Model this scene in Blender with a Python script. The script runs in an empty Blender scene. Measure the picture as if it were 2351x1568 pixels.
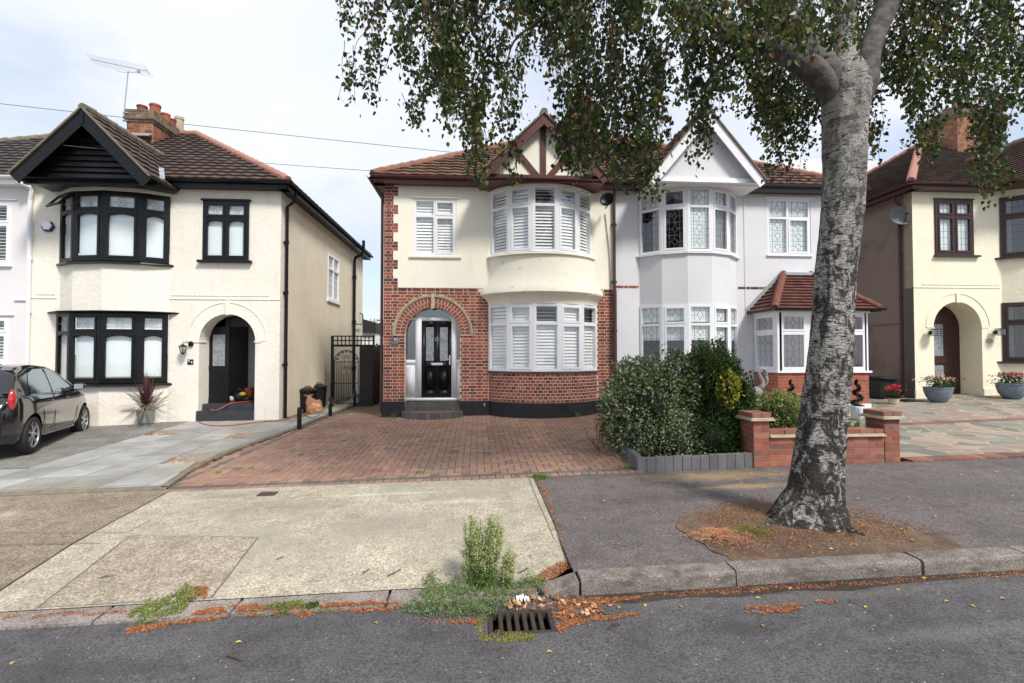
import bpy, bmesh, math, random
from mathutils import Vector, Matrix, noise
V = Vector
R = random.Random(7)
sc = bpy.context.scene
C = sc.collection
# ---------------------------------------------------------------- camera model
F_PX, CXP, CYP = 1150.0, 1175.5, 784.0
YAW, PIT = math.atan(80/1150), math.atan(27/1150)
CAM = V((0, 0, 1.5))
FW = V((math.sin(YAW)*math.cos(PIT), math.cos(YAW)*math.cos(PIT), math.sin(PIT)))
RT = V((math.cos(YAW), -math.sin(YAW), 0))
UP = RT.cross(FW)
def ray(u, v):
    return FW + RT*((u-CXP)/F_PX) - UP*((v-CYP)/F_PX)
def P(u, v, Y):
    d = ray(u, v); return CAM + d*(Y/d.y)
def X(u, Y=12.0, v=800): return P(u, v, Y).x
def Z(v, u, Y=12.0): return P(u, v, Y).z
def proj(p):
    d = V(p)-CAM; k = d.dot(FW)
    return (CXP+F_PX*d.dot(RT)/k, CYP-F_PX*d.dot(UP)/k)
def lerp(a, b, t): return a+(b-a)*t
KN = [(-40,-.75),(-9,-.12),(-4.6,-.07),(-2.15,0.0),(3,.05),(11.2,.36),(40,1.4)]
def back(x):
    for (a, za), (b, zb) in zip(KN, KN[1:]):
        if x <= b: return lerp(za, zb, max(0,(x-a)/(b-a)))
    return KN[-1][1]
def gz(x, y):
    x = max(-40, min(40, x))
    f = -.105 + .0245*x + .0245*(min(y, 6.5)-6.5)
    if y <= 6.5: return f
    return lerp(f, back(x), min(1, (y-6.5)/5.5))
def G(u, v, dz=0.0):
    d = ray(u, v); t = 5.0
    for _ in range(60):
        p = CAM + d*t
        t = (CAM.z-(gz(p.x, p.y)+dz))/(-d.z)
    return CAM + d*t
# ---------------------------------------------------------------- mesh builder
class MB:
    def __init__(s): s.v, s.f, s.m, s.c, s.M = [], [], [], [], None
    def add(s, vs, fs, mi=0, col=None):
        b = len(s.v)
        if s.M is not None: vs = [s.M @ V(p) for p in vs]
        s.v += [tuple(p) for p in vs]
        for f in fs:
            s.f.append([b+i for i in f]); s.m.append(mi); s.c.append(col)
    def quad(s, a, b, c, d, mi=0, col=None): s.add([a,b,c,d], [(0,1,2,3)], mi, col)
    def box(s, x0, y0, z0, x1, y1, z1, mi=0, col=None):
        s.add([(x0,y0,z0),(x1,y0,z0),(x1,y1,z0),(x0,y1,z0),(x0,y0,z1),(x1,y0,z1),(x1,y1,z1),(x0,y1,z1)],
              [(0,3,2,1),(4,5,6,7),(0,1,5,4),(1,2,6,5),(2,3,7,6),(3,0,4,7)], mi, col)
    def prism(s, poly, ext, mi=0, col=None):
        n = len(poly); e = V(ext)
        vs = [V(p) for p in poly]+[V(p)+e for p in poly]
        fs = [tuple(range(n))[::-1], tuple(range(n, 2*n))]
        fs += [(i, (i+1) % n, n+(i+1) % n, n+i) for i in range(n)]
        s.add(vs, fs, mi, col)
    def bar(s, p, q, w, h, mi=0, nrm=(0,-1,0), col=None):
        p, q = V(p), V(q); d = (q-p)
        if d.length < 1e-6: return
        d.normalize(); n = V(nrm); sd = d.cross(n)
        if sd.length < 1e-4: n = V((1,0,0)); sd = d.cross(n)
        sd.normalize(); n = sd.cross(d).normalized()
        a, b = sd*w/2, n*h/2
        s.add([p-a-b,p+a-b,p+a+b,p-a+b,q-a-b,q+a-b,q+a+b,q-a+b],
              [(0,3,2,1),(4,5,6,7),(0,1,5,4),(1,2,6,5),(2,3,7,6),(3,0,4,7)], mi, col)
    def tube(s, pts, r, n=8, mi=0, cap=True, col=None, closed=False, jit=None):
        pts = [V(p) for p in pts]; k = len(pts)
        rs = r if isinstance(r, (list, tuple)) else [r]*k
        vs = []; prev = None
        for i, p in enumerate(pts):
            a = pts[max(i-1, 0)]; b = pts[min(i+1, k-1)]
            if closed: a, b = pts[(i-1) % k], pts[(i+1) % k]
            t = (b-a).normalized()
            if prev is None:
                x = t.orthogonal().normalized()
                if abs(t.z) > .7: x = (V((1,0,0))-t*t.x).normalized()
            else:
                x = prev-t*prev.dot(t)
                x = x.normalized() if x.length > 1e-5 else t.orthogonal().normalized()
            prev = x; y = t.cross(x)
            for j in range(n):
                an = 2*math.pi*j/n
                rr = rs[i]*(jit(p, an) if jit else 1)
                vs.append(p+(x*math.cos(an)+y*math.sin(an))*rr)
        fs = []
        for i in range(k if closed else k-1):
            for j in range(n):
                a, b = i*n+j, i*n+(j+1) % n
                c, d = ((i+1) % k)*n+(j+1) % n, ((i+1) % k)*n+j
                fs.append((a, b, c, d))
        if cap and not closed:
            fs.append(tuple(range(n))[::-1]); fs.append(tuple(range((k-1)*n, k*n)))
        s.add(vs, fs, mi, col)
    def lathe(s, prof, o=(0,0,0), n=20, mi=0, col=None, cap=True, jit=None):
        vs = []; o = V(o)
        for r, z in prof:
            for j in range(n):
                an = 2*math.pi*j/n; q = r*(jit(an, z) if jit else 1)
                vs.append(o+V((q*math.cos(an), q*math.sin(an), z)))
        fs = [(i*n+j, i*n+(j+1) % n, (i+1)*n+(j+1) % n, (i+1)*n+j) for i in range(len(prof)-1) for j in range(n)]
        if cap:
            fs.append(tuple(range(n))[::-1]); fs.append(tuple(range((len(prof)-1)*n, len(prof)*n)))
        s.add(vs, fs, mi, col)
    def ball(s, o, r, mi=0, n=12, m=8, col=None, sc3=(1,1,1), jit=None):
        vs = []; o = V(o)
        for i in range(m+1):
            th = math.pi*i/m
            for j in range(n):
                an = 2*math.pi*j/n
                d = V((math.sin(th)*math.cos(an)*sc3[0], math.sin(th)*math.sin(an)*sc3[1], math.cos(th)*sc3[2]))
                vs.append(o+d*(r*(jit(d) if jit else 1)))
        fs = [(i*n+j, (i+1)*n+j, (i+1)*n+(j+1) % n, i*n+(j+1) % n) for i in range(m) for j in range(n)]
        s.add(vs, fs, mi, col)
    def build(s, name, mats, parent=None, smooth=False, bevel=0, auto=None):
        me = bpy.data.meshes.new(name)
        me.from_pydata(s.v, [], s.f)
        if not isinstance(mats, (list, tuple)): mats = [mats]
        for m in mats: me.materials.append(m)
        me.polygons.foreach_set('material_index', s.m)
        if any(c is not None for c in s.c):
            at = me.color_attributes.new('Col', 'FLOAT_COLOR', 'CORNER')
            buf = []
            for f, c in zip(s.f, s.c):
                c = c or (1,1,1); buf += [c[0], c[1], c[2], 1.0]*len(f)
            at.data.foreach_set('color', buf)
        if smooth: me.polygons.foreach_set('use_smooth', [True]*len(s.f))
        me.validate(); me.update()
        o = bpy.data.objects.new(name, me); C.objects.link(o)
        if parent is not None:
            o.parent = parent
            o.matrix_parent_inverse = world(parent).inverted()
        if bevel:
            b = o.modifiers.new('b', 'BEVEL'); b.width = bevel; b.segments = 2; b.limit_method = 'ANGLE'; b.angle_limit = .6
        if auto is not None:
            me.polygons.foreach_set('use_smooth', [True]*len(s.f))
            e = o.modifiers.new('w', 'EDGE_SPLIT'); e.split_angle = auto
        return o
def world(o):
    m = o.matrix_basis.copy()
    if o.parent: m = world(o.parent) @ o.matrix_parent_inverse @ m
    return m
def tag(o, label=None, cat=None, group=None, kind=None):
    if label: o['label'] = label
    if cat: o['category'] = cat
    if group: o['group'] = group
    if kind: o['kind'] = kind
    return o
def thing(name, label, cat, loc=(0,0,0), group=None):
    o = bpy.data.objects.new(name, None); C.objects.link(o); o.location = loc; o.empty_display_size = .2
    return tag(o, label, cat, group)
def dup(root, loc, rz=0, label=None):
    def cp(o, par):
        c = o.copy(); C.objects.link(c)
        if par is not None:
            c.parent = par
            c.matrix_parent_inverse = o.matrix_parent_inverse.copy()
        for ch in [q for q in bpy.data.objects if q.parent == o]: cp(ch, c)
        return c
    r = cp(root, None); r.location = loc; r.rotation_euler = (0, 0, rz)
    if label: r['label'] = label
    return r
# ---------------------------------------------------------------- clipping
def clip_half(poly, a, b, c):      # keep a*x+b*y+c >= 0
    out = []
    for i, p in enumerate(poly):
        q = poly[(i+1) % len(poly)]
        dp, dq = a*p[0]+b*p[1]+c, a*q[0]+b*q[1]+c
        if dp >= 0: out.append(p)
        if (dp >= 0) != (dq >= 0):
            t = dp/(dp-dq); out.append((p[0]+(q[0]-p[0])*t, p[1]+(q[1]-p[1])*t))
    return out
def area(p): return .5*sum(p[i][0]*p[(i+1) % len(p)][1]-p[(i+1) % len(p)][0]*p[i][1] for i in range(len(p)))
def clip_convex(poly, conv):
    if area(conv) < 0: conv = conv[::-1]
    for i in range(len(conv)):
        (x0, y0), (x1, y1) = conv[i][:2], conv[(i+1) % len(conv)][:2]
        a, b = -(y1-y0), (x1-x0)
        poly = clip_half(poly, a, b, -(a*x0+b*y0))
        if len(poly) < 3: return []
    return poly
def inside(p, poly):
    r = False; n = len(poly)
    for i in range(n):
        x0, y0 = poly[i][:2]; x1, y1 = poly[(i+1) % n][:2]
        if (y0 > p[1]) != (y1 > p[1]) and p[0] < (x1-x0)*(p[1]-y0)/(y1-y0)+x0: r = not r
    return r
def sheet(name, poly, mat, off, step=.5, zf=None, kind='structure', label=None):
    poly = [tuple(p[:2]) for p in poly]
    if area(poly) < 0: poly = poly[::-1]
    x0, x1 = min(p[0] for p in poly), max(p[0] for p in poly)
    y0, y1 = min(p[1] for p in poly), max(p[1] for p in poly)
    mb = MB(); nx = max(1, math.ceil((x1-x0)/step)); ny = max(1, math.ceil((y1-y0)/step))
    zf = zf or gz
    for i in range(nx):
        xa, xb = lerp(x0, x1, i/nx), lerp(x0, x1, (i+1)/nx)
        col = clip_half(clip_half(poly, 1, 0, -xa), -1, 0, xb)
        if len(col) < 3: continue
        for j in range(ny):
            ya, yb = lerp(y0, y1, j/ny), lerp(y0, y1, (j+1)/ny)
            c = clip_half(clip_half(col, 0, 1, -ya), 0, -1, yb)
            if len(c) < 3 or abs(area(c)) < 1e-6: continue
            mb.add([(p[0], p[1], zf(*p)+off) for p in c], [tuple(range(len(c)))])
    o = mb.build(name, mat); tag(o, label, None, None, kind)
    return o
# ---------------------------------------------------------------- materials
class NT:
    def __init__(s, mat):
        s.t = mat.node_tree; s.t.nodes.clear()
        s.out = s.t.nodes.new('ShaderNodeOutputMaterial')
    def n(s, ty, ins=None, **kw):
        x = s.t.nodes.new(ty)
        for k, v in kw.items(): setattr(x, k, v)
        for k, v in (ins or {}).items():
            if isinstance(v, bpy.types.NodeSocket): s.t.links.new(v, x.inputs[k])
            else: x.inputs[k].default_value = v
        return x
    def pos(s, scale=None):
        g = s.n('ShaderNodeNewGeometry').outputs['Position']
        if scale is None: return g
        m = s.n('ShaderNodeMapping', {'Vector': g, 'Scale': scale}); return m.outputs[0]
    def noise(s, scale, detail=4, rough=.55, vec=None, dist=0):
        return s.n('ShaderNodeTexNoise', {'Vector': vec or s.pos(), 'Scale': scale, 'Detail': detail, 'Roughness': rough, 'Distortion': dist}).outputs['Fac']
    def ramp(s, fac, stops, interp='LINEAR'):
        r = s.n('ShaderNodeValToRGB', {'Fac': fac}); e = r.color_ramp.elements
        r.color_ramp.interpolation = interp
        while len(e) < len(stops): e.new(.5)
        for el, (p, c) in zip(e, stops):
            el.position = p; el.color = (*c, 1) if len(c) == 3 else c
        return r.outputs[0]
    def mix(s, f, a, b, mode='MIX'):
        m = s.n('ShaderNodeMix', data_type='RGBA', blend_type=mode)
        for i, v in ((0, f), (6, a), (7, b)):
            if isinstance(v, bpy.types.NodeSocket): s.t.links.new(v, m.inputs[i])
            else: m.inputs[i].default_value = v if i == 0 else (*v[:3], 1)
        return m.outputs[2]
    def math(s, op, a, b=0.0):
        return s.n('ShaderNodeMath', {0: a, 1: b}, operation=op).outputs[0]
    def bump(s, h, strength, dist=.01, nrm=None):
        i = {'Height': h, 'Strength': strength, 'Distance': dist}
        if nrm is not None: i['Normal'] = nrm
        return s.n('ShaderNodeBump', i).outputs[0]
    def bsdf(s, color, rough=.6, metal=0, bump=None, spec=.5, coat=0, trans=None):
        i = {'Base Color': color if isinstance(color, bpy.types.NodeSocket) else (*color[:3], 1), 'Roughness': rough, 'Metallic': metal, 'Specular IOR Level': spec}
        if coat: i['Coat Weight'] = coat; i['Coat Roughness'] = .04
        if bump is not None: i['Normal'] = bump
        b = s.n('ShaderNodeBsdfPrincipled', i)
        s.t.links.new(b.outputs[0], s.out.inputs[0]); return b
MATS = {}
def newmat(name):
    m = bpy.data.materials.new(name); m.use_nodes = True; return m, NT(m)
def M(name, c, r=.6, c2=None, s=3.0, lo=.35, hi=.65, bump=None, attr=False, metal=0, spec=.4, coat=0, grime=None, bump2=None, stretch=None):
    """generic painted / mineral surface: two-tone noise, optional grime patches, bump, per-face colour"""
    if name in MATS: return MATS[name]
    m, t = newmat(name); col = c
    if c2 is not None:
        f = t.ramp(t.noise(s, 6, .6, t.pos(stretch) if stretch else None), [(lo, (0,0,0)), (hi, (1,1,1))])
        col = t.mix(f, c, c2)
    if grime is not None:
        gs, gc, glo, ghi = grime[:4]
        f = t.ramp(t.noise(gs, 8, .7, t.pos(grime[4]) if len(grime) > 4 else None), [(glo, (0,0,0)), (ghi, (1,1,1))])
        col = t.mix(f, col, gc)
    if attr:
        a = t.n('ShaderNodeAttribute', attribute_name='Col').outputs['Color']
        col = t.mix(1.0, col, a, 'MULTIPLY')
    b = None
    if bump2: b = t.bump(t.noise(bump2[0], 3), bump2[1], bump2[2] if len(bump2) > 2 else .02)
    if bump: b = t.bump(t.noise(bump[0], 5, .6), bump[1], bump[2] if len(bump) > 2 else .01, b)
    t.bsdf(col, r, metal, b, spec, coat); MATS[name] = m; return m
# ---------------------------------------------------------------- the materials of the place
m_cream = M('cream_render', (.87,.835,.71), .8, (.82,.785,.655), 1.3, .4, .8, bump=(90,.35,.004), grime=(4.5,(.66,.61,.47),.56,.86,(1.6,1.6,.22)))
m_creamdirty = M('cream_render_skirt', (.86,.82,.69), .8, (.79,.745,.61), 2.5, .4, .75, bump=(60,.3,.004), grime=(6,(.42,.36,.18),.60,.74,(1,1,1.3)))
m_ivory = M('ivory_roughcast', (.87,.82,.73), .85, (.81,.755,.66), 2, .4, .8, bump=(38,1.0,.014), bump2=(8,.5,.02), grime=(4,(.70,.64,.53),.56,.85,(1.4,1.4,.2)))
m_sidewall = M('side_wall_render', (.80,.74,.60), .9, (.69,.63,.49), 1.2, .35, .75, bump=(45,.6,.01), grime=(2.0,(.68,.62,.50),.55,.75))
m_lilac = M('lilac_render', (.71,.71,.745), .75, (.67,.67,.70), 1.2, bump=(50,.15,.004), grime=(4,(.58,.58,.60),.58,.88,(1.4,1.4,.2)))
m_pinkwhite = M('pale_pink_render', (.79,.75,.76), .8, (.73,.69,.70), 1.4, bump=(50,.2,.005))
m_right = M('butter_roughcast', (.86,.81,.64), .85, (.79,.74,.56), 2, .4, .8, bump=(40,.8,.012), bump2=(9,.4,.02))
m_black = M('black_gloss_paint', (.006,.006,.007), .34, (.010,.010,.011), 8, spec=.28)
m_blackmatt = M('black_plinth_paint', (.009,.009,.013), .6, (.018,.018,.022), 6, bump=(30,.3))
m_plastic = M('black_plastic', (.008,.008,.009), .42, (.014,.014,.014), 10, spec=.3)
m_upvc = M('white_frame', (.83,.83,.86), .45, (.80,.80,.83), 4, spec=.25)
m_maroon = M('maroon_paint', (.115,.038,.034), .4, (.085,.028,.026), 5, grime=(6,(.16,.07,.06),.6,.8))
m_brownpipe = M('brown_plastic', (.085,.036,.03), .4, (.06,.026,.022), 6)
m_brownframe = M('dark_brown_frame', (.035,.016,.014), .35, (.05,.022,.018), 7)
m_mortar = M('pale_mortar', (.74,.62,.52), .9, (.60,.49,.40), 9, bump=(120,.4,.003))
m_brick = M('brick_face', (1,1,1), .85, (.82,.80,.78), 25, attr=True, bump=(140,.5,.003))
m_wallbrick = M('garden_brick', (1,1,1), .85, (.72,.68,.66), 9, .3, .7, attr=True, bump=(90,.5,.004))
m_greymortar = M('grey_mortar', (.30,.26,.20), .95, (.22,.19,.15), 9, bump=(100,.4,.003))
m_tile = M('roof_tile', (1,1,1), .8, (.66,.64,.62), 6, .3, .75, attr=True, bump=(60,.5,.005), grime=(5,(.28,.27,.25),.66,.82))
m_ridge = M('ridge_tile', (.40,.17,.11), .85, (.30,.14,.10), 5, bump=(50,.4), grime=(4,(.34,.30,.24),.55,.75))
m_lead = M('lead_flashing', (.30,.32,.36), .5, (.42,.44,.48), 5, metal=.3)
m_cement = M('verge_cement', (.22,.19,.135), .9, (.14,.12,.085), 6, bump=(50,.5))
m_pot = M('terracotta_pot', (.42,.12,.06), .8, (.26,.075,.045), 4)
m_potbuff = M('buff_pot', (.50,.42,.30), .8, (.36,.30,.2), 5)
m_oldbrick = M('old_chimney_brick', (1,1,1), .9, (.45,.42,.40), 4, .35, .7, attr=True, bump=(60,.8,.008))
m_slat = M('shutter_slat', (.88,.88,.86), .45)
m_roller = M('roller_blind', (.84,.90,.89), .75, (.78,.85,.85), 60)
m_curtain = M('net_curtain', (.60,.60,.60), .9, (.50,.50,.50), 20)
m_darkroom = M('dark_interior', (.05,.045,.04), .9)
m_step = M('slate_step', (.035,.037,.045), .4, (.05,.052,.06), 5)
m_chrome = M('brushed_chrome', (.75,.75,.77), .22, metal=1)
m_galv = M('galvanised_steel', (.36,.39,.43), .5, (.24,.27,.30), 9, metal=.3)
m_alu = M('aerial_aluminium', (.45,.45,.47), .45, metal=.6)
m_stone = M('moulding_stone', (.52,.46,.34), .85, (.40,.35,.25), 8, bump=(60,.4,.004))
m_whitestep = M('white_masonry_paint', (.80,.80,.80), .6)
m_lead_came = M('lead_came', (.16,.17,.18), .5, metal=.3)
m_camelight = M('pale_came', (.42,.44,.46), .5)
def glass_mat(name, tint, refl, rough=.01):
    m, t = newmat(name)
    g = t.n('ShaderNodeBsdfGlossy', {'Color': (.9,.94,1,1), 'Roughness': rough, 'Normal': t.bump(t.noise(1.6, 2), .06, .05)})
    tr = t.n('ShaderNodeBsdfTransparent', {'Color': (*tint, 1)})
    ge = t.n('ShaderNodeNewGeometry').outputs
    dt = t.math('ABSOLUTE', t.n('ShaderNodeVectorMath', {0: ge['Normal'], 1: ge['Incoming']}, operation='DOT_PRODUCT').outputs['Value'])
    f = t.math('ADD', t.math('MULTIPLY', t.math('POWER', t.math('SUBTRACT', 1.0, dt), 5.0), .85), refl+.03)
    mx = t.n('ShaderNodeMixShader', {0: f, 1: tr.outputs[0], 2: g.outputs[0]})
    t.t.links.new(mx.outputs[0], t.out.inputs[0]); return m
m_glass = glass_mat('window_glass', (.97,.98,.985), .07)
m_glassdark = glass_mat('tinted_glass', (.35,.38,.40), .06)
m_obscure = M('obscured_glass', (.16,.18,.20), .25, (.30,.32,.35), 14, spec=.8)
# --- ground
def asphalt(name, c, c2, stone, sp=150, stain=None, spots=()):
    m, t = newmat(name)
    f = t.ramp(t.noise(.9, 6, .6), [(.35,(0,0,0)),(.7,(1,1,1))])
    col = t.mix(f, c, c2)
    f3 = t.ramp(t.noise(5, 7, .75), [(.45,(1,1,1)),(.62,(.74,.73,.72))]); col = t.mix(1, col, f3, 'MULTIPLY')
    g = t.noise(sp, 2, .8)
    col = t.mix(t.ramp(g, [(.30,(0,0,0)),(.70,(1,1,1))]), t.mix(1, col, (.40,.40,.40), 'MULTIPLY'), t.mix(1, col, (1.6,1.6,1.6), 'MULTIPLY'))
    vo = t.n('ShaderNodeTexVoronoi', {'Vector': t.pos(), 'Scale': sp*.7, 'Randomness': 1}).outputs
    bright = t.n('ShaderNodeSeparateColor', {0: vo['Color']}).outputs[0]
    k = t.math('MULTIPLY', t.math('GREATER_THAN', bright, .982), t.math('LESS_THAN', vo['Distance'], .26))
    col = t.mix(k, col, stone)
    for (sx, sy, rx, ry, cc, k) in spots:          # stains with a place and a ragged shape of their own
        q = t.n('ShaderNodeVectorMath', {0: t.pos(), 1: (sx, sy, 0)}, operation='SUBTRACT').outputs[0]
        q = t.n('ShaderNodeVectorMath', {0: q, 1: (1/rx, 1/ry, 0)}, operation='MULTIPLY').outputs[0]
        ln_ = t.n('ShaderNodeVectorMath', {0: q}, operation='LENGTH').outputs['Value']
        ln_ = t.math('ADD', ln_, t.math('MULTIPLY', t.math('SUBTRACT', t.noise(4.5, 6, .7, t.pos((1,2,1))), .5), 2.6))
        col = t.mix(t.math('MULTIPLY', t.ramp(ln_, [(.25,(1,1,1)),(1.0,(0,0,0))]), k), col, t.mix(1, cc, t.mix(t.ramp(g, [(.3,(0,0,0)),(.7,(1,1,1))]), (.6,.6,.6), (1.3,1.3,1.3)), 'MULTIPLY'))
    if stain: 
        for (sc_, cc, lo, hi, st) in stain:
            col = t.mix(t.ramp(t.noise(sc_, 6, .65, t.pos(st)), [(lo,(0,0,0)),(hi,(1,1,1))]), col, cc)
    t.bsdf(col, .85, 0, t.bump(t.noise(sp*.6, 3, .7), .6, .004), .3); return m
m_road = asphalt('road_asphalt', (.088,.083,.086), (.118,.112,.115), (.36,.35,.34), 66, spots=[(1.7,3.1,.45,.12,(.055,.05,.052),.7),(-2.4,3.1,.9,.16,(.06,.055,.057),.6),(3.2,2.9,1.2,.10,(.17,.16,.16),.5),(-.6,2.7,1.4,.10,(.16,.15,.15),.5),(2.6,3.45,1.6,.10,(.15,.13,.12),.6)])
m_pave = asphalt('pavement_asphalt', (.125,.108,.106), (.162,.142,.138), (.34,.31,.29), 58,
                 spots=[(3.0,6.2,1.3,.22,(.32,.23,.12),.85),(3.1,5.72,1.0,.12,(.34,.25,.14),.8),(2.2,5.45,.9,.18,(.10,.085,.085),.6),(4.8,5.3,1.4,.25,(.115,.10,.10),.6),(1.3,4.6,.7,.3,(.12,.105,.105),.5)])
m_conc = asphalt('aggregate_concrete', (.395,.35,.265), (.51,.46,.355), (.17,.14,.11), 50, spots=[(-1.0,6.0,.9,.06,(.68,.63,.50),.8),(-.2,5.6,.5,.10,(.66,.61,.48),.7),(-2.2,5.7,1.0,.35,(.27,.235,.18),.7),(-2.9,6.2,.6,.2,(.25,.215,.165),.7),(-.9,5.0,.8,.3,(.32,.28,.22),.5)],
                 stain=[(.8,(.30,.275,.225),.44,.70,(1,1,1)),(14,(.36,.32,.25),.52,.66,(1,1,1)),(3,(.66,.60,.48),.62,.8,(1,.4,1)),(60,(.22,.17,.12),.62,.7,(1,1,1))])
m_concpatch = asphalt('worn_concrete', (.34,.29,.22), (.42,.36,.28), (.60,.55,.46), 46,
                 stain=[(60,(.20,.14,.10),.58,.66,(1,1,1)),(9,(.26,.21,.16),.55,.7,(1,1,1))])
m_concold = asphalt('brown_concrete', (.25,.20,.15), (.34,.28,.21), (.5,.43,.35), 46,
                 stain=[(50,(.16,.11,.07),.56,.66,(1,1,1)),(1.3,(.42,.37,.3),.58,.7,(1,1,1))])
m_drive = asphalt('dark_drive', (.21,.20,.18), (.27,.26,.24), (.33,.32,.3), 50, stain=[(1.5,(.15,.14,.13),.5,.7,(1,1,1))])
m_slab = M('grey_slab', (1,1,1), .75, (.74,.73,.71), 1.3, .38, .62, attr=True, bump=(50,.4,.004), grime=(3.1,(.60,.57,.50),.52,.74))
m_joint = M('joint_sand', (.15,.125,.08), .95, (.20,.165,.10), 5, grime=(6,(.10,.14,.03),.6,.7))
m_paver = M('block_paver', (1,1,1), .85, (.80,.80,.78), 1.6, .35, .7, attr=True, bump=(90,.6,.005), grime=(2.0,(.60,.58,.54),.60,.82))
m_kerb = asphalt('granite_kerb', (.19,.165,.148), (.26,.228,.205), (.42,.38,.34), 75, stain=[(5,(.10,.085,.072),.48,.66,(1,1,3))])
m_flush = asphalt('flush_kerb_concrete', (.25,.215,.195), (.31,.27,.245), (.4,.36,.33), 70)
m_soil = asphalt('tree_pit_soil', (.125,.083,.056), (.185,.128,.085), (.42,.32,.2), 60, stain=[(3,(.10,.06,.04),.5,.65,(1,1,1)),(25,(.30,.15,.07),.58,.68,(1,1,1))])
m_garden = asphalt('bed_soil', (.10,.065,.045), (.15,.10,.07), (.3,.2,.15), 60)
m_base = M('land', (.16,.15,.12), .95, (.12,.14,.08), .3)
def crazy():
    m, t = newmat('crazy_paving')
    p = t.n('ShaderNodeVectorMath', {0: t.pos((1,1,0)), 1: t.n('ShaderNodeTexNoise', {'Vector': t.pos(), 'Scale': 1.0}).outputs['Color']}, operation='ADD').outputs[0]
    v1 = t.n('ShaderNodeTexVoronoi', {'Vector': p, 'Scale': 2.9}, feature='DISTANCE_TO_EDGE', voronoi_dimensions='2D').outputs[0]
    v2 = t.n('ShaderNodeTexVoronoi', {'Vector': p, 'Scale': 2.9}, voronoi_dimensions='2D').outputs['Color']
    h = t.n('ShaderNodeSeparateColor', {0: v2}).outputs[0]
    c = t.ramp(h, [(0,(.20,.19,.16)),(.3,(.28,.26,.22)),(.5,(.33,.25,.20)),(.7,(.25,.25,.22)),(.85,(.40,.32,.25)),(1,(.24,.20,.19))], 'CONSTANT')
    c = t.mix(t.ramp(t.noise(6, 6, .7), [(.3,(0,0,0)),(.7,(1,1,1))]), c, t.mix(1, c, (.72,.72,.72), 'MULTIPLY'))
    e = t.ramp(v1, [(.02,(1,1,1)),(.045,(0,0,0))])
    c = t.mix(e, c, (.42,.36,.24))
    t.bsdf(c, .8, 0, t.bump(v1, .5, .01)); return m
m_crazy = crazy()
def leafmat(name, c, trans=.35, rough=.36):
    m, t = newmat(name)
    a = t.n('ShaderNodeAttribute', attribute_name='Col').outputs['Color']
    col = t.mix(1, c, a, 'MULTIPLY')
    b = t.n('ShaderNodeBsdfPrincipled', {'Base Color': col, 'Roughness': rough, 'Specular IOR Level': .35})
    tr = t.n('ShaderNodeBsdfTranslucent', {'Color': t.mix(1, col, (1.3,1.5,.6), 'MULTIPLY')})
    mx = t.n('ShaderNodeMixShader', {0: trans, 1: b.outputs[0], 2: tr.outputs[0]})
    t.t.links.new(mx.outputs[0], t.out.inputs[0]); return m
m_leaf = leafmat('leaf', (1,1,1), .22)
m_leafd = leafmat('dry_leaf', (1,1,1), .15, .7)
def bark():
    m, t = newmat('birch_bark')
    z = t.n('ShaderNodeSeparateXYZ', {0: t.pos()}).outputs[2]
    def st(f, lo, hi, inv=False): return t.ramp(f, [(lo, (1,1,1) if inv else (0,0,0)), (hi, (0,0,0) if inv else (1,1,1))])
    fine = t.noise(34, 7, .75, t.pos((.8,.8,2.6)), 1.0)          # curling white flecks
    mid = t.noise(7, 6, .7, t.pos((1.2,1.2,.75)), 1.0)           # rough dark plates
    low = t.n('ShaderNodeMapRange', {0: z, 1: .1, 2: 1.5, 3: 1, 4: 0}).outputs[0]
    up = t.n('ShaderNodeMapRange', {0: z, 1: 2.6, 2: 3.8}).outputs[0]
    plate = st(t.math('ADD', mid, t.math('MULTIPLY', low, -.07)), .44, .52)
    plate = t.math('MAXIMUM', plate, t.math('MULTIPLY', up, .8))
    white = t.mix(st(t.noise(3, 4, .6), .35, .65), (.68,.66,.61), (.46,.43,.39))
    darkc = t.mix(st(t.noise(55, 4, .8), .35, .65), (.022,.019,.017), (.085,.075,.068))
    fl = st(fine, .44, .53)                                        # 0 dark fleck, 1 white
    c_light = t.mix(fl, t.mix(up, (.07,.062,.056), (.36,.34,.31)), white)
    fl2 = st(fine, .58, .66)
    c_dark = t.mix(fl2, darkc, (.40,.38,.35))
    col = t.mix(plate, c_dark, c_light)
    ln = st(t.noise(6, 4, .7, t.pos((1.6,1.6,8))), .57, .61)
    col = t.mix(ln, col, (.03,.026,.024))
    col = t.mix(t.math('MULTIPLY', up, st(t.noise(3.6, 6, .75, t.pos((1,1,1.4))), .53, .60)), col, (.13,.115,.105))
    col = t.mix(t.math('MULTIPLY', low, st(t.noise(5, 5, .7), .52, .7)), col, (.09,.078,.05))
    h = t.math('ADD', t.math('MULTIPLY', mid, 1.0), t.math('MULTIPLY', fine, .35))
    t.bsdf(col, .9, 0, t.bump(h, 1.0, .06, t.bump(t.noise(60, 4, .8), .6, .01)), .15); return m
m_bark = bark()
m_limb = M('dark_limb_bark', (.07,.062,.058), .9, (.17,.155,.145), 9, .4, .7, bump=(25,.8,.02))
m_twig = M('twig', (.05,.032,.026), .8)
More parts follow.
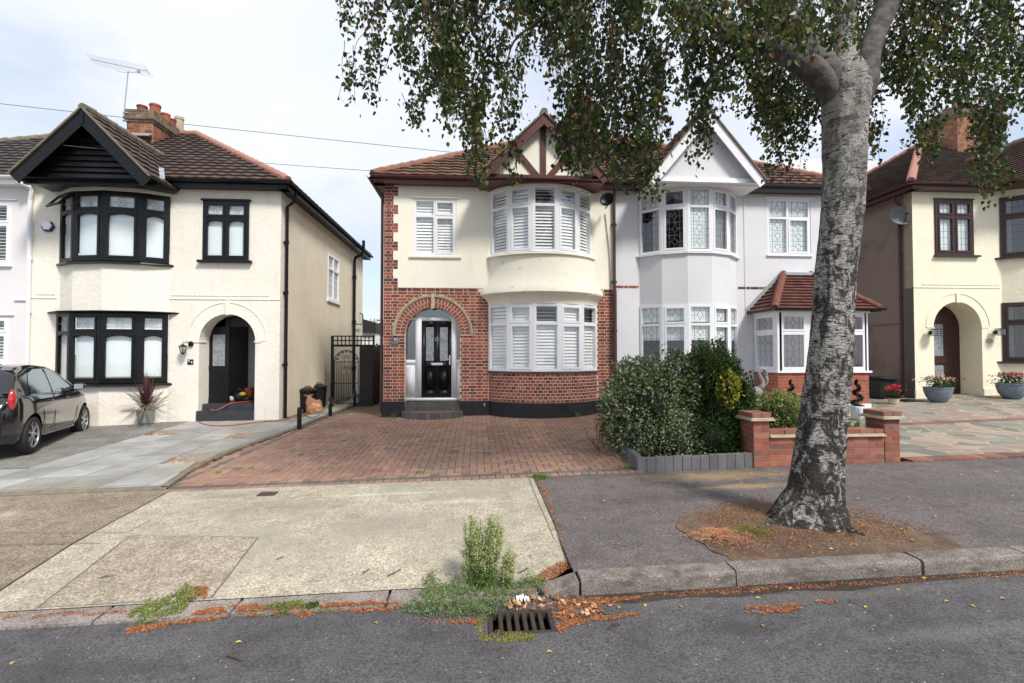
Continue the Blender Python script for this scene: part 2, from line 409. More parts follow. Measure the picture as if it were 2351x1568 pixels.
# ---------------------------------------------------------------- camera, sky, sun
cd = bpy.data.cameras.new('camera'); cam = bpy.data.objects.new('camera', cd); C.objects.link(cam)
cam.location = CAM; cam.rotation_euler = (math.pi/2+PIT, 0, -YAW)
cd.sensor_width = 36; cd.lens = 36*F_PX/2351; cd.clip_end = 3000; sc.camera = cam
SUN_AZ, SUN_EL = math.radians(146), math.radians(48)       # clockwise from +Y: behind the camera, to the right
w = bpy.data.worlds.new('World'); sc.world = w; w.use_nodes = True
nt = w.node_tree; nt.nodes.clear()
def wn(ty, ins=None, **kw):
    x = nt.nodes.new(ty)
    for k, v in kw.items(): setattr(x, k, v)
    for k, v in (ins or {}).items():
        if isinstance(v, bpy.types.NodeSocket): nt.links.new(v, x.inputs[k])
        else: x.inputs[k].default_value = v
    return x
sky = wn('ShaderNodeTexSky', sky_type='NISHITA', sun_disc=False, sun_elevation=SUN_EL, sun_rotation=SUN_AZ)
tc = wn('ShaderNodeTexCoord').outputs['Generated']
sep = wn('ShaderNodeSeparateXYZ', {0: tc}).outputs
# clouds on a flat layer: direction divided by height
zz = wn('ShaderNodeMath', {0: wn('ShaderNodeMath', {0: sep[2], 1: 0.02}, operation='MAXIMUM').outputs[0], 1: .22}, operation='ADD').outputs[0]
cx = wn('ShaderNodeMath', {0: sep[0], 1: zz}, operation='DIVIDE').outputs[0]
cy = wn('ShaderNodeMath', {0: sep[1], 1: zz}, operation='DIVIDE').outputs[0]
cv = wn('ShaderNodeCombineXYZ', {0: cx, 1: cy, 2: 3.7}).outputs[0]
n1 = wn('ShaderNodeTexNoise', {'Vector': cv, 'Scale': .85, 'Detail': 7, 'Roughness': .55, 'Distortion': .3}).outputs['Fac']
cover = wn('ShaderNodeMapRange', {0: n1, 1: .36, 2: .56, 3: 0.35, 4: 1}).outputs[0]
n2 = wn('ShaderNodeTexNoise', {'Vector': cv, 'Scale': 1.1, 'Detail': 5, 'Roughness': .5}).outputs['Fac']
cr = wn('ShaderNodeValToRGB', {0: n2}); cr.color_ramp.elements[0].position = .3; cr.color_ramp.elements[1].position = .75
cr.color_ramp.elements[0].color = (.59,.645,.75,1); cr.color_ramp.elements[1].color = (.75,.775,.83,1)
skys = wn('ShaderNodeVectorMath', {0: sky.outputs[0], 'Scale': .14}, operation='SCALE').outputs[0]
mx = wn('ShaderNodeMix', {0: cover}, data_type='RGBA'); nt.links.new(skys, mx.inputs[6]); nt.links.new(cr.outputs[0], mx.inputs[7])
bg = wn('ShaderNodeBackground', {'Color': mx.outputs[2], 'Strength': 1.0})
nt.links.new(bg.outputs[0], wn('ShaderNodeOutputWorld').inputs[0])
sd = bpy.data.lights.new('sun', 'SUN'); sun = bpy.data.objects.new('sun', sd); C.objects.link(sun)
sd.energy = 2.9; sd.angle = math.radians(12); sd.color = (1,.95,.87)
dirv = V((math.sin(SUN_AZ)*math.cos(SUN_EL), math.cos(SUN_AZ)*math.cos(SUN_EL), math.sin(SUN_EL)))
sun.rotation_euler = dirv.to_track_quat('Z', 'Y').to_euler(); sun.location = dirv*30
sc.view_settings.view_transform = 'Standard'; sc.view_settings.look = 'None'; sc.view_settings.exposure = 0.45
sc.cycles.max_bounces = 6; sc.cycles.transparent_max_bounces = 12; sc.cycles.use_denoising = True
# ================================================================ THE GROUND
KY = 3.65
def zbase(x, y): return gz(x, y)-.30 if y < 60 else gz(x, 12)-.30
far = MB()
ys = [-400,-60,-10,0,3.6,3.9,6.5,12,14,30,60,200,900]; xs = [-900,-200,-40,-20,-9,-4.6,-2.1,3,11.2,20,40,200,900]
for a, b in zip(xs, xs[1:]):
    for c, d in zip(ys, ys[1:]):
        far.quad(*[(x, y, gz(x, y)-.32) for x, y in ((a,c),(b,c),(b,d),(a,d))])
tag(far.build('ground', m_base), kind='structure')
def zroad(x, y): return gz(x, KY)-.115+.012*max(0, KY-y)*(1 if y > 0 else 0)
# road with a real opening for the gully
gx0, gx1, gy0, gy1 = .075, .51, 3.20, 3.49
rd = [[(-40,-6),(40,-6),(40,gy0),(-40,gy0)], [(-40,gy0),(gx0,gy0),(gx0,KY+.2),(-40,KY+.2)],
      [(gx1,gy0),(40,gy0),(40,KY+.05),(gx1,KY+.05)], [(gx0,gy1),(gx1,gy1),(gx1,KY+.05),(gx0,KY+.05)]]
mbr = MB()
for poly in rd:
    x0, x1 = poly[0][0], poly[1][0]; y0, y1 = poly[0][1], poly[2][1]
    nx = max(1, int((x1-x0)/1.5)); ny = max(1, int((y1-y0)/.8))
    for i in range(nx):
        for j in range(ny):
            a, b = lerp(x0,x1,i/nx), lerp(x0,x1,(i+1)/nx); c, d = lerp(y0,y1,j/ny), lerp(y0,y1,(j+1)/ny)
            mbr.quad(*[(x, y, zroad(x, y)) for x, y in ((a,c),(b,c),(b,d),(a,d))])
mbr.build('road', m_road)['kind'] = 'structure'
# pavement
def drop(x, y):
    k = max(0, min(1, (4.9-y)/1.05)); s = max(0, min(1, (.95-x)/.3)); return gz(x, y)-.085*k*s
XE = .74
sheet('pavement', [(XE,3.82),(40,3.82),(40,6.50),(XE-.02,6.50)], m_pave, -.018)
sheet('concrete_crossover', [(-3.62,3.86),(.55,3.86),(.74,4.08),(.72,6.44),(-3.78,6.52)], m_conc, -.006, .35, drop)
sheet('concrete_crossover', [(-12,3.86),(-3.64,3.86),(-3.80,6.60),(-12,6.60)], m_concold, -.010, .35, drop)
a_, b_, c_, d_ = G(110,1372), G(592,1232), G(498,1368), G(300,1230)
sheet('worn_concrete_patch', [(-3.15,3.88),(-1.95,3.88),(b_.x,b_.y),(d_.x,d_.y)], m_concpatch, -.002, .35, drop)
# thin dark joints
jm = M('dark_joint', (.13,.105,.075), .95)
def joint(pts, wd=.012, zf=drop, off=.0015, mb=None):
    own = mb is None; mb = mb or MB()
    for p, q in zip(pts, pts[1:]):
        L = math.dist(p, q); n = max(2, int(L/.12)); nx, ny = -(q[1]-p[1])/L, (q[0]-p[0])/L
        prev = None
        for i in range(n+1):
            x, y = lerp(p[0],q[0],i/n), lerp(p[1],q[1],i/n); wv = wd*(.6+.8*noise.noise(V((x*7,y*7,1)))**2+.2)
            jx = .006*noise.noise(V((x*9,y*9,4)))
            c = [(x-nx*wv/2+jx, y-ny*wv/2+jx, zf(x,y)+off), (x+nx*wv/2+jx, y+ny*wv/2+jx, zf(x,y)+off)]
            if prev: mb.quad(prev[0], c[0], c[1], prev[1])
            prev = c
    return mb
jb = MB()
g = lambda u, v: tuple(G(u, v)[:2])
joint([(-3.63,3.88),(-3.79,6.58)], .016, mb=jb)
joint([(-3.15,3.88),(d_.x,d_.y),(b_.x,b_.y),(-1.95,3.88)], .009, mb=jb)
joint([g(0,1250),g(230,1246)], .010, mb=jb)
joint([g(0,1222),g(290,1222),g(345,1195)], .007, mb=jb)
joint([(.74,6.45),(.745,5.4),(.76,4.6),(.75,4.1),(.60,3.88)], .02, mb=jb)
joint([(.66,6.4),(.67,5.2),(.69,4.5)], .006, mb=jb)
joint([(.80,3.832),(2.0,3.830)], .012, gz, .0005, jb); joint([(3.95,3.830),(9.0,3.830)], .012, gz, .0005, jb)
jb.build('paving_joint', jm)['kind'] = 'structure'
# cracks on the tarmac pavement
cb = MB(); joint([g(1285,1138),g(1330,1142),g(1400,1146),g(1470,1140)], .007, gz, -.0155, cb)
cb.build('pavement_crack', jm)['kind'] = 'structure'
# raised granite kerb: separate stones, worn edges
def kerbstone(mb, x0, x1, y0, y1, h, tilt=0):
    n = max(2, int((x1-x0)/.06)); pr = []
    for i in range(n+1):
        x = lerp(x0, x1, i/n); zt = gz(x, KY)+tilt*(x-x0)/(x1-x0); nz = lambda k: .004*noise.noise(V((x*14, k, 2)))
        c = [(y0, zt-h), (y0+.004, zt-.03+nz(0)), (y0+.009+nz(1), zt-.012+nz(2)), (y0+.03, zt-.002+nz(3)), (y0+.09, zt+nz(5)), (y1, zt+.001+nz(6)), (y1, zt-h)]
        pr.append([(x, *q) for q in c])
    vs = [p for r in pr for p in r]; k = 7
    mb.add(vs, [(i*k+j, (i+1)*k+j, (i+1)*k+j+1, i*k+j+1) for i in range(n) for j in range(k-1)]+[tuple(range(k)), tuple(range(n*k, n*k+k))[::-1]])
kb = MB()
cuts = [.755, 1.935, 3.42, 4.30, 5.25, 6.15, 7.1, 9, 12, 15]
for i, (a, b) in enumerate(zip(cuts, cuts[1:])): kerbstone(kb, a+.008, b-.008, KY+.012*(i % 2), KY+.175, .2, -.006*(i % 2))
kb.build('kerb', m_kerb, smooth=False)['kind'] = 'structure'
# sloping drop kerb stone
sb = MB()
x0, x1 = .50, .745
zt0, zt1 = gz(x0,KY)-.09, gz(x1,KY)-.004
P8 = [(x0,KY+.0,zt0-.1),(x1,KY-.01,zt1-.2),(x1,KY+.17,zt1-.2),(x0-.05,KY+.16,zt0-.1),(x0,KY,zt0),(x1,KY-.01,zt1),(x1,KY+.17,zt1+.0),(x0-.05,KY+.16,zt0+.004)]
sb.add(P8, [(0,3,2,1),(4,5,6,7),(0,1,5,4),(1,2,6,5),(2,3,7,6),(3,0,4,7)])
sb.build('drop_kerb', m_kerb, bevel=.012)['kind'] = 'structure'
fk = MB()
for a, b in ((-12,-4.2),(-4.19,-2.62),(-2.61,-1.72),(-1.71,-1.55+.9),(-.64,.45)):
    n = max(1, int((b-a)/.4))
    for i in range(n):
        p, q = lerp(a+.006,b-.006,i/n), lerp(a+.006,b-.006,(i+1)/n)
        zz0, zz1 = gz(p,KY)-.092, gz(q,KY)-.092
        fk.add([(p,KY,zz0-.1),(q,KY,zz1-.1),(q,KY+.20,zz1-.1),(p,KY+.20,zz0-.1),(p,KY,zz0),(q,KY,zz1),(q,KY+.20,zz1+.006),(p,KY+.20,zz0+.006)],
               [(4,5,6,7),(0,1,5,4),(2,3,7,6)]+([(3,0,4,7)] if i == 0 else [])+([(1,2,6,5)] if i == n-1 else []))
fk.build('flush_kerb', m_flush)['kind'] = 'structure'
gd = asphalt('gutter_dirt', (.045,.035,.028), (.07,.055,.042), (.25,.16,.1), 90)
sheet('gutter_dirt', [(.78,3.66),(.80,3.56),(1.1,3.50),(1.5,3.54),(1.9,3.50),(2.3,3.55),(2.7,3.49),(3.1,3.55),(3.6,3.57),(4.3,3.60),(4.8,3.66)], gd, .003, .3, zroad)
# tree pit
pit = [(2.02,3.84),(1.90,4.24),(1.86,4.62),(2.07,4.90),(2.45,5.0),(2.71,5.14),(2.95,5.1),(3.3,4.9),(3.72,4.60),(3.90,4.3),(3.99,3.98),(3.93,3.826)]
pit[0] = (2.02,3.826)
_p = []
for a_, b_ in zip(pit, pit[1:]+pit[:1]):
    for i in range(8):
        x_, y_ = lerp(a_[0],b_[0],i/8), lerp(a_[1],b_[1],i/8); s_ = .035 if y_ > 3.87 else 0
        _p.append((x_+s_*noise.noise(V((x_*9,y_*9,3)))*1.6, y_+s_*noise.noise(V((x_*9,y_*9,8)))*1.6))
pit = _p
def zpit(x, y):
    d = math.hypot((x-2.9)/.75, (y-4.45)/.55)
    return gz(x, y)-.012+max(0, .05*(1-d))+.006*noise.noise(V((x*6,y*6,0)))+.003*noise.noise(V((x*20,y*20,0)))
sheet('tree_pit_soil', pit, m_soil, .002, .06, zpit)
# ---- block paving, herringbone, real blocks
bp = [(-3.86,6.50),(.72,6.44),(2.12,6.50),(2.24,7.95),(2.35,8.8),(3.4,12.3),(-2.3,12.3),(-2.3,20),(-3.50,20),(-3.60,12.6),(-3.70,10.8),(-3.92,9.47),(-4.03,8.46),(-4.05,7.4)]
sheet('block_paving_bed', bp, m_joint, -.014, .6)
main_poly = [(-3.80,6.68),(2.13,6.68),(2.24,7.95),(2.35,8.8),(3.42,12.3),(3.42,20),(-3.50,20),(-3.60,12.6),(-3.70,10.8),(-3.92,9.47),(-4.03,8.46),(-4.05,7.4)]
pv = MB(); uw = .1025
PC = [(.36,.215,.15),(.38,.23,.165),(.325,.20,.145),(.365,.22,.165),(.335,.19,.135),(.30,.195,.15)]
def paver(x0, y0, x1, y1, cols=PC, poly=main_poly, raise_=0):
    gp = .004; cx_, cy_ = (x0+x1)/2, (y0+y1)/2
    q = [(x0+gp,y0+gp),(x1-gp,y0+gp),(x1-gp,y1-gp),(x0+gp,y1-gp)]
    if poly is not None and not inside((cx_, cy_), poly): return
    c = R.choice(cols); k = R.uniform(.88,1.08); 
    big = noise.noise(V((cx_*.8, cy_*.8, 3)))
    if big > .22 or cx_ > 1.4: k *= .86
    if R.random() < .015: c = (.19,.165,.15)
    j = R.uniform(-.0025,.0025)+raise_; e = .004
    top = [(p[0], p[1], gz(*p)+j) for p in ((x0+gp+e,y0+gp+e),(x1-gp-e,y0+gp+e),(x1-gp-e,y1-gp-e),(x0+gp+e,y1-gp-e))]
    low = [(p[0], p[1], gz(*p)+j-.004) for p in q]; bot = [(p[0], p[1], gz(*p)-.02) for p in q]
    pv.add(top+low+bot, [(0,1,2,3)]+[(4+i,4+(i+1)%4,(i+1)%4,i) for i in range(4)]+[(8+i,8+(i+1)%4,4+(i+1)%4,4+i) for i in range(4)], 0, tuple(v*k for v in c))
for i in range(-45, 42):
    for j in range(0, 62):
        x, y = i*uw, 6.69+j*uw
        if x < -4.2 or y > 12.4 and x > -2.3: continue
        k = (i-j) % 4
        if k == 0: paver(x, y, x+2*uw, y+uw)
        elif k == 3: paver(x, y, x+uw, y+2*uw)
PG = [(.15,.135,.125),(.17,.145,.13),(.13,.12,.115)]
x = -3.86
while x < 2.1:
    paver(x, 6.475, x+uw, 6.475+.205-.1, PC, None); x += uw
x = -3.86
while x < 2.1: paver(x, 6.58, x+2*uw, 6.58+.1, PG, None); x += 2*uw
for y in [7.0+.2*i for i in range(70)]:
    if y < 20: paver(lerp(-4.0,-3.6,min(1,(y-7)/6))+.06, y, lerp(-4.0,-3.6,min(1,(y-7)/6))+.16, y+.2, PG, None, .002)
pv.build('block_paving', m_paver)['kind'] = 'structure'
# ---- slab driveway of the left house
L = [(-3.96,6.62),(-4.12,7.4),(-4.16,8.46),(-4.03,9.47),(-3.82,10.75),(-3.70,12.63),(-3.62,20)]
slabpoly = [(-20,6.66),(-4.02,6.66)]+L[1:]+[(-4.5,20),(-4.6,12.3),(-20,12.3)]
def zs(x, y): return gz(x, y)+.035
sheet('slab_bed', slabpoly, m_joint, -.012, .6, zs)
sl = MB(); st = .61
def inside_all(q): return all(inside(p, slabpoly) for p in q)
cob = [G(430,1050), G(560,1010), G(340,1000)]
cobs = [(-5.62+0*st, 8.54), (-5.01, 9.76), (-6.23, 10.98)]
cell0 = (-20.0, 6.66)
cobcells = set()
for cp in (G(432,1052), G(562,1010), G(345,1001)):
    cobcells.add((int((cp.x-cell0[0])/st), int((cp.y-cell0[1])/st)))
for i in range(27):
    for j in range(22):
        x0, y0 = cell0[0]+i*st, cell0[1]+j*st
        if (i, j) in cobcells: continue
        q = [(x0+.006,y0+.006),(x0+st-.006,y0+.006),(x0+st-.006,y0+st-.006),(x0+.006,y0+st-.006)]
        if x0 < -6.9 and 7.3 < y0 < 12.0 and x0 > -20: continue
        for cutl in [(L[0],L[1]),(L[1],L[2]),(L[2],L[3]),(L[3],L[4]),(L[4],L[5]),(L[5],L[6])]:
            (ax, ay), (bx, by) = cutl
            if y0+st > ay and y0 < by: q = clip_half(q, -(by-ay), (bx-ax), (by-ay)*ax-(bx-ax)*ay)
            if len(q) < 3: break
        if len(q) < 3: continue
        q = clip_half(q, 0, 1, -6.66)
        if len(q) < 3: continue
        if y0 > 11.9 and x0 < -4.4: continue
        k = R.uniform(.80,1.12); c = (.40*k,.40*k,.385*k) if R.random() < .75 else (.40*k,.375*k,.33*k)
        tj = R.uniform(-.003,.003)
        sl.prism([(p[0],p[1],zs(*p)-.03) for p in q], (0,0,.03+tj), 0, c)
sl.build('slab_driveway', m_slab)['kind'] = 'structure'
sheet('dark_drive_surface', [(-20,7.88),(-6.58,7.88),(-6.58,12.1),(-20,12.1)], m_drive, .002, .6, zs)
ce = MB()
for (a, b) in zip(L, L[1:]):
    n = max(1, int(math.dist(a,b)/.3))
    for i in range(n):
        p, q = (lerp(a[0],b[0],i/n), lerp(a[1],b[1],i/n)), (lerp(a[0],b[0],(i+1)/n), lerp(a[1],b[1],(i+1)/n))
        w_ = .09+.03*noise.noise(V((p[1]*3,0,0)))
        ce.add([(p[0],p[1],zs(*p)-.15),(p[0]+w_,p[1],zs(*p)-.15),(q[0]+w_,q[1],zs(*q)-.15),(q[0],q[1],zs(*q)-.15),
                (p[0],p[1],zs(*p)+.003),(p[0]+w_,p[1],zs(*p)-.008),(q[0]+w_,q[1],zs(*q)-.008),(q[0],q[1],zs(*q)+.003)],
               [(4,5,6,7),(1,2,6,5)])
for i in range(28):
    p, q = -12+i*.29, -12+(i+1)*.29
    if p < -4.1:
        n_ = lambda x: 6.60+.04*noise.noise(V((x*4,1,0)))+0
        ce.add([(p,n_(p),zs(p,6.6)-.15),(q,n_(q),zs(q,6.6)-.15),(q,6.7,zs(q,6.7)-.15),(p,6.7,zs(p,6.7)-.15),
                (p,n_(p),zs(p,6.6)-.035),(q,n_(q),zs(q,6.6)-.035),(q,6.7,zs(q,6.7)+.003),(p,6.7,zs(p,6.7)+.003)], [(4,5,6,7),(0,1,5,4)])
ce.build('concrete_edging', m_cement)['kind'] = 'structure'
# cobbles set in three of the slab squares
for (i, j) in sorted(cobcells):
    cbm = MB(); x0, y0 = cell0[0]+i*st, cell0[1]+j*st
    cbm.quad(*[(x, y, zs(x,y)-.006) for x, y in ((x0,y0),(x0+st,y0),(x0+st,y0+st),(x0,y0+st))], 0, (.7,.66,.6))
    for a in range(7):
        for b in range(8):
            if R.random() < .12: continue
            k = R.uniform(.5,1.3); c = R.choice([(.9,.6,.35),(.8,.7,.6),(.6,.4,.25),(1,.85,.6)])
            cbm.ball((x0+.05+a*.085+R.uniform(-.012,.012), y0+.04+b*.075+R.uniform(-.012,.012), zs(x0,y0)-.004), .036, 0, 8, 5, tuple(v*k for v in c), (R.uniform(.8,1.25),R.uniform(.7,1.0),.5))
    cbm.build('cobble_panel', M('cobble', (.42,.37,.32), .7, attr=True), smooth=True)['kind'] = 'structure'
# ---- crazy paving of the right plots
sheet('crazy_paving', [(2.2,6.62),(40,6.62),(40,20),(3.4,20),(3.42,12),(2.35,8.8)], m_crazy, -.003, .6)
be = MB(); x = 5.9
while x < 20:
    k = R.uniform(.8,1.1); c = R.choice([(.27,.12,.08),(.30,.15,.11),(.22,.11,.085)])
    q = [(x+.004,6.44),(x+.104,6.44),(x+.104,6.64),(x+.004,6.64)]
    be.prism([(p[0],p[1],gz(*p)-.05) for p in q], (0,0,.056), 0, tuple(v*k for v in c)); x += .108
be.build('brick_edging_strip', m_paver)['kind'] = 'structure'
x = 5.9; be2 = MB()
for i in range(60):
    q = [(x,8.9+x*.0),(x+.1,8.9),(x+.1,9.1),(x,9.1)]
    k = R.uniform(.8,1.1); be2.prism([(p[0],p[1],gz(*p)-.05) for p in q], (0,0,.052), 0, (.27*k,.13*k,.10*k)); x += .105
be2.build('brick_edging_strip', m_paver)['kind'] = 'structure'
# soil bed under the shrubs
sheet('planting_bed', [(2.22,6.62),(5.7,6.62),(5.7,8.6),(3.9,11.3),(3.2,11.4),(2.35,8.8)], m_garden, .05, .4)
# ================================================================ HOUSE KIT
def wall_front(mb, x0, x1, z0, z1, Y, holes=(), arches=(), rev=.1, mi=0, zb=None, rmi=None):
    """a wall sheet facing -y with real openings; holes (xa,za,xb,zb); arches (cx, zspring, r, zbottom)"""
    rmi = mi if rmi is None else rmi
    rects = list(holes)+[(a[0]-a[2], a[3], a[0]+a[2], a[1]+a[2]) for a in arches]
    xs = sorted({x0, x1, *[c for r in rects for c in (r[0], r[2])]}); zs_ = sorted({z0, z1, *[c for r in rects for c in (r[1], r[3])]})
    xs = [x for x in xs if x0 <= x <= x1]; zs_ = [z for z in zs_ if z0 <= z <= z1]
    for a, b in zip(xs, xs[1:]):
        for c, d in zip(zs_, zs_[1:]):
            mx_, mz = (a+b)/2, (c+d)/2
            if any(r[0] < mx_ < r[2] and r[1] < mz < r[3] for r in rects): continue
            mb.quad((a,Y,c),(b,Y,c),(b,Y,d),(a,Y,d), mi)
    for (xa, za, xb, zb_) in holes:
        mb.quad((xa,Y,za),(xa,Y+rev,za),(xa,Y+rev,zb_),(xa,Y,zb_), rmi); mb.quad((xb,Y,za),(xb,Y,zb_),(xb,Y+rev,zb_),(xb,Y+rev,za), rmi)
        mb.quad((xa,Y,za),(xb,Y,za),(xb,Y+rev,za),(xa,Y+rev,za), rmi); mb.quad((xa,Y,zb_),(xa,Y+rev,zb_),(xb,Y+rev,zb_),(xb,Y,zb_), rmi)
    for (cx_, zs0, r, zb0) in arches:
        N = 20; pts = [(cx_-r*math.cos(math.pi*i/N), zs0+r*math.sin(math.pi*i/N)) for i in range(N+1)]
        top = zs0+r
        for (ax, az), (bx, bz) in zip(pts, pts[1:]):
            mb.quad((ax,Y,az),(bx,Y,bz),(bx,Y,top),(ax,Y,top), mi)
            mb.quad((ax,Y,az),(ax,Y+rev,az),(bx,Y+rev,bz),(bx,Y,bz), rmi)
        mb.quad((cx_-r,Y,zb0),(cx_-r,Y+rev,zb0),(cx_-r,Y+rev,zs0),(cx_-r,Y,zs0), rmi)
        mb.quad((cx_+r,Y,zb0),(cx_+r,Y,zs0),(cx_+r,Y+rev,zs0),(cx_+r,Y+rev,zb0), rmi)
def tiles(mb, O, ud, vd, vlen, left, right, gauge=.3, tw=.3, wave=.018, cols=((.2,.1,.07),), dx=.06, shadowed=True, jit=.15):
    O, ud, vd = V(O), V(ud).normalized(), V(vd).normalized(); n = ud.cross(vd).normalized()
    rows = max(1, round(vlen/gauge)); g_ = vlen/rows
    for k in range(rows):
        v0, v1 = k*g_, min(vlen, (k+1)*g_); l0, l1, r0, r1 = left(v0), left(v1), right(v0), right(v1)
        a, b = min(l0,l1), max(r0,r1)
        if b-a < .02: continue
        N = max(2, int((b-a)/dx)+1); xs = [a+(b-a)*i/(N-1) for i in range(N)]
        vs = []
        for x in xs:
            ph = (x/tw) % 1.0
            wv = wave*(.5-.5*math.cos(2*math.pi*ph*1.0))*(1 if wave > 0 else 0)
            xa = min(max(x, l0), r0); xb = min(max(x, l1), r1)
            vs += [O+ud*xa+vd*v0+n*.0, O+ud*xa+vd*v0+n*(.042+wv), O+ud*xb+vd*(v1)+n*(.004+wv)]
        b0 = 0
        for i in range(N-1):
            q = i*3; c = cols[hash((int(xs[i]/tw+100), k, 17)) % len(cols)]
            kk = 1-jit+2*jit*((hash((int(xs[i]/tw+100)*7, k*13)) % 100)/100)
            c = tuple(t*kk for t in c)
            mb.add([vs[q+1], vs[q+4], vs[q+5], vs[q+2], vs[q], vs[q+3]], [(0,1,2,3),(4,5,1,0)], 0, c)
def bricks(mb, fmap, s0, s1, z0, z1, excl=None, proud=.004, course=.0735, bl=.2165, cols=None, mort=.0135, bond='flemish', phase=0):
    """brick faces proud of the mortar; fmap(s,z)->(point, normal)"""
    cols = cols or BR; nrow = round((z1-z0)/course); ch = (z1-z0)/nrow
    hl = (bl-mort)/2
    for k in range(nrow):
        za, zb_ = z0+k*ch+mort/2, z0+(k+1)*ch-mort/2
        seq = [bl, hl+mort] if bond == 'flemish' else ([bl] if bond == 'stretcher' else [hl+mort])
        s = s0-(.0 if k % 2 == 0 else (.165 if bond == 'flemish' else seq[0]/2))-phase; i = 0
        while s < s1:
            w_ = seq[i % len(seq)]; a, b = max(s, s0)+mort/2, min(s+w_, s1)-mort/2; i += 1; s += w_
            if b-a < .012: continue
            if excl and (excl(a+.01, (za+zb_)/2) and excl(b-.01, (za+zb_)/2)): continue
            if excl:
                # trim against the excluded zone
                while b-a > .02 and excl(a, (za+zb_)/2): a += .01
                while b-a > .02 and excl(b, (za+zb_)/2): b -= .01
                if b-a < .025: continue
            c = R.choice(cols); kq = R.uniform(.8,1.18)
            face = [fmap(a,za), fmap(b,za), fmap(b,zb_), fmap(a,zb_)]
            o = [p+n*(proud+.0006*R.random()) for p, n in face]; i_ = [p-n*.002 for p, n in face]
            mb.add(o+i_, [(0,1,2,3),(4,5,1,0),(5,6,2,1),(6,7,3,2),(7,4,0,3)], 1, tuple(t*kq for t in c))
BR = [(.30,.085,.05),(.34,.105,.06),(.24,.07,.045),(.37,.13,.08),(.13,.05,.042),(.28,.08,.05),(.33,.095,.055),(.18,.06,.045)]
BRD = [(.13,.05,.04),(.17,.06,.045),(.10,.045,.04),(.22,.07,.05)]
def flat(Y): return lambda s, z: (V((s, Y, z)), V((0,-1,0)))
def win_unit(fr, subs, T, w_, h, cols, t, F=.055, sash=(), lead=None, blind=None, arch=0, D=.07, mi=0, sashw=.045, glass=None, topblind=None, open_top=None, leadmat=None):
    """one flat window: frame bars into fr, panes / blinds collected in subs. T: local x right, -y outward, z up"""
    old = fr.M; fr.M = T
    xs = [0]+list(cols)+[1]; xs = [F/2+c*(w_-F) for c in xs]
    zrows = [(0, h)] if t is None else [(0, t), (t, h)]
    fr.box(0,-D/2,0, w_,D/2,F, mi); fr.box(0,-D/2,h-F, w_,D/2,h, mi)
    fr.box(0,-D/2,F, F,D/2,h-F, mi); fr.box(w_-F,-D/2,F, w_,D/2,h-F, mi)
    for x in xs[1:-1]: fr.box(x-F/2,-D/2+.001,F, x+F/2,D/2-.001,h-F, mi)
    if t is not None: 
        for i, (xa, xb) in enumerate(zip(xs, xs[1:])): fr.box(xa+F/2,-D/2+.002,t-F/2, xb-F/2,D/2-.002,t+F/2, mi)
    for i, (xa, xb) in enumerate(zip(xs, xs[1:])):
        for j, (za, zb_) in enumerate(zrows):
            a, b = xa+F/2, xb-F/2; c = F if j == 0 else za+F/2; d = zb_-F/2 if (j == 0 and t is not None) else zb_-F
            y = 0.0
            if sash == 'all' or (i, j) in sash:
                S = sashw; fo = -D/2-.012
                a2, b2, c2, d2 = a-.012, b+.012, c-.012, d+.012
                fr.box(a2,fo,c2,b2,-D/2+.03,c2+S,mi); fr.box(a2,fo,d2-S,b2,-D/2+.03,d2,mi)
                fr.box(a2,fo,c2+S,a2+S,-D/2+.03,d2-S,mi); fr.box(b2-S,fo,c2+S,b2,-D/2+.03,d2-S,mi)
                a, b, c, d = a2+S-.002, b2-S+.002, c2+S-.002, d2-S+.002; y = -.012
            if arch and j == 0:
                N = 8
                for q in range(N):
                    xa_, xb_ = lerp(a,b,q/N), lerp(a,b,(q+1)/N)
                    f_ = lambda x: d-arch*(((x-(a+b)/2)/((b-a)/2))**2)
                    fr.prism([(xa_,-D/2+.004,f_(xa_)),(xb_,-D/2+.004,f_(xb_)),(xb_,-D/2+.004,d+.001),(xa_,-D/2+.004,d+.001)], (0,.03,0), mi)
            pm = MB(); pm.M = T
            pm.quad((a,y,c),(b,y,c),(b,y,d),(a,y,d),0)
            lm = lead(j, i) if callable(lead) else lead
            if lm: leads(pm, a, b, c, d, y-.009, lm, 1)
            subs.append(('pane', pm, [glass or m_glass, leadmat or m_lead_came]))
            bk = topblind if (j == 1 and topblind is not None) else blind
            if callable(bk): bk = bk(i, j)
            if bk:
                bm_ = MB(); bm_.M = T
                blind_geo(bm_, a-.02, b+.02, c-.02, d+.02, D/2+.006, bk)
                nm = {'shut':'shutter','open':'shutter','roller':'blind','half':'blind','curtain':'curtain'}.get(bk[0] if isinstance(bk, tuple) else bk, 'blind')
                subs.append((nm, bm_, [{'shutter':m_slat,'blind':m_roller,'curtain':m_curtain}[nm]]))
    fr.M = old
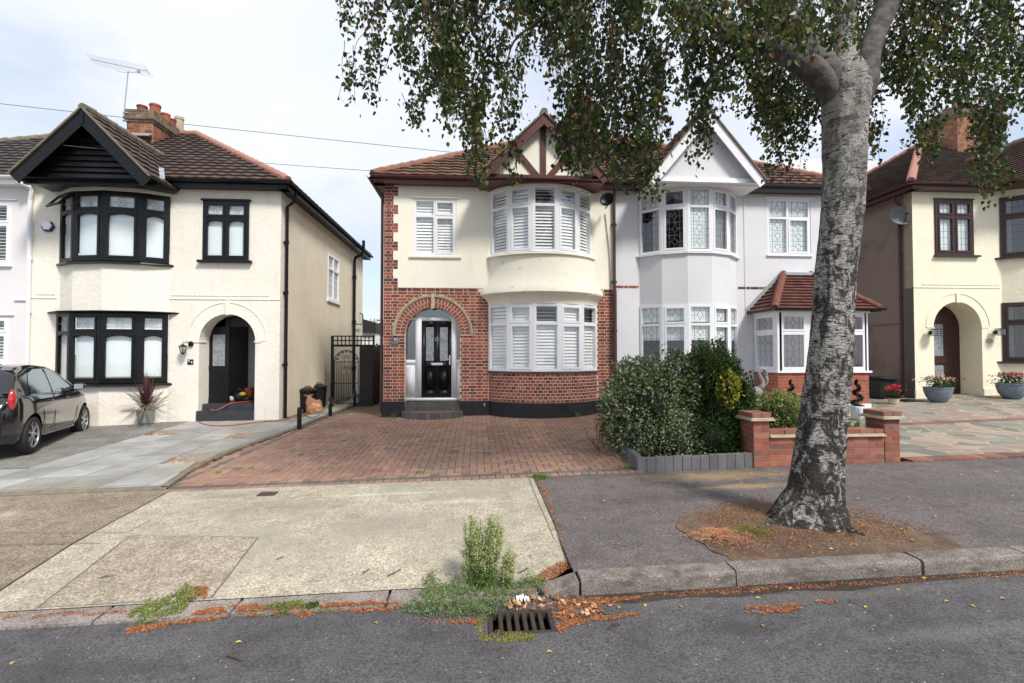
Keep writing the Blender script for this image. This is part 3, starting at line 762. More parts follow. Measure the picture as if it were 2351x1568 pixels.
def leads(mb, a, b, c, d, y, kind, mi):
    w_, h = b-a, d-c; t = .007 if kind != 'circle' else .009
    ln = lambda x0, z0, x1, z1: mb.bar((x0,y,z0),(x1,y,z1), t, .005, mi)
    if kind == 'diamond':
        n = max(1, round(h/.30)); s = h/n
        xl, xr, xm = a+w_*.20, b-w_*.20, (a+b)/2; dw = min(w_*.18, .07)
        for x in (xl, xr): ln(x, c, x, d)
        for k in range(n):
            z = c+(k+.5)*s; dh = s*.30
            for p, q in (((xm-dw,z),(xm,z+dh)),((xm,z+dh),(xm+dw,z)),((xm+dw,z),(xm,z-dh)),((xm,z-dh),(xm-dw,z))): ln(*p, *q)
            ln(a, z, xm-dw, z); ln(xm+dw, z, b, z)
            ln(xm, z+dh, xm, z+s/2); ln(xm, z-dh, xm, z-s/2)
            if k: ln(a, c+k*s, b, c+k*s)
    elif kind == 'grid':
        nx, nz = max(2, round(w_/.11)), max(2, round(h/.17))
        for k in range(1, nx): ln(a+w_*k/nx, c, a+w_*k/nx, d)
        for k in range(1, nz): ln(a, c+h*k/nz, b, c+h*k/nz)
    elif kind == 'circle':
        xm, zm = (a+b)/2, (c+d)/2; rx, rz = min(w_*.22,.085), min(h*.36,.08); N = 16
        pts = [(xm+rx*math.cos(2*math.pi*i/N), zm+rz*math.sin(2*math.pi*i/N)) for i in range(N)]
        for p, q in zip(pts, pts[1:]+pts[:1]): ln(*p, *q)
        for k in range(5):
            an = k*2.5; ln(xm+rx*.55*math.cos(an), zm+rz*.55*math.sin(an), xm+rx*.5*math.cos(an+1.6), zm+rz*.5*math.sin(an+1.6))
        ln(a, zm, xm-rx, zm); ln(xm+rx, zm, b, zm)
        for sx in (-1, 1):
            x = xm+sx*rx*.75; ln(x, zm+rz*.66, x, d); ln(x, zm-rz*.66, x, c)
def blind_geo(mb, a, b, c, d, y, kind):
    if isinstance(kind, tuple): kind, par = kind
    else: par = None
    if kind in ('shut', 'open'):
        S = .03
        mb.box(a,y,c,a+S,y+.025,d); mb.box(b-S,y,c,b,y+.025,d); mb.box(a+S,y,c,b-S,y+.025,c+.05); mb.box(a+S,y,d-.04,b-S,y+.025,d)
        n = max(2, round((d-c-.09)/.072)); an = math.radians(28 if kind == 'shut' else 74)
        if par is not None: an = math.radians(par)
        for k in range(n):
            z = c+.05+(d-c-.09)*(k+.5)/n; hh = .038
            dz, dy = hh*math.cos(an), hh*math.sin(an)
            mb.prism([(a+S+.002,y+.012-dy,z-dz),(a+S+.002,y+.018-dy,z-dz),(a+S+.002,y+.018+dy,z+dz),(a+S+.002,y+.012+dy,z+dz)], (b-a-2*S-.004,0,0))
    elif kind == 'roller':
        mb.box(a,y,c+.05,b,y+.004,d)
    elif kind == 'half':
        mb.box(a,y,c+(d-c)*(par or .6),b,y+.004,d)
    elif kind == 'curtain':
        N = 26; x0, x1 = (a, b) if par is None else (a+(b-a)*par[0], a+(b-a)*par[1]); pr = []
        for i in range(N+1):
            x = lerp(x0, x1, i/N); pr.append((x, y+.03+.018*math.sin(i*2.1)+.008*math.sin(i*5.3)))
        for p, q in zip(pr, pr[1:]): mb.quad((p[0],p[1],c),(q[0],q[1],c),(q[0],q[1],d),(p[0],p[1],d))
def finish_win(name, fr, subs, mats, parent, label=None):
    o = fr.build(name, mats, parent)
    if label: o['label'] = label
    for nm, mb, ms in subs: mb.build(nm, ms, o)
    return o
def facetT(p0, p1, z):
    p0, p1 = V((*p0, z)), V((*p1, z)); x = (p1-p0).normalized(); zz_ = V((0,0,1)); y = zz_.cross(x)
    m = Matrix((x, y, zz_)).transposed().to_4x4(); m.translation = p0; return m
def arcplan(xl, xr, Y, sag, n, e=0):
    c = (xr-xl)+2*e; s = sag+e; r = (c*c/4+s*s)/(2*s); a = math.asin(min(1, c/2/r)); cx_ = (xl+xr)/2; cy_ = Y-s+r
    return [(cx_+r*math.sin(-a+2*a*i/n), cy_-r*math.cos(-a+2*a*i/n)) for i in range(n+1)]
def loft(mb, plans, mi=0, col=None):
    """plans: list of (points2d, z)"""
    n = len(plans[0][0]); vs = [(p[0], p[1], z) for pl, z in plans for p in pl]
    fs = [(i*n+j, i*n+j+1, (i+1)*n+j+1, (i+1)*n+j) for i in range(len(plans)-1) for j in range(n-1)]
    mb.add(vs, fs, mi, col)
def capplan(mb, pl, z, Y, mi=0):
    mb.add([(p[0],p[1],z) for p in pl]+[(pl[-1][0],Y,z),(pl[0][0],Y,z)], [tuple(range(len(pl)+2))], mi)
def gutter(mb, p, q, r=.055, mi=0):
    p, q = V(p), V(q); d = (q-p).normalized(); s = V((d.y,-d.x,0)).normalized()
    N = 7; pts = []
    for k in (p, q):
        for i in range(N+1):
            a = math.pi*i/N; pts.append(k+s*(-math.cos(a)*r)+V((0,0,-math.sin(a)*r)))
        for i in range(N, -1, -1):
            a = math.pi*i/N; pts.append(k+s*(-math.cos(a)*(r-.008))+V((0,0,-math.sin(a)*(r-.008)+.001)))
    n = 2*(N+1)
    mb.add(pts, [(i, (i+1) % n, n+(i+1) % n, n+i) for i in range(n)]+[tuple(range(n))[::-1], tuple(range(n, 2*n))], mi)
def hip_roof(house, x0, x1, yf, yb, ze, pitch, hipL, hipR, cols, over=.28, gauge=.3, wave=.018, ridge=m_ridge, tmat=None, cutfront=None, fascia=m_black):
    """half of a hipped semi: eaves at ze on yf-over .. ; returns ridge z"""
    tmat = tmat or m_tile
    a, b = (x0-over if hipL else x0), (x1+over if hipR else x1); f, k = yf-over, yb+over
    run = (k-f)/2; tn = math.tan(pitch); zr = ze+run*tn; vl = run/math.cos(pitch); cs = math.cos(pitch)
    rt = MB()
    lf = (lambda v: v*cs) if hipL else (lambda v: 0.0); rf = (lambda v: b-a-v*cs) if hipR else (lambda v: b-a)
    tiles(rt, (a,f,ze), (1,0,0), (0,math.cos(pitch),math.sin(pitch)), vl, lf, rf, gauge, wave=wave, cols=cols)
    tiles(rt, (b,k,ze), (-1,0,0), (0,-math.cos(pitch),math.sin(pitch)), vl, (lambda v: v*cs) if hipR else (lambda v: 0.0), (lambda v: b-a-v*cs) if hipL else (lambda v: b-a), gauge, wave=wave, cols=cols, dx=.3)
    if hipL: tiles(rt, (a,k,ze), (0,-1,0), (math.cos(pitch),0,math.sin(pitch)), vl, lambda v: v*cs, lambda v: k-f-v*cs, gauge, wave=wave, cols=cols)
    if hipR: tiles(rt, (b,f,ze), (0,1,0), (-math.cos(pitch),0,math.sin(pitch)), vl, lambda v: v*cs, lambda v: k-f-v*cs, gauge, wave=wave, cols=cols)
    ro = rt.build('roof', tmat, house)
    rg = MB(); ym = (f+k)/2
    ra, rb = (a+run if hipL else a), (b-run if hipR else b)
    def capline(p, q):
        L_ = (V(q)-V(p)).length; n = max(1, int(L_/.32)); d = (V(q)-V(p))/n
        for i in range(n): 
            s = V(p)+d*i; rg.tube([s+V((0,0,.015)), s+d*.97+V((0,0,.028))], [.095,.105], 10, 0)
    if rb > ra: capline((ra,ym,zr), (rb,ym,zr))
    if hipL: capline((a+.05,f+.05,ze+.03), (ra,ym,zr)); capline((a+.05,k-.05,ze+.03), (ra,ym,zr))
    if hipR: capline((b-.05,f+.05,ze+.03), (rb,ym,zr)); capline((b-.05,k-.05,ze+.03), (rb,ym,zr))
    rg.build('ridge_tile', ridge, ro)
    fb = MB()
    # soffit and fascia
    def run_f(p, q, nrm, z=ze):
        p, q, nrm = V(p), V(q), V(nrm)
        fb.add([p+V((0,0,-.17)), q+V((0,0,-.17)), q+V((0,0,.0)), p, p+nrm*.02+V((0,0,-.17)), q+nrm*.02+V((0,0,-.17)), q+nrm*.02, p+nrm*.02],
               [(0,1,2,3),(4,7,6,5),(0,4,5,1)])
        fb.quad(p+V((0,0,-.15)), q+V((0,0,-.15)), q+nrm*(over+.0)+V((0,0,-.15)), p+nrm*over+V((0,0,-.15)))
    segs = cutfront or [(a+.02, b-(.02 if hipR else 0))]
    runs = [((s0,f+.03,ze), (s1,f+.03,ze), (0,1,0)) for s0, s1 in segs]
    if hipL: runs.append(((a+.03,k,ze), (a+.03,f,ze), (1,0,0)))
    if hipR: runs.append(((b-.03,f,ze), (b-.03,k,ze), (-1,0,0)))
    for rn in runs: fb = MB(); run_f(*rn); fb.build('fascia', fascia, house)
    runs = [((s0,f-.03,ze-.01), (s1,f-.03,ze-.01)) for s0, s1 in segs]
    if hipL: runs.append(((a-.03,f,ze-.01), (a-.03,k,ze-.01)))
    if hipR: runs.append(((b+.03,f,ze-.01), (b+.03,k,ze-.01)))
    for rn in runs: gm = MB(); gutter(gm, *rn); gm.build('gutter', fascia, house)
    return zr
def gable_roof(house, xl, xr, xa, zl, za, yf, yb, cols, barge, panel, over=.0, gauge=.3, bw=.2, verge=m_cement, wave=.018, panel_in=.22, zr=None, soff=None, rside=True):
    zr = zl if zr is None else zr
    rt = MB()
    for sd, xe, ze in ((1, xr, zr), (-1, xl, zl)):
        dx, dz = xa-xe, za-ze; L_ = math.hypot(dx, dz)
        if sd == 1: tiles(rt, (xe,yf,ze), (0,1,0), (dx,0,dz), L_, lambda v: 0.0, lambda v: yb-yf, gauge, wave=wave, cols=cols)
        else: tiles(rt, (xe,yb,ze), (0,-1,0), (dx,0,dz), L_, lambda v: 0.0, lambda v: yb-yf, gauge, wave=wave, cols=cols)
        # underside
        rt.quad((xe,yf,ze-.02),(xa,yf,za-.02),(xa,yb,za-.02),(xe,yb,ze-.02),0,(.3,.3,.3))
    ro = rt.build('gable_roof', m_tile, house)
    rg = MB(); n = int((yb-yf)/.32)
    for i in range(n): rg.tube([(xa,yf+i*.32,za+.02),(xa,yf+i*.32+.31,za+.035)], [.085,.095], 10)
    rg.build('ridge_tile', verge if verge is not None else m_ridge, ro)
    if verge is not None:
        vg = MB()
        for xe, ze in ((xr,zr),(xl,zl)):
            vg.bar((xe,yf-.012,ze+.005),(xa,yf-.012,za+.005), .035, .055)
        vg.build('verge', verge, ro)
    bg_ = MB()
    for xe, ze, s in ((xr,zr,1),(xl,zl,-1)):
        d = V((xa-xe,0,za-ze)).normalized(); nn = V((d.z*s*-1,0,d.x*s)) ; nn = V((-abs(d.z)*s, 0, -abs(d.x)))
        a, b = V((xe,yf-.0,ze-.03)), V((xa,yf-.0,za-.03))
        tip = b-V((0,0,bw/abs(d.x)))
        bg_.prism([a, b, tip, a+nn*bw], (0,.028,0)) if s == 1 else bg_.prism([a, a+nn*bw, tip, b], (0,.028,0))
    bo = bg_.build('bargeboard', barge, house)
    if panel:
        pn = MB(); yp = yf+panel_in
        pn.add([(xl+.05,yp,zl-.05),(xr-.05,yp,zr-.05),(xa,yp,za-.03)], [(0,1,2)])
        pn.build('gable_panel', panel, house)
    sf = MB(); sm = soff or barge
    sf.quad((xl+.02,yf+.02,zl-.06),(xr-.02,yf+.02,zr-.06),(xr-.02,yb*0+yf+1.3,zr-.06),(xl+.02,yf+1.3,zl-.06))
    sf.build('soffit', sm, house)
def drainpipe(mb, x, y, z0, z1, r=.034, brackets=True, M_=None):
    mb.tube([(x,y,z0),(x,y,z1)], r, 12)
    z = z0+.5
    while z < z1-.2:
        mb.tube([(x,y,z),(x,y,z+.07)], r+.009, 12); mb.box(x-r-.035,y+.0,z+.02,x+r+.035,y+r+.02,z+.05); z += 1.25
def PX(u, v, x):
    d = ray(u, v); return CAM + d*(x/d.x)
YF = 12.0
# ================================================================ HOUSE 92 : red brick below, cream render above
H = thing('semi_detached_house', 'red brick house with cream upper storey, maroon gable timbers and black front door numbered 92', 'house', (.6, 12, 0))
hx0, hx1 = X(880), X(1412)
zs_top = Z(424, 1000); zbr = Z(661, 1000); zpl = Z(921, 1000); zeave = Z(404, 1000, 11.7)
uxl, uxr = X(1127), X(1358); lxl, lxr = X(1122), X(1370)
uz0, uz1, uzt = Z(590, 1240), Z(424, 1245, 11.33), Z(468.5, 1245, 11.33)
lz0, lz1, lzt = Z(853, 1240, 11.35), Z(696, 1245, 11.35), Z(742.5, 1245, 11.35)
acx, azs, ar = X(993.5), Z(768, 993), (X(1056.5)-X(930.5))/2
az0 = Z(938, 993)
wx0, wx1, wz0, wz1 = X(948.7), X(1047), Z(587, 1000), Z(457, 1000)
mb = MB()
wall_front(mb, hx0, hx1, -.3, zbr, YF, [(lxl,-.3,lxr,zbr)], [(acx,azs,ar,az0)], .16, 0)
# side walls, back, floors
mb.quad((hx0,YF,-.3),(hx0,YF,zs_top+.1),(hx0,20.4,zs_top+.1),(hx0,20.4,-.3), 0)
mb.quad((hx1,YF,-.3),(hx1,20.4,-.3),(hx1,20.4,8),(hx1,YF,zs_top+.1), 0)
mb.quad((hx0,20.4,-.3),(hx0,20.4,zs_top),(hx1,20.4,zs_top),(hx1,20.4,-.3), 0)
def ex_low(s, z):
    r = math.hypot(s-acx, z-azs)
    if z > azs and r < ar*1.46: return True
    if z <= azs and abs(s-acx) < ar: return True
    if lxl-.01 < s < lxr+.01: return True
    return False
bricks(mb, flat(YF), hx0, hx1, zpl, zbr-.09, ex_low)
bricks(mb, flat(YF), hx0, uxl-.3, zbr-.088, zbr-.005, None, bond='flemish', cols=BRD)
bricks(mb, flat(YF), uxr+.3, hx1, zbr-.088, zbr-.005, None, bond='flemish', cols=BRD)
bricks(mb, flat(YF), hx0, hx0+.001+X(1000)*0+.0, 0, .07)
# return face of the house corner (toward the side passage)
fside = lambda s, z: (V((hx0, YF+s, z)), V((-1,0,0)))
bricks(mb, fside, 0, 1.2, zpl, zs_top, None)
# arch ring: two rings of headers
def ring(mb, cx_, cz, r0, r1, n, Y, proud, cols):
    for i in range(n):
        a0, a1 = math.pi*i/n+.012, math.pi*(i+1)/n-.012
        c = R.choice(cols); k = R.uniform(.85,1.15)
        q = [(cx_-r*math.cos(a), Y-proud, cz+r*math.sin(a)) for r, a in ((r0,a0),(r0,a1),(r1,a1),(r1,a0))]
        mb.prism(q, (0,proud+.004,0), 1, tuple(t*k for t in c))
AR = [(.34,.10,.055),(.28,.08,.05),(.31,.09,.05),(.25,.075,.05)]
ring(mb, acx, azs, ar+.004, ar+.112, 27, YF, .008, AR); ring(mb, acx, azs, ar+.124, ar+.232, 31, YF, .008, AR)
wallo = mb.build('wall', [m_mortar, m_brick], H)
# moulded stone hood round the arch
mo = MB()
for rr, w_ in ((ar+.262,.026),(ar+.292,.022)):
    pts = [(acx-rr*math.cos(math.pi*i/40), YF-.02, azs+rr*math.sin(math.pi*i/40)) for i in range(41)]
    mo.tube([pts[0]]+pts, w_/1.6, 6)
for s in (-1, 1):
    mo.box(acx+s*(ar+.16)-.145, YF-.028, azs-.03, acx+s*(ar+.16)+.145, YF, azs-.004)
mo.prism([(acx-.045,YF-.05,azs+ar-.03),(acx+.045,YF-.05,azs+ar-.03),(acx+.03,YF-.05,azs+ar+.33),(acx-.03,YF-.05,azs+ar+.33)][::-1], (0,.06,0))
mo.build('arch_moulding', m_stone, H)
# upper storey render with toothed brick quoins
up = MB()
qn = X(902)-hx0; qw = X(912.5)-hx0
RY = YF-.012
wall_front(up, hx0+qw, hx1, zbr, zs_top+.1, RY, [(wx0,wz0,wx1,wz1),(uxl,zbr,uxr,zs_top+.1)], (), .1)
nc = round((zs_top-zbr)/.0735); ch = (zs_top-zbr)/nc
tooth = lambda k: (k % 6) in (0, 1, 2)
for k in range(nc):
    if not tooth(k): up.quad((hx0+qn,RY,zbr+k*ch),(hx0+qw,RY,zbr+k*ch),(hx0+qw,RY,zbr+(k+1)*ch),(hx0+qn,RY,zbr+(k+1)*ch))
up.quad((hx0+qn,RY,zbr),(hx0+qn,YF,zbr),(hx1,YF,zbr),(hx1,RY,zbr))
up.build('render', m_cream, H)
qb = MB()
qb.quad((hx0,YF-.001,zbr),(hx0+qw,YF-.001,zbr),(hx0+qw,YF-.001,zs_top+.1),(hx0,YF-.001,zs_top+.1), 0)
bricks(qb, flat(YF-.001), hx0, hx0+qw, zbr, zbr+nc*ch, lambda s, z: s > hx0+qn and not tooth(int((z-zbr)/ch)), cols=BR+BRD, proud=.006)
qb.build('quoin', [m_mortar, m_brick], H)
# bay
SG = .67
pl = MB()
base5 = arcplan(lxl, lxr, YF, SG, 30)
def arcmap(xl, xr, sag):
    c = xr-xl; r = (c*c/4+sag*sag)/(2*sag); a = math.asin(min(1, c/2/r)); cx_, cy_ = (xl+xr)/2, YF-sag+r
    L_ = 2*a*r
    return (lambda s, z: (V((cx_+r*math.sin(-a+s/r), cy_-r*math.cos(-a+s/r), z)), V((math.sin(-a+s/r), -math.cos(-a+s/r), 0)))), L_
bb = MB()
loft(bb, [(base5,-.3),(base5,lz0-.045)])
am, Lb = arcmap(lxl, lxr, SG); bricks(bb, am, 0, Lb, zpl+.0, lz0-.05, bond='header', bl=.2165)
bb.build('bay_wall', [m_mortar, m_brick], H)
pln = MB()
pp = [(hx0-.03,YF-.03)]+[(X(932),YF-.03)]
pln.box(hx0-.03,YF-.03,-.3,acx-ar-.0,YF,zpl)
pln.box(hx0-.03,YF-.002,-.3,hx0,YF+1.2,zpl)
e_ = arcplan(lxl, lxr, YF-.03, SG, 30, 0.0)
plan = [(acx+ar,YF-.03)]+e_+[(hx1+.1,YF-.03)]
loft(pln, [(plan,-.3),(plan,zpl)]); pln.add([(p[0],p[1],zpl) for p in plan]+[(hx1+.1,YF+.02,zpl),(lxr,YF,zpl)]+[(p[0],p[1]+.035,zpl) for p in e_[::-1]]+[(acx+ar,YF+.02,zpl)], [tuple(range(2*len(e_)+5))])
po = pln.build('plinth', m_blackmatt, H)
vb = MB(); q = am(Lb*.62, 0)[0]; vb.box(q.x-.11,q.y-.045,zpl-.13,q.x+.11,q.y+.1,zpl-.08); vb.build('air_brick', m_blackmatt, po)
tp = MB(); q = V((X(1112),YF-.05,zpl-.08)); tp.tube([q,q+V((0,-.05,0)),q+V((0,-.07,-.04))], .012, 8); tp.tube([q+V((-.03,-.03,.02)),q+V((.03,-.03,.02))], .008, 6)
tp.build('garden_tap', m_galv, H)
ts = MB(); loft(ts, [(arcplan(lxl,lxr,YF,SG,30,.0),lz0-.05),(arcplan(lxl,lxr,YF,SG,30,.035),lz0-.045),(arcplan(lxl,lxr,YF,SG,30,.03),lz0-.01),(arcplan(lxl,lxr,YF,SG,30,-.02),lz0)])
ts.build('tile_sill', m_brownpipe, H)
# windows of the bay: five facets each
def bay_windows(name, house, xl, xr, Y, sag, nf, z0, z1, zt, mats, kw, label=None, plan=None, wd=(), sillmat=None, e=-.02, post=.045):
    pl = plan or arcplan(xl, xr, Y, sag, nf, e)
    fr, subs = MB(), []
    for i, (p, q) in enumerate(zip(pl, pl[1:])):
        w_ = math.dist(p, q); T = facetT(p, q, z0); k = dict(kw)
        k.update(kw['per'](i)) if 'per' in kw else None; k.pop('per', None)
        win_unit(fr, subs, T, w_, z1-z0, k.pop('cols', ()), zt-z0, **k)
    for p in pl[1:-1]: fr.lathe([(post,z0+.002),(post,z1-.002)], (p[0],p[1]+.012,0), 8)
    return finish_win(name, fr, subs, mats, house, label)
def per_u(i):
    return dict(sash=((0,0),(0,1)) if i in (1,3) else (), blind=('shut', 24 if i != 2 else 32), topblind=('open',60) if i == 2 else ('shut',24))
bay_windows('bay_window', H, uxl, uxr, YF, SG, 5, uz0, uz1, uzt, m_upvc, dict(F=.06, per=per_u), 'curved upper bay window with five white panes and shutters')
def per_l(i):
    return dict(sash=((0,0),(0,1)) if i in (1,3) else (), blind=('shut', 24), topblind=('open',80) if i in (2,4) else ('shut',24))
bay_windows('bay_window', H, lxl, lxr, YF, SG, 5, lz0, lz1, lzt, m_upvc, dict(F=.06, per=per_l), 'lower bay window with white shutters above the curved brickwork')
us = MB(); loft(us, [(arcplan(uxl,uxr,YF,SG,20,.02),uz0-.055),(arcplan(uxl-.06,uxr+.06,YF,SG,20,.06),uz0-.05),(arcplan(uxl-.06,uxr+.06,YF,SG,20,.055),uz0-.02),(arcplan(uxl,uxr,YF,SG,20,-.06),uz0+.004)])
us.build('sill', m_cream, H)
# skirt between the bays, flaring to a lip, and the cove below it
zlip = Z(668, 1245, 11.15); SK = MB(); N = 30
prof = [(uz0-.05,.0,.0),(uz0-.25,.01,.0),(zbr+.35,.015,.015),(zbr+.16,.06,.05),(zbr+.02,.14,.12),(zlip+.03,.23,.20),(zlip,.235,.205),(zlip-.02,.22,.19)]
pls = [(arcplan((uxl+lxl)/2-a, (uxr+lxr)/2+a, YF, SG+b, N), z) for z, a, b in prof]
cove = [(zlip-.025,.20,.15),(zlip-.10,.10,.07),(zlip-.16,.04,.03),(lz1+.02,.012,.012),(lz1-.002,.01,.01)]
pls += [(arcplan(lxl-a, lxr+a, YF, SG+b, N), z) for z, a, b in cove]
loft(SK, pls)
for (pl, z) in (pls[0], pls[-1]): capplan(SK, pl, z, YF)
SK.build('bay_skirt', m_creamdirty, H, auto=.7)
bt = MB(); zgs = Z(396, 1245, 11.0)
ap = arcplan(uxl, uxr, YF, SG, 30, .01); loft(bt, [(ap, uz1-.005), (arcplan(uxl,uxr,YF,SG,30,.05), uz1-.01), (arcplan(uxl,uxr,YF,SG,30,.05), uz1+.02),(ap, uz1+.03),(ap, zs_top+.25)])
bt.build('bay_head', m_cream, H)
# flat window
fr, subs = MB(), []
win_unit(fr, subs, facetT((wx0,YF+.035),(wx1,YF+.035),wz0), wx1-wx0, wz1-wz0, (.49,), Z(496,1000)-wz0, F=.055, sash=((1,0),(1,1)), blind=('shut',24))
fw_ = finish_win('window', fr, subs, m_upvc, H, 'flat white casement window above the front door arch')
sl_ = MB(); sl_.box(X(939),YF-.06,wz0-.055,X(1059),YF+.05,wz0-.01); sl_.box(X(944),YF-.05,wz1+.02,X(1053),YF,wz1+.035); sl_.build('sill', m_cream, fw_)
# porch screen and door
YD = YF+.16
def dz(v): return Z(v, 993, YD)
def dx_(u): return X(u, YD)
df = MB(); A, B = acx-ar-.12, acx+ar+.12; zb_ = dz(920)
df.box(A,YD,zb_,B,YD+.07,zb_+.07)
for a, b in ((955,966.7),(1037.5,1047.5)): df.box(dx_(a)-.01,YD-.002,zb_+.07,dx_(b)+.01,YD+.068,azs+ar)
df.box(dx_(966),YD,dz(737),dx_(1038),YD+.06,dz(729))
for a, b in ((A,dx_(955)),(dx_(1047.5),B)):
    df.box(a,YD+.012,zb_+.07,b,YD+.05,dz(836)); df.box(a,YD,dz(836),b,YD+.06,dz(826)); df.box(a+.13 if a==A else a+.02,YD+.004,zb_+.12,b-.02,YD+.03,dz(842))
    df.box(a,YD,dz(736),b,YD+.06,dz(729))
dfo = df.build('door_frame', m_upvc, H, 'door')
gl = MB(); gl.box(A,YD+.03,dz(826),dx_(955),YD+.04,azs+ar+.02); gl.box(dx_(1047.5),YD+.03,dz(826),B,YD+.04,azs+ar+.02); gl.box(dx_(966),YD+.032,dz(729),dx_(1038),YD+.042,azs+ar+.02)
gl.build('side_glass', [m_glass], dfo)
dk = MB(); dk.quad((A-.3,YD+1.5,0),(B+.3,YD+1.5,0),(B+.3,YD+1.5,3),(A-.3,YD+1.5,3)); dk.quad((A-.3,YD+.1,.1),(B+.3,YD+.1,.1),(B+.3,YD+1.5,.1),(A-.3,YD+1.5,.1)); dk.build('hallway', m_darkroom, H)
dd = MB(); x0, x1, z0, z1 = dx_(967), dx_(1038.5), zb_+.07, dz(737); W, Hh = x1-x0, z1-z0; yd = YD+.02
dd.box(x0,yd+.012,z0,x1,yd+.05,z1)
def dbox(a, b, c, d, y0=0, y1=.013): dd.box(x0+a*W,yd+y0,z0+b*Hh,x0+c*W,yd+y1,z0+d*Hh)
for a, b, c, d in ((0,0,.13,1),(.87,0,1,1),(.42,0,.58,1),(.13,.93,.42,1),(.58,.93,.87,1),(.13,0,.42,.10),(.58,0,.87,.10),(.13,.39,.42,.47),(.58,.39,.87,.47)): dbox(a,b,c,d)
for a in (.18,.63): 
    dbox(a,.14,a+.19,.35,-.004,.012)
do = dd.build('door', m_black, H, 'door')
dg = MB(); 
for a in (.15,.60): dg.box(x0+a*W,yd+.004,z0+.48*Hh,x0+(a+.25)*W,yd+.014,z0+.92*Hh)
dg.build('pane', m_obscure, do)
hd = MB(); hx_ = x0+.915*W; hz = z0+.50*Hh
hd.box(hx_-.012,yd-.012,hz-.13,hx_+.014,yd+.0,hz+.10); hd.ball((hx_-.045,yd-.045,hz-.0),.026); hd.bar((hx_,yd-.01,hz),(hx_-.045,yd-.04,hz),.014,.014)
hd.build('handle', m_chrome, do)
lb = MB(); lb.box(x0+.33*W,yd-.012,z0+.425*Hh,x0+.69*W,yd+.0,z0+.455*Hh); lb.box(x0+.36*W,yd-.02,z0+.432*Hh,x0+.66*W,yd-.012,z0+.448*Hh); lb.build('letterbox', m_chrome, do)
kn = MB(); kc = V((x0+.5*W,yd-.02,z0+.765*Hh-.16)); kc.z = z0+.76*Hh
kn.tube([kc+V((.034*math.cos(t*math.pi/8),0,.034*math.sin(t*math.pi/8))) for t in range(16)], .007, 6, closed=True); kn.ball(kc+V((0,-.005,.04)),.014); kn.ball(kc+V((0,-.004,-.036)),.012); kn.build('door_knocker', m_chrome, do)
st_ = MB(); st_.box(acx-ar,YF-.02,-.2,acx+ar,YD+.05,dz(921)-.12); st_.box(acx-ar+.003,YF+.05,dz(921)-.12,acx+ar-.003,YD+.05,dz(921)-.003)
st_.build('threshold', M('dark_tile_threshold', (.05,.048,.045), .6, (.11,.10,.09), 9, grime=(12,(.25,.2,.16),.62,.7)), H)
# round block step
rs = MB(); scx, srx, sry = X(992,11.8), .72, .52; g0 = gz(scx, 11.7)
N = 22
for i in range(N):
    a0, a1 = math.pi*i/N+.006, math.pi*(i+1)/N-.006; k = R.uniform(.8,1.2)
    q = [(scx-rx*math.cos(a), YF-.03-ry*math.sin(a)) for rx, ry, a in ((srx,sry,a0),(srx,sry,a1),(srx-.13,sry-.12,a1),(srx-.13,sry-.12,a0))]
    rs.prism([(p[0],p[1],g0-.1) for p in q], (0,0,.24), 0, (.12*k,.115*k,.11*k))
for i in range(12):
    for j in range(6):
        x, y = scx-.6+i*.103, YF-.03-.05-j*.075
        if ((x+.05-scx)/(srx-.14))**2+((YF-.03-y)/(sry-.13))**2 < 1: 
            k = R.uniform(.8,1.1); rs.box(x,y,g0-.1,x+.098,y+.07,g0+.136,0,(.24*k,.14*k,.12*k))
rs.build('doorstep', m_paver, H)
# roof, gable, pipe, chimney
TC = [(.13,.065,.05),(.15,.075,.055),(.11,.055,.042),(.14,.065,.045)]
TCb = [(.165,.085,.058),(.145,.075,.052),(.125,.066,.046),(.18,.093,.062)]
pitch = math.radians(33); ybk = 20.4
gxl, gxr = P(1099,402,11.0).x, P(1398,402,11.0).x; gzl = P(1099,398,11.0).z; ga = P(1240,257,11.0)
hip_roof(H, hx0, hx1, YF, ybk, zeave, pitch, True, False, TCb, fascia=m_maroon, ridge=M('orange_ridge', (.28,.135,.08), .85, (.21,.10,.065), 5, bump=(50,.4)), cutfront=[(hx0-.26, gxl+.05),(gxr-.05,hx1)])
gable_roof(H, gxl, gxr, (gxl+gxr)/2, gzl, ga.z, 11.0, 15.2, TCb, m_maroon, m_cream, bw=.17)
gt = MB(); gm_ = (gxl+gxr)/2; yp = 11.0+.215
gt.box(gxl+.12,yp-.05,gzl-.09,gxr-.12,yp+.01,gzl+.06)
gt.box(gm_-.065,yp-.03,gzl+.05,gm_+.065,yp,ga.z-.25)
for s in (-1,1): gt.prism([(gm_+s*.07,yp-.028,gzl+.06),(gm_+s*.24,yp-.028,gzl+.06),(gm_+s*.72,yp-.028,gzl+.62),(gm_+s*.62,yp-.028,gzl+.72)][::s], (0,.027,0))
gt.build('gable_timber', m_maroon, H)
dp = MB(); px_ = X(1411,11.95); dp.tube([(px_,11.7,zs_top+.1),(px_,11.9,zs_top-.1),(px_,11.93,zs_top-.2),(px_,11.93,.15)], .036, 10)
for z in (4.6,3.2,2.0,.9): dp.tube([(px_,11.93,z),(px_,11.93,z+.07)], .046, 10); dp.box(px_-.07,11.94,z+.02,px_+.07,11.99,z+.05)
dp.build('drainpipe', m_brownpipe, H)
dp = MB(); px_ = hx0-.05; dp.tube([(px_-.2,11.75,zs_top+.12),(px_-.2,11.8,zs_top-.05),(px_-.01,12.1,zs_top-.25),(px_-.01,12.1,.1)], .034, 10); dp.build('drainpipe', m_brownpipe, H)
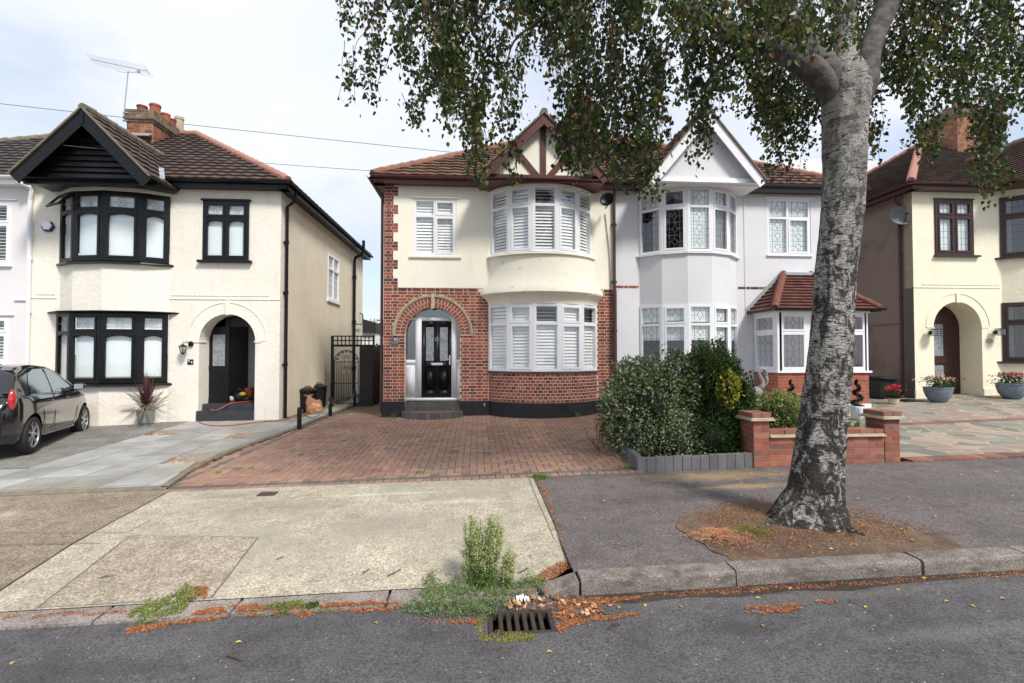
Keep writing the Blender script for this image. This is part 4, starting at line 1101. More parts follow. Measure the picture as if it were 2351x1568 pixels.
cg = MB(); cg.tube([(X(1392,11.9),11.97,4.9),(X(1396,11.9),11.965,4.5),(X(1401,11.9),11.965,4.0),(X(1403,11.9),11.965,3.4),(X(1404,11.9),11.965,2.2),(X(1404,11.9),11.965,1.0)], .008, 5); cg.build('cable', m_plastic, H)
def chimney(house, x0, x1, y0, y1, z0, z1, pots, cols, capcols=None):
    c = MB(); c.box(x0,y0,z0,x1,y1,z1-.05, 0, (.5,.42,.34))
    zc = z1-.36; capcols = capcols or [(.22,.17,.12),(.26,.2,.13),(.19,.14,.10)]
    for f, a, b in ((lambda s, z: (V((s,y0,z)),V((0,-1,0))),x0,x1),(lambda s, z: (V((x1,y0+s,z)),V((1,0,0))),0,y1-y0),(lambda s, z: (V((x0,y1-s,z)),V((-1,0,0))),0,y1-y0)):
        bricks(c, f, a, b, z0, zc, None, cols=cols, proud=.006)
    e = .05
    for zz0, zz1, e in ((zc,zc+.07,.035),(zc+.07,zc+.14,.07),(zc+.14,z1,.045)):
        c.box(x0-e,y0-e,zz0,x1+e,y1+e,zz1-.004,0,(.42,.34,.26))
        for f, a, b in ((lambda s, z: (V((s,y0-e,z)),V((0,-1,0))),x0-e,x1+e),(lambda s, z: (V((x1+e,y0-e+s,z)),V((1,0,0))),0,y1-y0+2*e),(lambda s, z: (V((x0-e,y1-s,z)),V((-1,0,0))),0,y1-y0)):
            bricks(c, f, a, b, zz0, zz1-.004, None, cols=capcols, proud=.006)
    o = c.build('chimney', [m_oldbrick, m_oldbrick], house)
    for i, (px, py, r, h, mt) in enumerate(pots):
        p = MB(); p.lathe([(r*1.02,0),(r*1.0,h*.8),(r*1.12,h*.82),(r*1.14,h*.92),(r*1.06,h),(r*.8,h),(r*.78,h-.2)], (px,py,z1-.02), 16, cap=False)
        p.build('chimney_pot', mt, o, smooth=False, auto=.7)
    fl = MB(); fl.prism([(x0-.04,y0-.05,z0+.3),(x1+.04,y0-.05,z0+.3),(x1+.16,y0-.4,z0+.12),(x0-.04,y0-.4,z0+.12)], (0,0,.03)); fl.build('flashing', m_lead, o)
CO = [(.42,.16,.08),(.36,.13,.07),(.47,.21,.11),(.28,.12,.08),(.40,.19,.10)]
zrg = zeave + (ybk+.28-(YF-.28))/2*math.tan(pitch)
chimney(H, hx1-.40, hx1+.42, 15.3, 16.9, zrg-.8, zrg+.85, [(hx1-.12,15.6,.13,.42,m_pot),(hx1+.2,15.65,.13,.36,m_pot),(hx1-.1,16.3,.13,.4,m_pot),(hx1+.2,16.4,.13,.4,m_potbuff)], CO)

# ================================================================ THE WHITE / LILAC HALF
K = thing('semi_detached_house', 'pale lilac rendered house with leaded white windows and white gable, behind the shrubs', 'house', (6, 12, 0))
kx0, kx1 = hx1+.006, X(1955)
kxl, kxr = X(1469), X(1693)
kz0, kz1, kzt = Z(589,1580), Z(428,1585,11.33), Z(472,1585,11.33)
klz0, klz1, klzt = Z(842,1585,11.33), Z(698,1585,11.33), Z(744,1585,11.33)
kwx0, kwx1, kwz0, kwz1 = X(1765), X(1865), Z(585,1800), Z(457,1800)
kb_ = Z(658,1560); mbw = MB(); KY_ = YF-.004
wall_front(mbw, kx0, kx1, kb_+.02, zs_top+.1, KY_, [(kwx0,kwz0,kwx1,kwz1),(kxl,kb_+.02,kxr,zs_top+.1)], (), .12)
wall_front(mbw, kx0+.04, kx1, -.2, kb_-.06, KY_, [(kxl,-.2,kxr,kb_-.06)], (), .12)
mbw.quad((kx1,KY_,-.2),(kx1,20.4,-.2),(kx1,20.4,zs_top+.1),(kx1,KY_,zs_top+.1)); mbw.quad((kx0,20.4,-.3),(kx0,20.4,zs_top),(kx1,20.4,zs_top),(kx1,20.4,-.3))
p6 = arcplan(kxl,kxr,YF,SG,5)
loft(mbw, [(p6,-.2),(p6,klz0)]); capplan(mbw, p6, klz0, YF)
loft(mbw, [(p6,klz1),(p6,kz0-.03)]); capplan(mbw, p6, klz1, YF); capplan(mbw, p6, kz0-.03, YF)
loft(mbw, [(p6,kz1),(arcplan(kxl,kxr,YF,SG,5,.05),kz1-.005),(arcplan(kxl,kxr,YF,SG,5,.05),kz1+.03),(p6,kz1+.04),(p6,zs_top+.25)])
mbw.build('wall', m_lilac, K)
bc = MB(); bc.quad((kx0,YF-.002,kb_-.08),(kx1,YF-.002,kb_-.08),(kx1,YF-.002,kb_+.04),(kx0,YF-.002,kb_+.04),0)
for a, b in ((kx0,kxl-.02),(kxr+.02,X(1800))): bricks(bc, flat(YF-.002), a, b, kb_-.055, kb_+.015, None, cols=BRD+BR)
bc.build('brick_course', [m_lilac, m_brick], K)
def per_k(i): return dict(sash=((0,0),(0,1)) if i in (1,3) else (), lead='diamond', blind=None if i == 1 else ('curtain',(.55,1)) if i == 0 else ('roller' if i < 3 else 'curtain'), topblind=None if i == 1 else 'roller')
bay_windows('bay_window', K, kxl, kxr, YF, SG, 5, kz0, kz1, kzt, m_upvc, dict(F=.06, per=per_k), 'upper faceted bay window with diamond leading')
def per_k2(i): return dict(sash=((0,0),(0,1)) if i in (1,3) else (), lead='diamond', blind=('half',.62), topblind='roller')
bay_windows('bay_window', K, kxl, kxr, YF, SG, 5, klz0, klz1, klzt, m_upvc, dict(F=.06, per=per_k2), 'lower faceted bay window half hidden by the shrubs')
ks = MB(); loft(ks, [(p6,kz0-.05),(arcplan(kxl-.05,kxr+.05,YF,SG,5,.05),kz0-.045),(arcplan(kxl-.05,kxr+.05,YF,SG,5,.05),kz0-.015),(arcplan(kxl,kxr,YF,SG,5,-.06),kz0+.004)]); ks.build('sill', m_upvc, K)
fr, subs = MB(), []
win_unit(fr, subs, facetT((kwx0,YF+.045),(kwx1,YF+.045),kwz0), kwx1-kwx0, kwz1-kwz0, (.47,), Z(500,1800)-kwz0, F=.06, sash=((1,0),), lead='diamond', blind='roller')
fw_ = finish_win('window', fr, subs, m_upvc, K, 'flat leaded white window beside the tree trunk')
sl_ = MB(); sl_.box(kwx0-.03,YF-.05,kwz0-.04,kwx1+.03,YF+.05,kwz0-.002); sl_.box(kwx0-.06,YF-.03,kwz1+.03,kwx1+.1,YF,kwz1+.05); sl_.build('sill', m_upvc, fw_)
wgx0, wgx1 = P(1490,402,11.0).x, P(1760,408,11.0).x; wga = P(1622,246,11.0)
hip_roof(K, kx0, kx1, YF, ybk, zeave, pitch, False, True, TC, fascia=M('dark_gutter', (.05,.04,.045), .4), cutfront=[(kx0, wgx0+.05),(wgx1-.05,kx1+.26)])
gable_roof(K, wgx0, wgx1, (wgx0+wgx1)/2, gzl, wga.z, 11.0, 15.2, TC, m_upvc, m_lilac, bw=.2, soff=m_upvc)
gt = MB(); yp = 11.215; gt.box(wgx0+.1,yp-.05,gzl-.09,wgx1-.1,yp+.01,gzl+.10); gt.build('gable_board', m_upvc, K)
wb = MB(); wb.box(wgx1,YF-.04,zs_top-.02,kx1,YF,zs_top+.09); wb.tube([(X(1712,11.97),11.975,zs_top-.1),(X(1714,11.97),11.975,3.1),(X(1716,11.97),11.97,.5)], .007, 5); wb.build('cable', m_upvc, K)
# brick and glass porch with a tiled roof
px0, px1 = X(1731), X(1995, 11.0); py = 11.02; pz0 = Z(852,1790,11.0); pz1 = Z(717,1790,11.0); pg = gz(7.5, 11)-.1
pb = MB()
pb.box(px0,py,pg,px1,YF,pz0-.03,0)
bricks(pb, lambda s, z: (V((s,py,z)),V((0,-1,0))), px0, px0+.75, pg+.12, pz0-.04, None, cols=[(.36,.10,.06),(.33,.09,.055),(.38,.12,.07)])
bricks(pb, lambda s, z: (V((s,py,z)),V((0,-1,0))), px1-.62, px1, pg+.12, pz0-.04, None, cols=[(.36,.10,.06),(.33,.09,.055),(.38,.12,.07)])
bricks(pb, lambda s, z: (V((px0,YF-s,z)),V((-1,0,0))), 0, YF-py, pg+.12, pz0-.04, None, cols=[(.36,.10,.06),(.33,.09,.055),(.38,.12,.07)])
pbo = pb.build('porch_wall', [M('red_mortar', (.36,.22,.17), .9), m_brick], K)
pp_ = MB(); pp_.box(px1-.66,py-.03,pg-.05,px1+.03,YF,pg+.24); pp_.box(px0-.03,py-.05,pz0-.04,px0+.78,YF,pz0+.002); pp_.box(px1-.66,py-.05,pz0-.04,px1+.05,YF,pz0+.002); pp_.build('porch_sill', m_whitestep, K)
fr, subs = MB(), []
ph = pz1-pz0; pt = Z(762,1820,11.0)-pz0
kwp = dict(F=.06, lead='diamond', sash='all', glass=m_glass)
win_unit(fr, subs, facetT((px0+.03,YF-.02),(px0+.03,py+.05),pz0), YF-py-.07, ph, (), pt, **kwp)
win_unit(fr, subs, facetT((px0+.05,py+.035),(px0+.72,py+.035),pz0), .67, ph, (), pt, **kwp)
win_unit(fr, subs, facetT((px1-.66,py+.035),(px1-.04,py+.035),pz0), .62, ph, (), pt, **kwp)
fr.box(px0-.0,py-.0,pz0,px0+.10,py+.10,pz1); fr.box(px1-.08,py,pz0,px1,py+.08,pz1)
fr.box(px0-.04,py-.03,pz1,px1+.04,YF,pz1+.05)
fr.box(px0+.72,py+.0,pg,px0+.80,py+.08,pz1); fr.box(px1-.74,py+.0,pg,px1-.66,py+.08,pz1)
fr.box(px0+.80,py-.012,pg+.1,px1-.74,py+.05,pz1)
for zz0, zz1 in ((pg+.25,pg+.95),(pg+1.1,pz1-.45)): fr.box(px0+.92,py-.022,zz0,px1-.86,py-.012,zz1)
fr.box(px0+.84,py-.05,pg+1.0,px0+.86,py-.012,pg+1.16)
finish_win('porch_window', fr, subs, m_upvc, K)
pr_ = MB(); ez = pz1+.06; rz = Z(630,1830,11.98); o = .16
ey, ex0, ex1 = py-o, px0-o, px1+o+.05; run = YF-ey; pt_ = math.atan2(rz-ez, run); rl = math.hypot(run, rz-ez)
sx = .95/run   # hips run in by .95 m at the wall
RC = [(.135,.05,.038),(.115,.042,.035),(.15,.058,.042)]
tiles(pr_, (ex0,ey,ez), (1,0,0), (0,math.cos(pt_),math.sin(pt_)), rl, lambda v: v/rl*.95, lambda v: ex1-ex0-v/rl*.95, .13, .165, .006, RC)
a2 = math.atan2(rz-ez, .95); l2 = math.hypot(.95, rz-ez)
tiles(pr_, (ex0,YF,ez), (0,-1,0), (math.cos(a2),0,math.sin(a2)), l2, lambda v: 0.0, lambda v: run*(1-v/l2), .13, .165, .006, RC)
tiles(pr_, (ex1,ey,ez), (0,1,0), (-math.cos(a2),0,math.sin(a2)), l2, lambda v: run*v/l2, lambda v: run, .13, .165, .006, RC)
po_ = pr_.build('porch_roof', m_tile, K)
rg = MB()
for a, b in (((ex0+.02,ey+.02,ez+.02),(ex0+.95,YF,rz)),((ex1-.02,ey+.02,ez+.02),(ex1-.95,YF,rz))):
    d = (V(b)-V(a))/5
    for i in range(5): rg.tube([V(a)+d*i+V((0,0,.02)),V(a)+d*(i+.97)+V((0,0,.03))], [.075,.085], 10)
rg.build('ridge_tile', M('red_ridge', (.20,.07,.045), .8, (.15,.05,.036), 6), po_)
fl = MB(); fl.bar((ex0+.0,YF-.03,ez+.05),(ex0+.95,YF-.03,rz+.05),.16,.02); fl.box(ex0+.9,YF-.12,rz-.03,ex1-.9,YF,rz+.04); fl.build('flashing', m_lead, po_)
fb = MB(); fb.box(ex0,ey-.02,ez-.03,ex1,ey,ez+.035); fb.box(ex0-.02,ey,ez-.03,ex0,YF,ez+.035); fb.box(ex1,ey,ez-.03,ex1+.02,YF,ez+.035); gutter(fb, (ex0-.05,ey-.06,ez+.03), (ex1+.05,ey-.06,ez+.03), .045); fb.build('porch_gutter', m_plastic, K)
# ================================================================ HOUSE 94 : cream roughcast, black joinery
B4 = thing('semi_detached_house', 'ivory roughcast house with black window frames, black boarded gable and open arched porch, numbered 94', 'house', (-7, 12, -.1))
bx0, bx1 = X(62), X(642)
bzt = Z(432, 500); bze = Z(413, 560, 11.7)
bplan_u = None
def bplan(xl, xr, e=0):
    w_ = xr-xl; pts = [(xl,YF),(xl+.20*w_,YF-.275),(xl+.50*w_,YF-.40),(xl+.80*w_,YF-.275),(xr,YF)]
    if e == 0: return pts
    c = (xl+xr)/2; return [(x+(e if x > c+.01 else -e if x < c-.01 else 0)*.5, y-(e if y < YF-.01 else 0)) for x, y in pts]
bul, bur = X(135), X(386); bll, blr = X(131), X(386)
buz0, buz1, but = Z(600,250,11.75), Z(437,235,11.6), Z(482,235,11.6)
blz0, blz1, blt = Z(880,240,11.6), Z(717,240,11.6), Z(763,240,11.6)
bcx, bzs, bar_ = X(521.6), Z(782.8,521), (X(586)-X(457.2))/2
bzb = Z(943,521)
vx0, vx1, vz0, vz1 = X(463.5), X(569), Z(598,515), Z(462,515)
mb = MB(); hb = bzt+.12
wall_front(mb, bx0, bx1, -.45, hb, YF, [(vx0,vz0,vx1,vz1),(bul,-.45,bur,hb)], [(bcx,bzs,bar_,bzb)], .12)
# bay body
for (xl, xr, z0, z1) in ((bll,blr,-.45,blz0-.02),(bll,blr,blz1,blz1+.02),(bul,bur,blz1+.02,buz0-.02),(bul,bur,buz1,hb+.1)):
    loft(mb, [(bplan(xl,xr),z0),(bplan(xl,xr),z1)]); capplan(mb, bplan(xl,xr), z0, YF); capplan(mb, bplan(xl,xr), z1, YF)
loft(mb, [(bplan(bul,bur,.06),buz1-.0),(bplan(bul,bur,.05),buz1+.12),(bplan(bul,bur),buz1+.125)]); capplan(mb, bplan(bul,bur,.06), buz1, YF)
mb.quad((bx1-.002,YF,-.45),(bx1-.002,YF+.30,-.45),(bx1-.002,YF+.30,hb),(bx1-.002,YF,hb))
# porch lining
py_ = YF+.12; a0, a1 = bcx-bar_, bcx+bar_
N = 20; pts = [(bcx-bar_*math.cos(math.pi*i/N), bzs+bar_*math.sin(math.pi*i/N)) for i in range(N+1)]
pts = [(a0, bzb-.2)]+pts+[(a1, bzb-.2)]
for (ax, az), (bx_, bz_) in zip(pts, pts[1:]): mb.quad((ax,py_,az),(ax,py_+.32,az),(bx_,py_+.32,bz_),(bx_,py_,bz_))
mb.quad((bx0,20.4,-.5),(bx0,20.4,bzt),(bx1,20.4,bzt),(bx1,20.4,-.5))
mb.build('wall', m_ivory, B4)
# side wall with its window
swz0, swz1 = PX(764,690,bx1).z, PX(765,588,bx1).z; sy0, sy1 = PX(752.5,640,bx1).y, PX(778,640,bx1).y
sw = MB(); sw.M = facetT((bx1,YF+.3),(bx1,20.4),0); Ls = 20.4-YF-.3; a, b = sy0-YF-.3, sy1-YF-.3
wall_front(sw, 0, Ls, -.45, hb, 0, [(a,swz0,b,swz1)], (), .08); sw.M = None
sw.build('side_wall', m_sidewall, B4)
fr, subs = MB(), []
win_unit(fr, subs, facetT((bx1-.02,sy0),(bx1-.02,sy1),swz0), sy1-sy0, swz1-swz0, (.5,), (swz1-swz0)*.68, F=.07, lead='grid', blind='roller')
o = finish_win('side_window', fr, subs, m_upvc, B4); sl_ = MB(); sl_.box(bx1-.02,sy0-.08,swz0-.08,bx1+.05,sy1+.08,swz0-.0); sl_.build('sill', m_upvc, o)
# black windows
def per_b(i): return dict(cols=(), sash=((0,0),(0,1)) if i != 0 else (), arch=.05, lead=lambda j, q: 'circle' if j == 1 else None, blind='roller' if i else ('curtain',(0,.8)), leadmat=m_camelight, glass=m_glass)
for nm, xl, xr, z0, z1, zt, lab in (('bay_window',bul,bur,buz0,buz1,but,'upper black bay window with one fanlight propped open'),('bay_window',bll,blr,blz0,blz1,blt,'lower black bay window above the parked car')):
    pl = bplan(xl, xr, -.015)
    o = bay_windows(nm, B4, xl, xr, YF, .4, 4, z0, z1, zt, m_black, dict(F=.075, sashw=.05, per=per_b), lab, plan=pl)
    s = MB(); e = .1
    loft(s, [(bplan(xl-.03,xr+.03,.03),z0-.075),(bplan(xl-.05,xr+.05,.10),z0-.07),(bplan(xl-.05,xr+.05,.09),z0-.03),(bplan(xl,xr,-.06),z0+.002)]); capplan(s, bplan(xl-.03,xr+.03,.03), z0-.075, YF); s.build('sill', m_black, o)
    if z1 < 3:
        hdd = MB(); loft(hdd, [(bplan(xl,xr,-.01),z1-.02),(bplan(xl-.15,xr+.15,.16),z1+.01),(bplan(xl-.15,xr+.15,.16),z1+.03),(bplan(xl,xr,-.01),z1+.05)]); capplan(hdd, bplan(xl-.15,xr+.15,.15), z1+.0, YF); hdd.build('head_board', m_black, o)
    else:
        q0, q1 = pl[0], pl[1]; s = MB(); s.M = facetT(q0, q1, zt) @ Matrix.Translation((0,-.06,z1-zt-.05)) @ Matrix.Rotation(math.radians(-38), 4, 'X')
        w_ = math.dist(q0, q1); hh = z1-zt-.06
        for c in ((0,-.02,-hh,.05,.02,0),(w_-.05,-.02,-hh,w_,.02,0),(.05,-.02,-.05,w_-.05,.02,0),(.05,-.02,-hh,w_-.05,.02,-hh+.05)): s.box(*c)
        s.box(.05,-.004,-hh+.05,w_-.05,.004,-.05,1); s.build('fanlight', [m_black, m_glass], o)
fr, subs = MB(), []
win_unit(fr, subs, facetT((vx0,YF-.005),(vx1,YF-.005),vz0), vx1-vx0, vz1-vz0, (.5,), Z(501,515)-vz0, F=.075, sash='all', arch=.05, lead=lambda j, q: 'circle' if j == 1 else None, blind='roller', leadmat=m_camelight)
o = finish_win('window', fr, subs, m_black, B4, 'flat black casement window above the arched porch'); s = MB(); s.box(vx0-.09,YF-.11,vz0-.06,vx1+.08,YF+.02,vz0-.005); s.box(vx0-.04,YF-.07,vz1,vx1+.04,YF,vz1+.04); s.build('sill', m_black, o)
# rope moulding lines, keystone, imposts
rm = MB()
def rope(pts):
    out = []
    for p, q in zip(pts, pts[1:]):
        n = max(1, int((V(q)-V(p)).length/.022))
        for i in range(n):
            c = V(p).lerp(V(q), i/n); out.append(c)
    out = [c+V((0,-.004,(.009 if i % 4 < 2 else -.004))) for i, c in enumerate(out)]
    rm.tube(out, .012, 5)
ro_ = bar_+ (X(611.4)-X(428.8))/2-bar_
rope([(bcx-ro_*math.cos(math.pi*i/30), YF, bzs+ro_*math.sin(math.pi*i/30)) for i in range(31)])
rope([(bcx-ro_-.0,YF,bzs),(bcx-bar_,YF,bzs)]); rope([(bcx+bar_,YF,bzs),(bcx+ro_,YF,bzs)])
zst = Z(679,500); rope([(X(390),YF,zst),(X(618),YF,zst)]); rope([(X(80),YF,zst),(X(126),YF,zst)])
rm.box(X(388),YF-.016,zst-.09,bx1,YF,zst-.075); rm.box(bx0,YF-.016,zst-.09,X(128),YF,zst-.075)
rm.prism([(bcx-.04,YF-.03,bzs+bar_-.02),(bcx+.04,YF-.03,bzs+bar_-.02),(bcx+.055,YF-.03,bzs+bar_+.29),(bcx-.055,YF-.03,bzs+bar_+.29)], (0,.04,0))
rm.box(bcx-bar_-.13,YF-.02,bzs-.035,bcx-bar_+.02,YF+.3,bzs-.005); rm.box(bcx+bar_-.02,YF-.02,bzs-.035,bcx+bar_+.13,YF+.3,bzs-.005)
rm.build('rope_moulding', m_ivory, B4)
# step, open door, hall
sp = MB(); sp.box(a0-.02,YF-.05,-.4,a1+.0,YF+.16,bzb+.0); sp.box(a0,YF+.16,-.4,a1,YF+.5,bzb+.14); sp.build('porch_step', m_step, B4)
hy = YF+.44; hz0 = bzb+.14
hl = MB(); 
hl.quad((a0-.3,hy,hz0),(a1+.3,hy,hz0),(a1+.3,hy+3,hz0),(a0-.3,hy+3,hz0), 1)
hl.quad((a0-.3,hy+3,hz0),(a1+.3,hy+3,hz0),(a1+.3,hy+3,2.7),(a0-.3,hy+3,2.7), 0); hl.quad((a0-.3,hy,hz0),(a0-.3,hy+3,hz0),(a0-.3,hy+3,2.7),(a0-.3,hy,2.7), 0)
hl.quad((a0-.3,hy,2.7),(a1+.3,hy,2.7),(a1+.3,hy+3,2.7),(a0-.3,hy+3,2.7), 0); hl.quad((a1+.05,hy+.05,hz0),(a1+.05,hy+3,hz0),(a1+.05,hy+3,2.7),(a1+.05,hy+.05,2.7), 0)
xm = X(531, hy)
hl.box(xm,hy+.9,hz0,xm+.34,hy+1.0,2.3,0); hl.box(xm+.34,hy+.88,hz0,xm+.39,hy+1.02,2.35,2)
hl.build('hallway', [M('hall_wall', (.42,.40,.40), .8), M('hall_floor', (.20,.12,.08), .5), m_upvc], B4)
dr = MB(); dxa, dxb = a0-.02, X(527, hy)
dr.box(dxa,hy,hz0,dxb,hy+.05,bzs+bar_+.05); dr.box(dxb-.09,hy-.02,hz0,dxb,hy+.0,bzs+bar_+.05)
dr.box(dxa,hy-.014,hz0,dxb-.09,hy,hz0+.12); dr.box(dxa,hy-.014,Z(849,500,hy)-.03,dxb-.09,hy,Z(840,500,hy))
dr.quad((dxa,hy+.0,bzs+.35),(a1+.2,hy,bzs+.35),(a1+.2,hy,bzs+bar_+.05),(dxa,hy,bzs+bar_+.05))
dro = dr.build('front_door', m_black, B4)
dgl = MB(); dgl.box(X(489,hy),hy-.01,Z(840,500,hy),X(517,hy),hy-.004,Z(768,500,hy)); 
dgl.build('pane', m_obscure, dro)
# roof + gable
TD = [(.082,.054,.044),(.095,.062,.05),(.070,.046,.038),(.088,.06,.05)]
fxl, fxr = P(22,402,11.0).x, P(345,408,11.0).x; fga = P(186,247,11.0); fzl = P(345,405,11.0).z
hip_roof(B4, bx0, bx1, YF, 20.4, bze, math.radians(33), False, True, TD, fascia=m_black, ridge=M('pink_ridge', (.42,.20,.15), .85, (.34,.16,.12), 5, bump=(50,.4)), cutfront=[(bx0,bx0+.05),(fxr-.06,bx1+.26)])
gable_roof(B4, fxl, fxr, (fxl+fxr)/2, fzl, fga.z, 11.0, 15.3, TD, m_black, m_black, bw=.24, panel_in=.30)
wbm = MB(); gm_ = (fxl+fxr)/2; zb0 = fzl-.1; hgt = fga.z-zb0; n = 12; yp = 11.0+.28
for i in range(n):
    z0 = zb0+i*.125
    if z0 > fga.z-.25: break
    hw = (fxr-fxl)/2*(1-(z0-zb0)/hgt)-.03; j = R.uniform(-.01,.01)
    wbm.prism([(gm_-hw,yp-.045,z0+j),(gm_+hw,yp-.045,z0+R.uniform(-.01,.01)),(gm_+hw,yp-.004,z0+.118),(gm_-hw,yp-.004,z0+.118)], (0,.012,0))
wbm.build('weatherboarding', m_black, B4)
bmx = MB(); bmx.box(fxl+.1,yp-.09,zb0-.05,fxr-.1,yp+.01,zb0+.09); bmx.box(gm_-.035,10.985,fga.z-.34,gm_+.035,11.02,fga.z-.04); bmx.build('gable_timber', m_black, B4)
kk = (fga.z-fzl)/((fxr-fxl)/2); vy = lambda x: 11.72+((fzl-bze)+(fxr-x)*kk)/math.tan(math.radians(33)); vf = MB(); vf.bar((fxr-.02,vy(fxr-.02),fzl+.09),(fxr-.50,vy(fxr-.50),fzl+.50*kk+.09),.10,.03, nrm=(.3,-.5,1)); vf.build('valley_cement', m_lead, B4)
zr2 = bze+(20.68-11.72)/2*math.tan(math.radians(33))
ccx0 = P(291,300,14.9).x; ccx1 = P(350,300,14.9).x
chimney(B4, ccx0, ccx1, 14.9, 16.5, zr2-.9, P(320,252,14.9).z, [(ccx0+.28,15.1,.125,.22,M('dark_pot',(.20,.05,.035),.7)),(ccx0+.58,15.2,.135,.32,m_pot),(ccx0+.62,15.62,.12,.25,m_pot),(ccx0+.6,15.95,.12,.24,M('dark_pot',(.20,.05,.035),.7)),(ccx0+.60,16.35,.12,.5,m_potbuff)], CO)
dp = MB(); yq = YF+.22; xq = bx1+.06; dp.tube([(xq+.2,yq,bze-.08),(xq+.18,yq,bze-.3),(xq,yq,bze-.45),(xq,yq,-.06)], .038, 10)
for z in (4.1,2.9,1.2): dp.tube([(xq,yq,z),(xq,yq,z+.08)], .048, 10); dp.box(xq-.08,yq-.07,z+.02,xq,yq+.07,z+.05)
dp.build('drainpipe', m_black, B4)
ysp = PX(812,700,bx1+.08).y; sx_ = bx1+.1
dp = MB(); zz_ = PX(812,588,sx_).z; dp.tube([(sx_,ysp,-.1),(sx_,ysp,zz_-.15),(sx_+.03,ysp,zz_-.03),(sx_+.26,ysp,zz_+.10),(sx_+.32,ysp,zz_+.25),(sx_+.32,ysp,PX(822,541,sx_+.3).z)], .055, 10)
for v in (744,640,850): z = PX(812,v,sx_).z; dp.tube([(sx_,ysp,z),(sx_,ysp,z+.14)], .075, 10)
dp.build('soil_pipe', m_black, B4)
wp_ = MB(); q = PX(818,745,sx_); wp_.tube([(sx_,ysp,q.z),(sx_+.02,ysp+1.1,q.z+.05),(sx_+.02,ysp+1.3,q.z+.1),(sx_+.02,ysp+1.3,q.z+.45),(sx_-.1,ysp+1.3,q.z+.5)], .025, 6); wp_.build('waste_pipe', m_black, B4)
# ================================================================ FAR LEFT HALF
E = thing('semi_detached_house', 'pale pinkish rendered house with white drainpipe and slatted blinds, attached to house 94', 'house', (-12, 12, -.2))
ex1_ = bx0-.004; ex0_ = ex1_-5.6
ewx1 = X(17); mb = MB()
ezs = [(Z(607,10),Z(462,10),Z(512,10)),(Z(835,10),Z(727,10),Z(765,10))]
wall_front(mb, ex0_, ex1_, -.6, bzt+.1, YF+.02, [(ewx1-1.1,a,ewx1,b) for a, b, c in ezs], (), .1)
mb.quad((ex0_,YF,-.6),(ex0_,20.4,-.6),(ex0_,20.4,bzt),(ex0_,YF,bzt)); mb.box(X(30),YF-.02,Z(690,40),ex1_,YF+.02,Z(688,40))
mb.build('wall', m_pinkwhite, E)
for a, b, c in ezs:
    fr, subs = MB(), []
    win_unit(fr, subs, facetT((ewx1-1.1,YF+.06),(ewx1,YF+.06),a), 1.1, b-a, (.5,), c-a, F=.06, sash='all', blind=('open',65))
    o = finish_win('window', fr, subs, m_upvc, E); s = MB(); s.box(ewx1-1.15,YF-.04,a-.05,ewx1+.05,YF+.05,a-.004); s.box(ewx1-1.15,YF-.02,b+.03,ewx1+.12,YF+.02,b+.05); s.build('sill', m_upvc, o)
TG = [(.075,.07,.065),(.09,.085,.075),(.06,.055,.05),(.085,.075,.065)]
hip_roof(E, ex0_, ex1_, YF, 20.4, bze-.02, math.radians(33), True, False, TG, fascia=m_upvc, ridge=m_cement)
dp = MB(); xq = X(66,11.94); dp.tube([(xq-.1,11.68,bze-.05),(xq-.1,11.7,bze-.16),(xq+.02,11.85,bze-.22),(xq+.02,11.9,bze-.3),(xq-.03,11.93,bze-.5),(xq-.03,11.94,-.1)], .042, 10)
for z in (3.6,2.4): dp.tube([(xq-.03,11.94,z),(xq-.03,11.94,z+.08)], .052, 10)
dp.build('drainpipe', m_upvc, E)
# ================================================================ RIGHT HOUSE
D = thing('semi_detached_house', 'butter yellow roughcast house with brown leaded window frames and open arched porch', 'house', (13, 12, .3))
rx0 = X(2100); rx1 = rx0+5.6; rzt = Z(435,2150); rze = Z(418,2150,11.7)
rwx0, rwx1, rwz0, rwz1 = X(2151), X(2238.5), Z(586,2190), Z(459,2190)
rbl = X(2303); rbr = rbl+2.5; rcx, rzs_, rr_ = X(2200), Z(752,2200), (X(2255)-X(2144.5))/2; rz0 = Z(912,2200)
ruz0, ruz1, rut = Z(589,2330,11.8), Z(450,2330,11.8), Z(495,2330,11.8); rlz0, rlz1, rlt = Z(830,2330,11.8), Z(694,2330,11.8), Z(740,2330,11.8)
mb = MB(); hb = rzt+.12
wall_front(mb, rx0, rx1, -.1, hb, YF, [(rwx0,rwz0,rwx1,rwz1),(rbl,-.1,rbr,hb)], [(rcx,rzs_,rr_,rz0)], .62)
P9 = arcplan(rbl,rbr,YF,.55,5)
for z0, z1 in ((-.1,rlz0),(rlz1,ruz0),(ruz1,hb+.15)): loft(mb, [(P9,z0),(P9,z1)]); capplan(mb,P9,z0,YF); capplan(mb,P9,z1,YF)
mb.quad((rx0,20.4,-.5),(rx0,20.4,rzt),(rx1,20.4,rzt),(rx1,20.4,-.5)); mb.quad((rx1,YF,-.5),(rx1,20.4,-.5),(rx1,20.4,rzt),(rx1,YF,rzt))
mb.box(rx0-.02,YF-.03,.1,rcx-rr_,YF,rz0+.22); mb.box(rcx+rr_,YF-.03,.1,rbl,YF,rz0+.22); mb.box(rcx-rr_-.0,YF-.05,.0,rcx+rr_+.1,YF+.6,rz0)
mb.build('wall', m_right, D)
m_pebble = M('brown_pebbledash', (.22,.165,.135), .95, (.29,.225,.185), 60, .4, .6, bump=(70,1.0,.01), grime=(1.2,(.13,.10,.085),.5,.75))
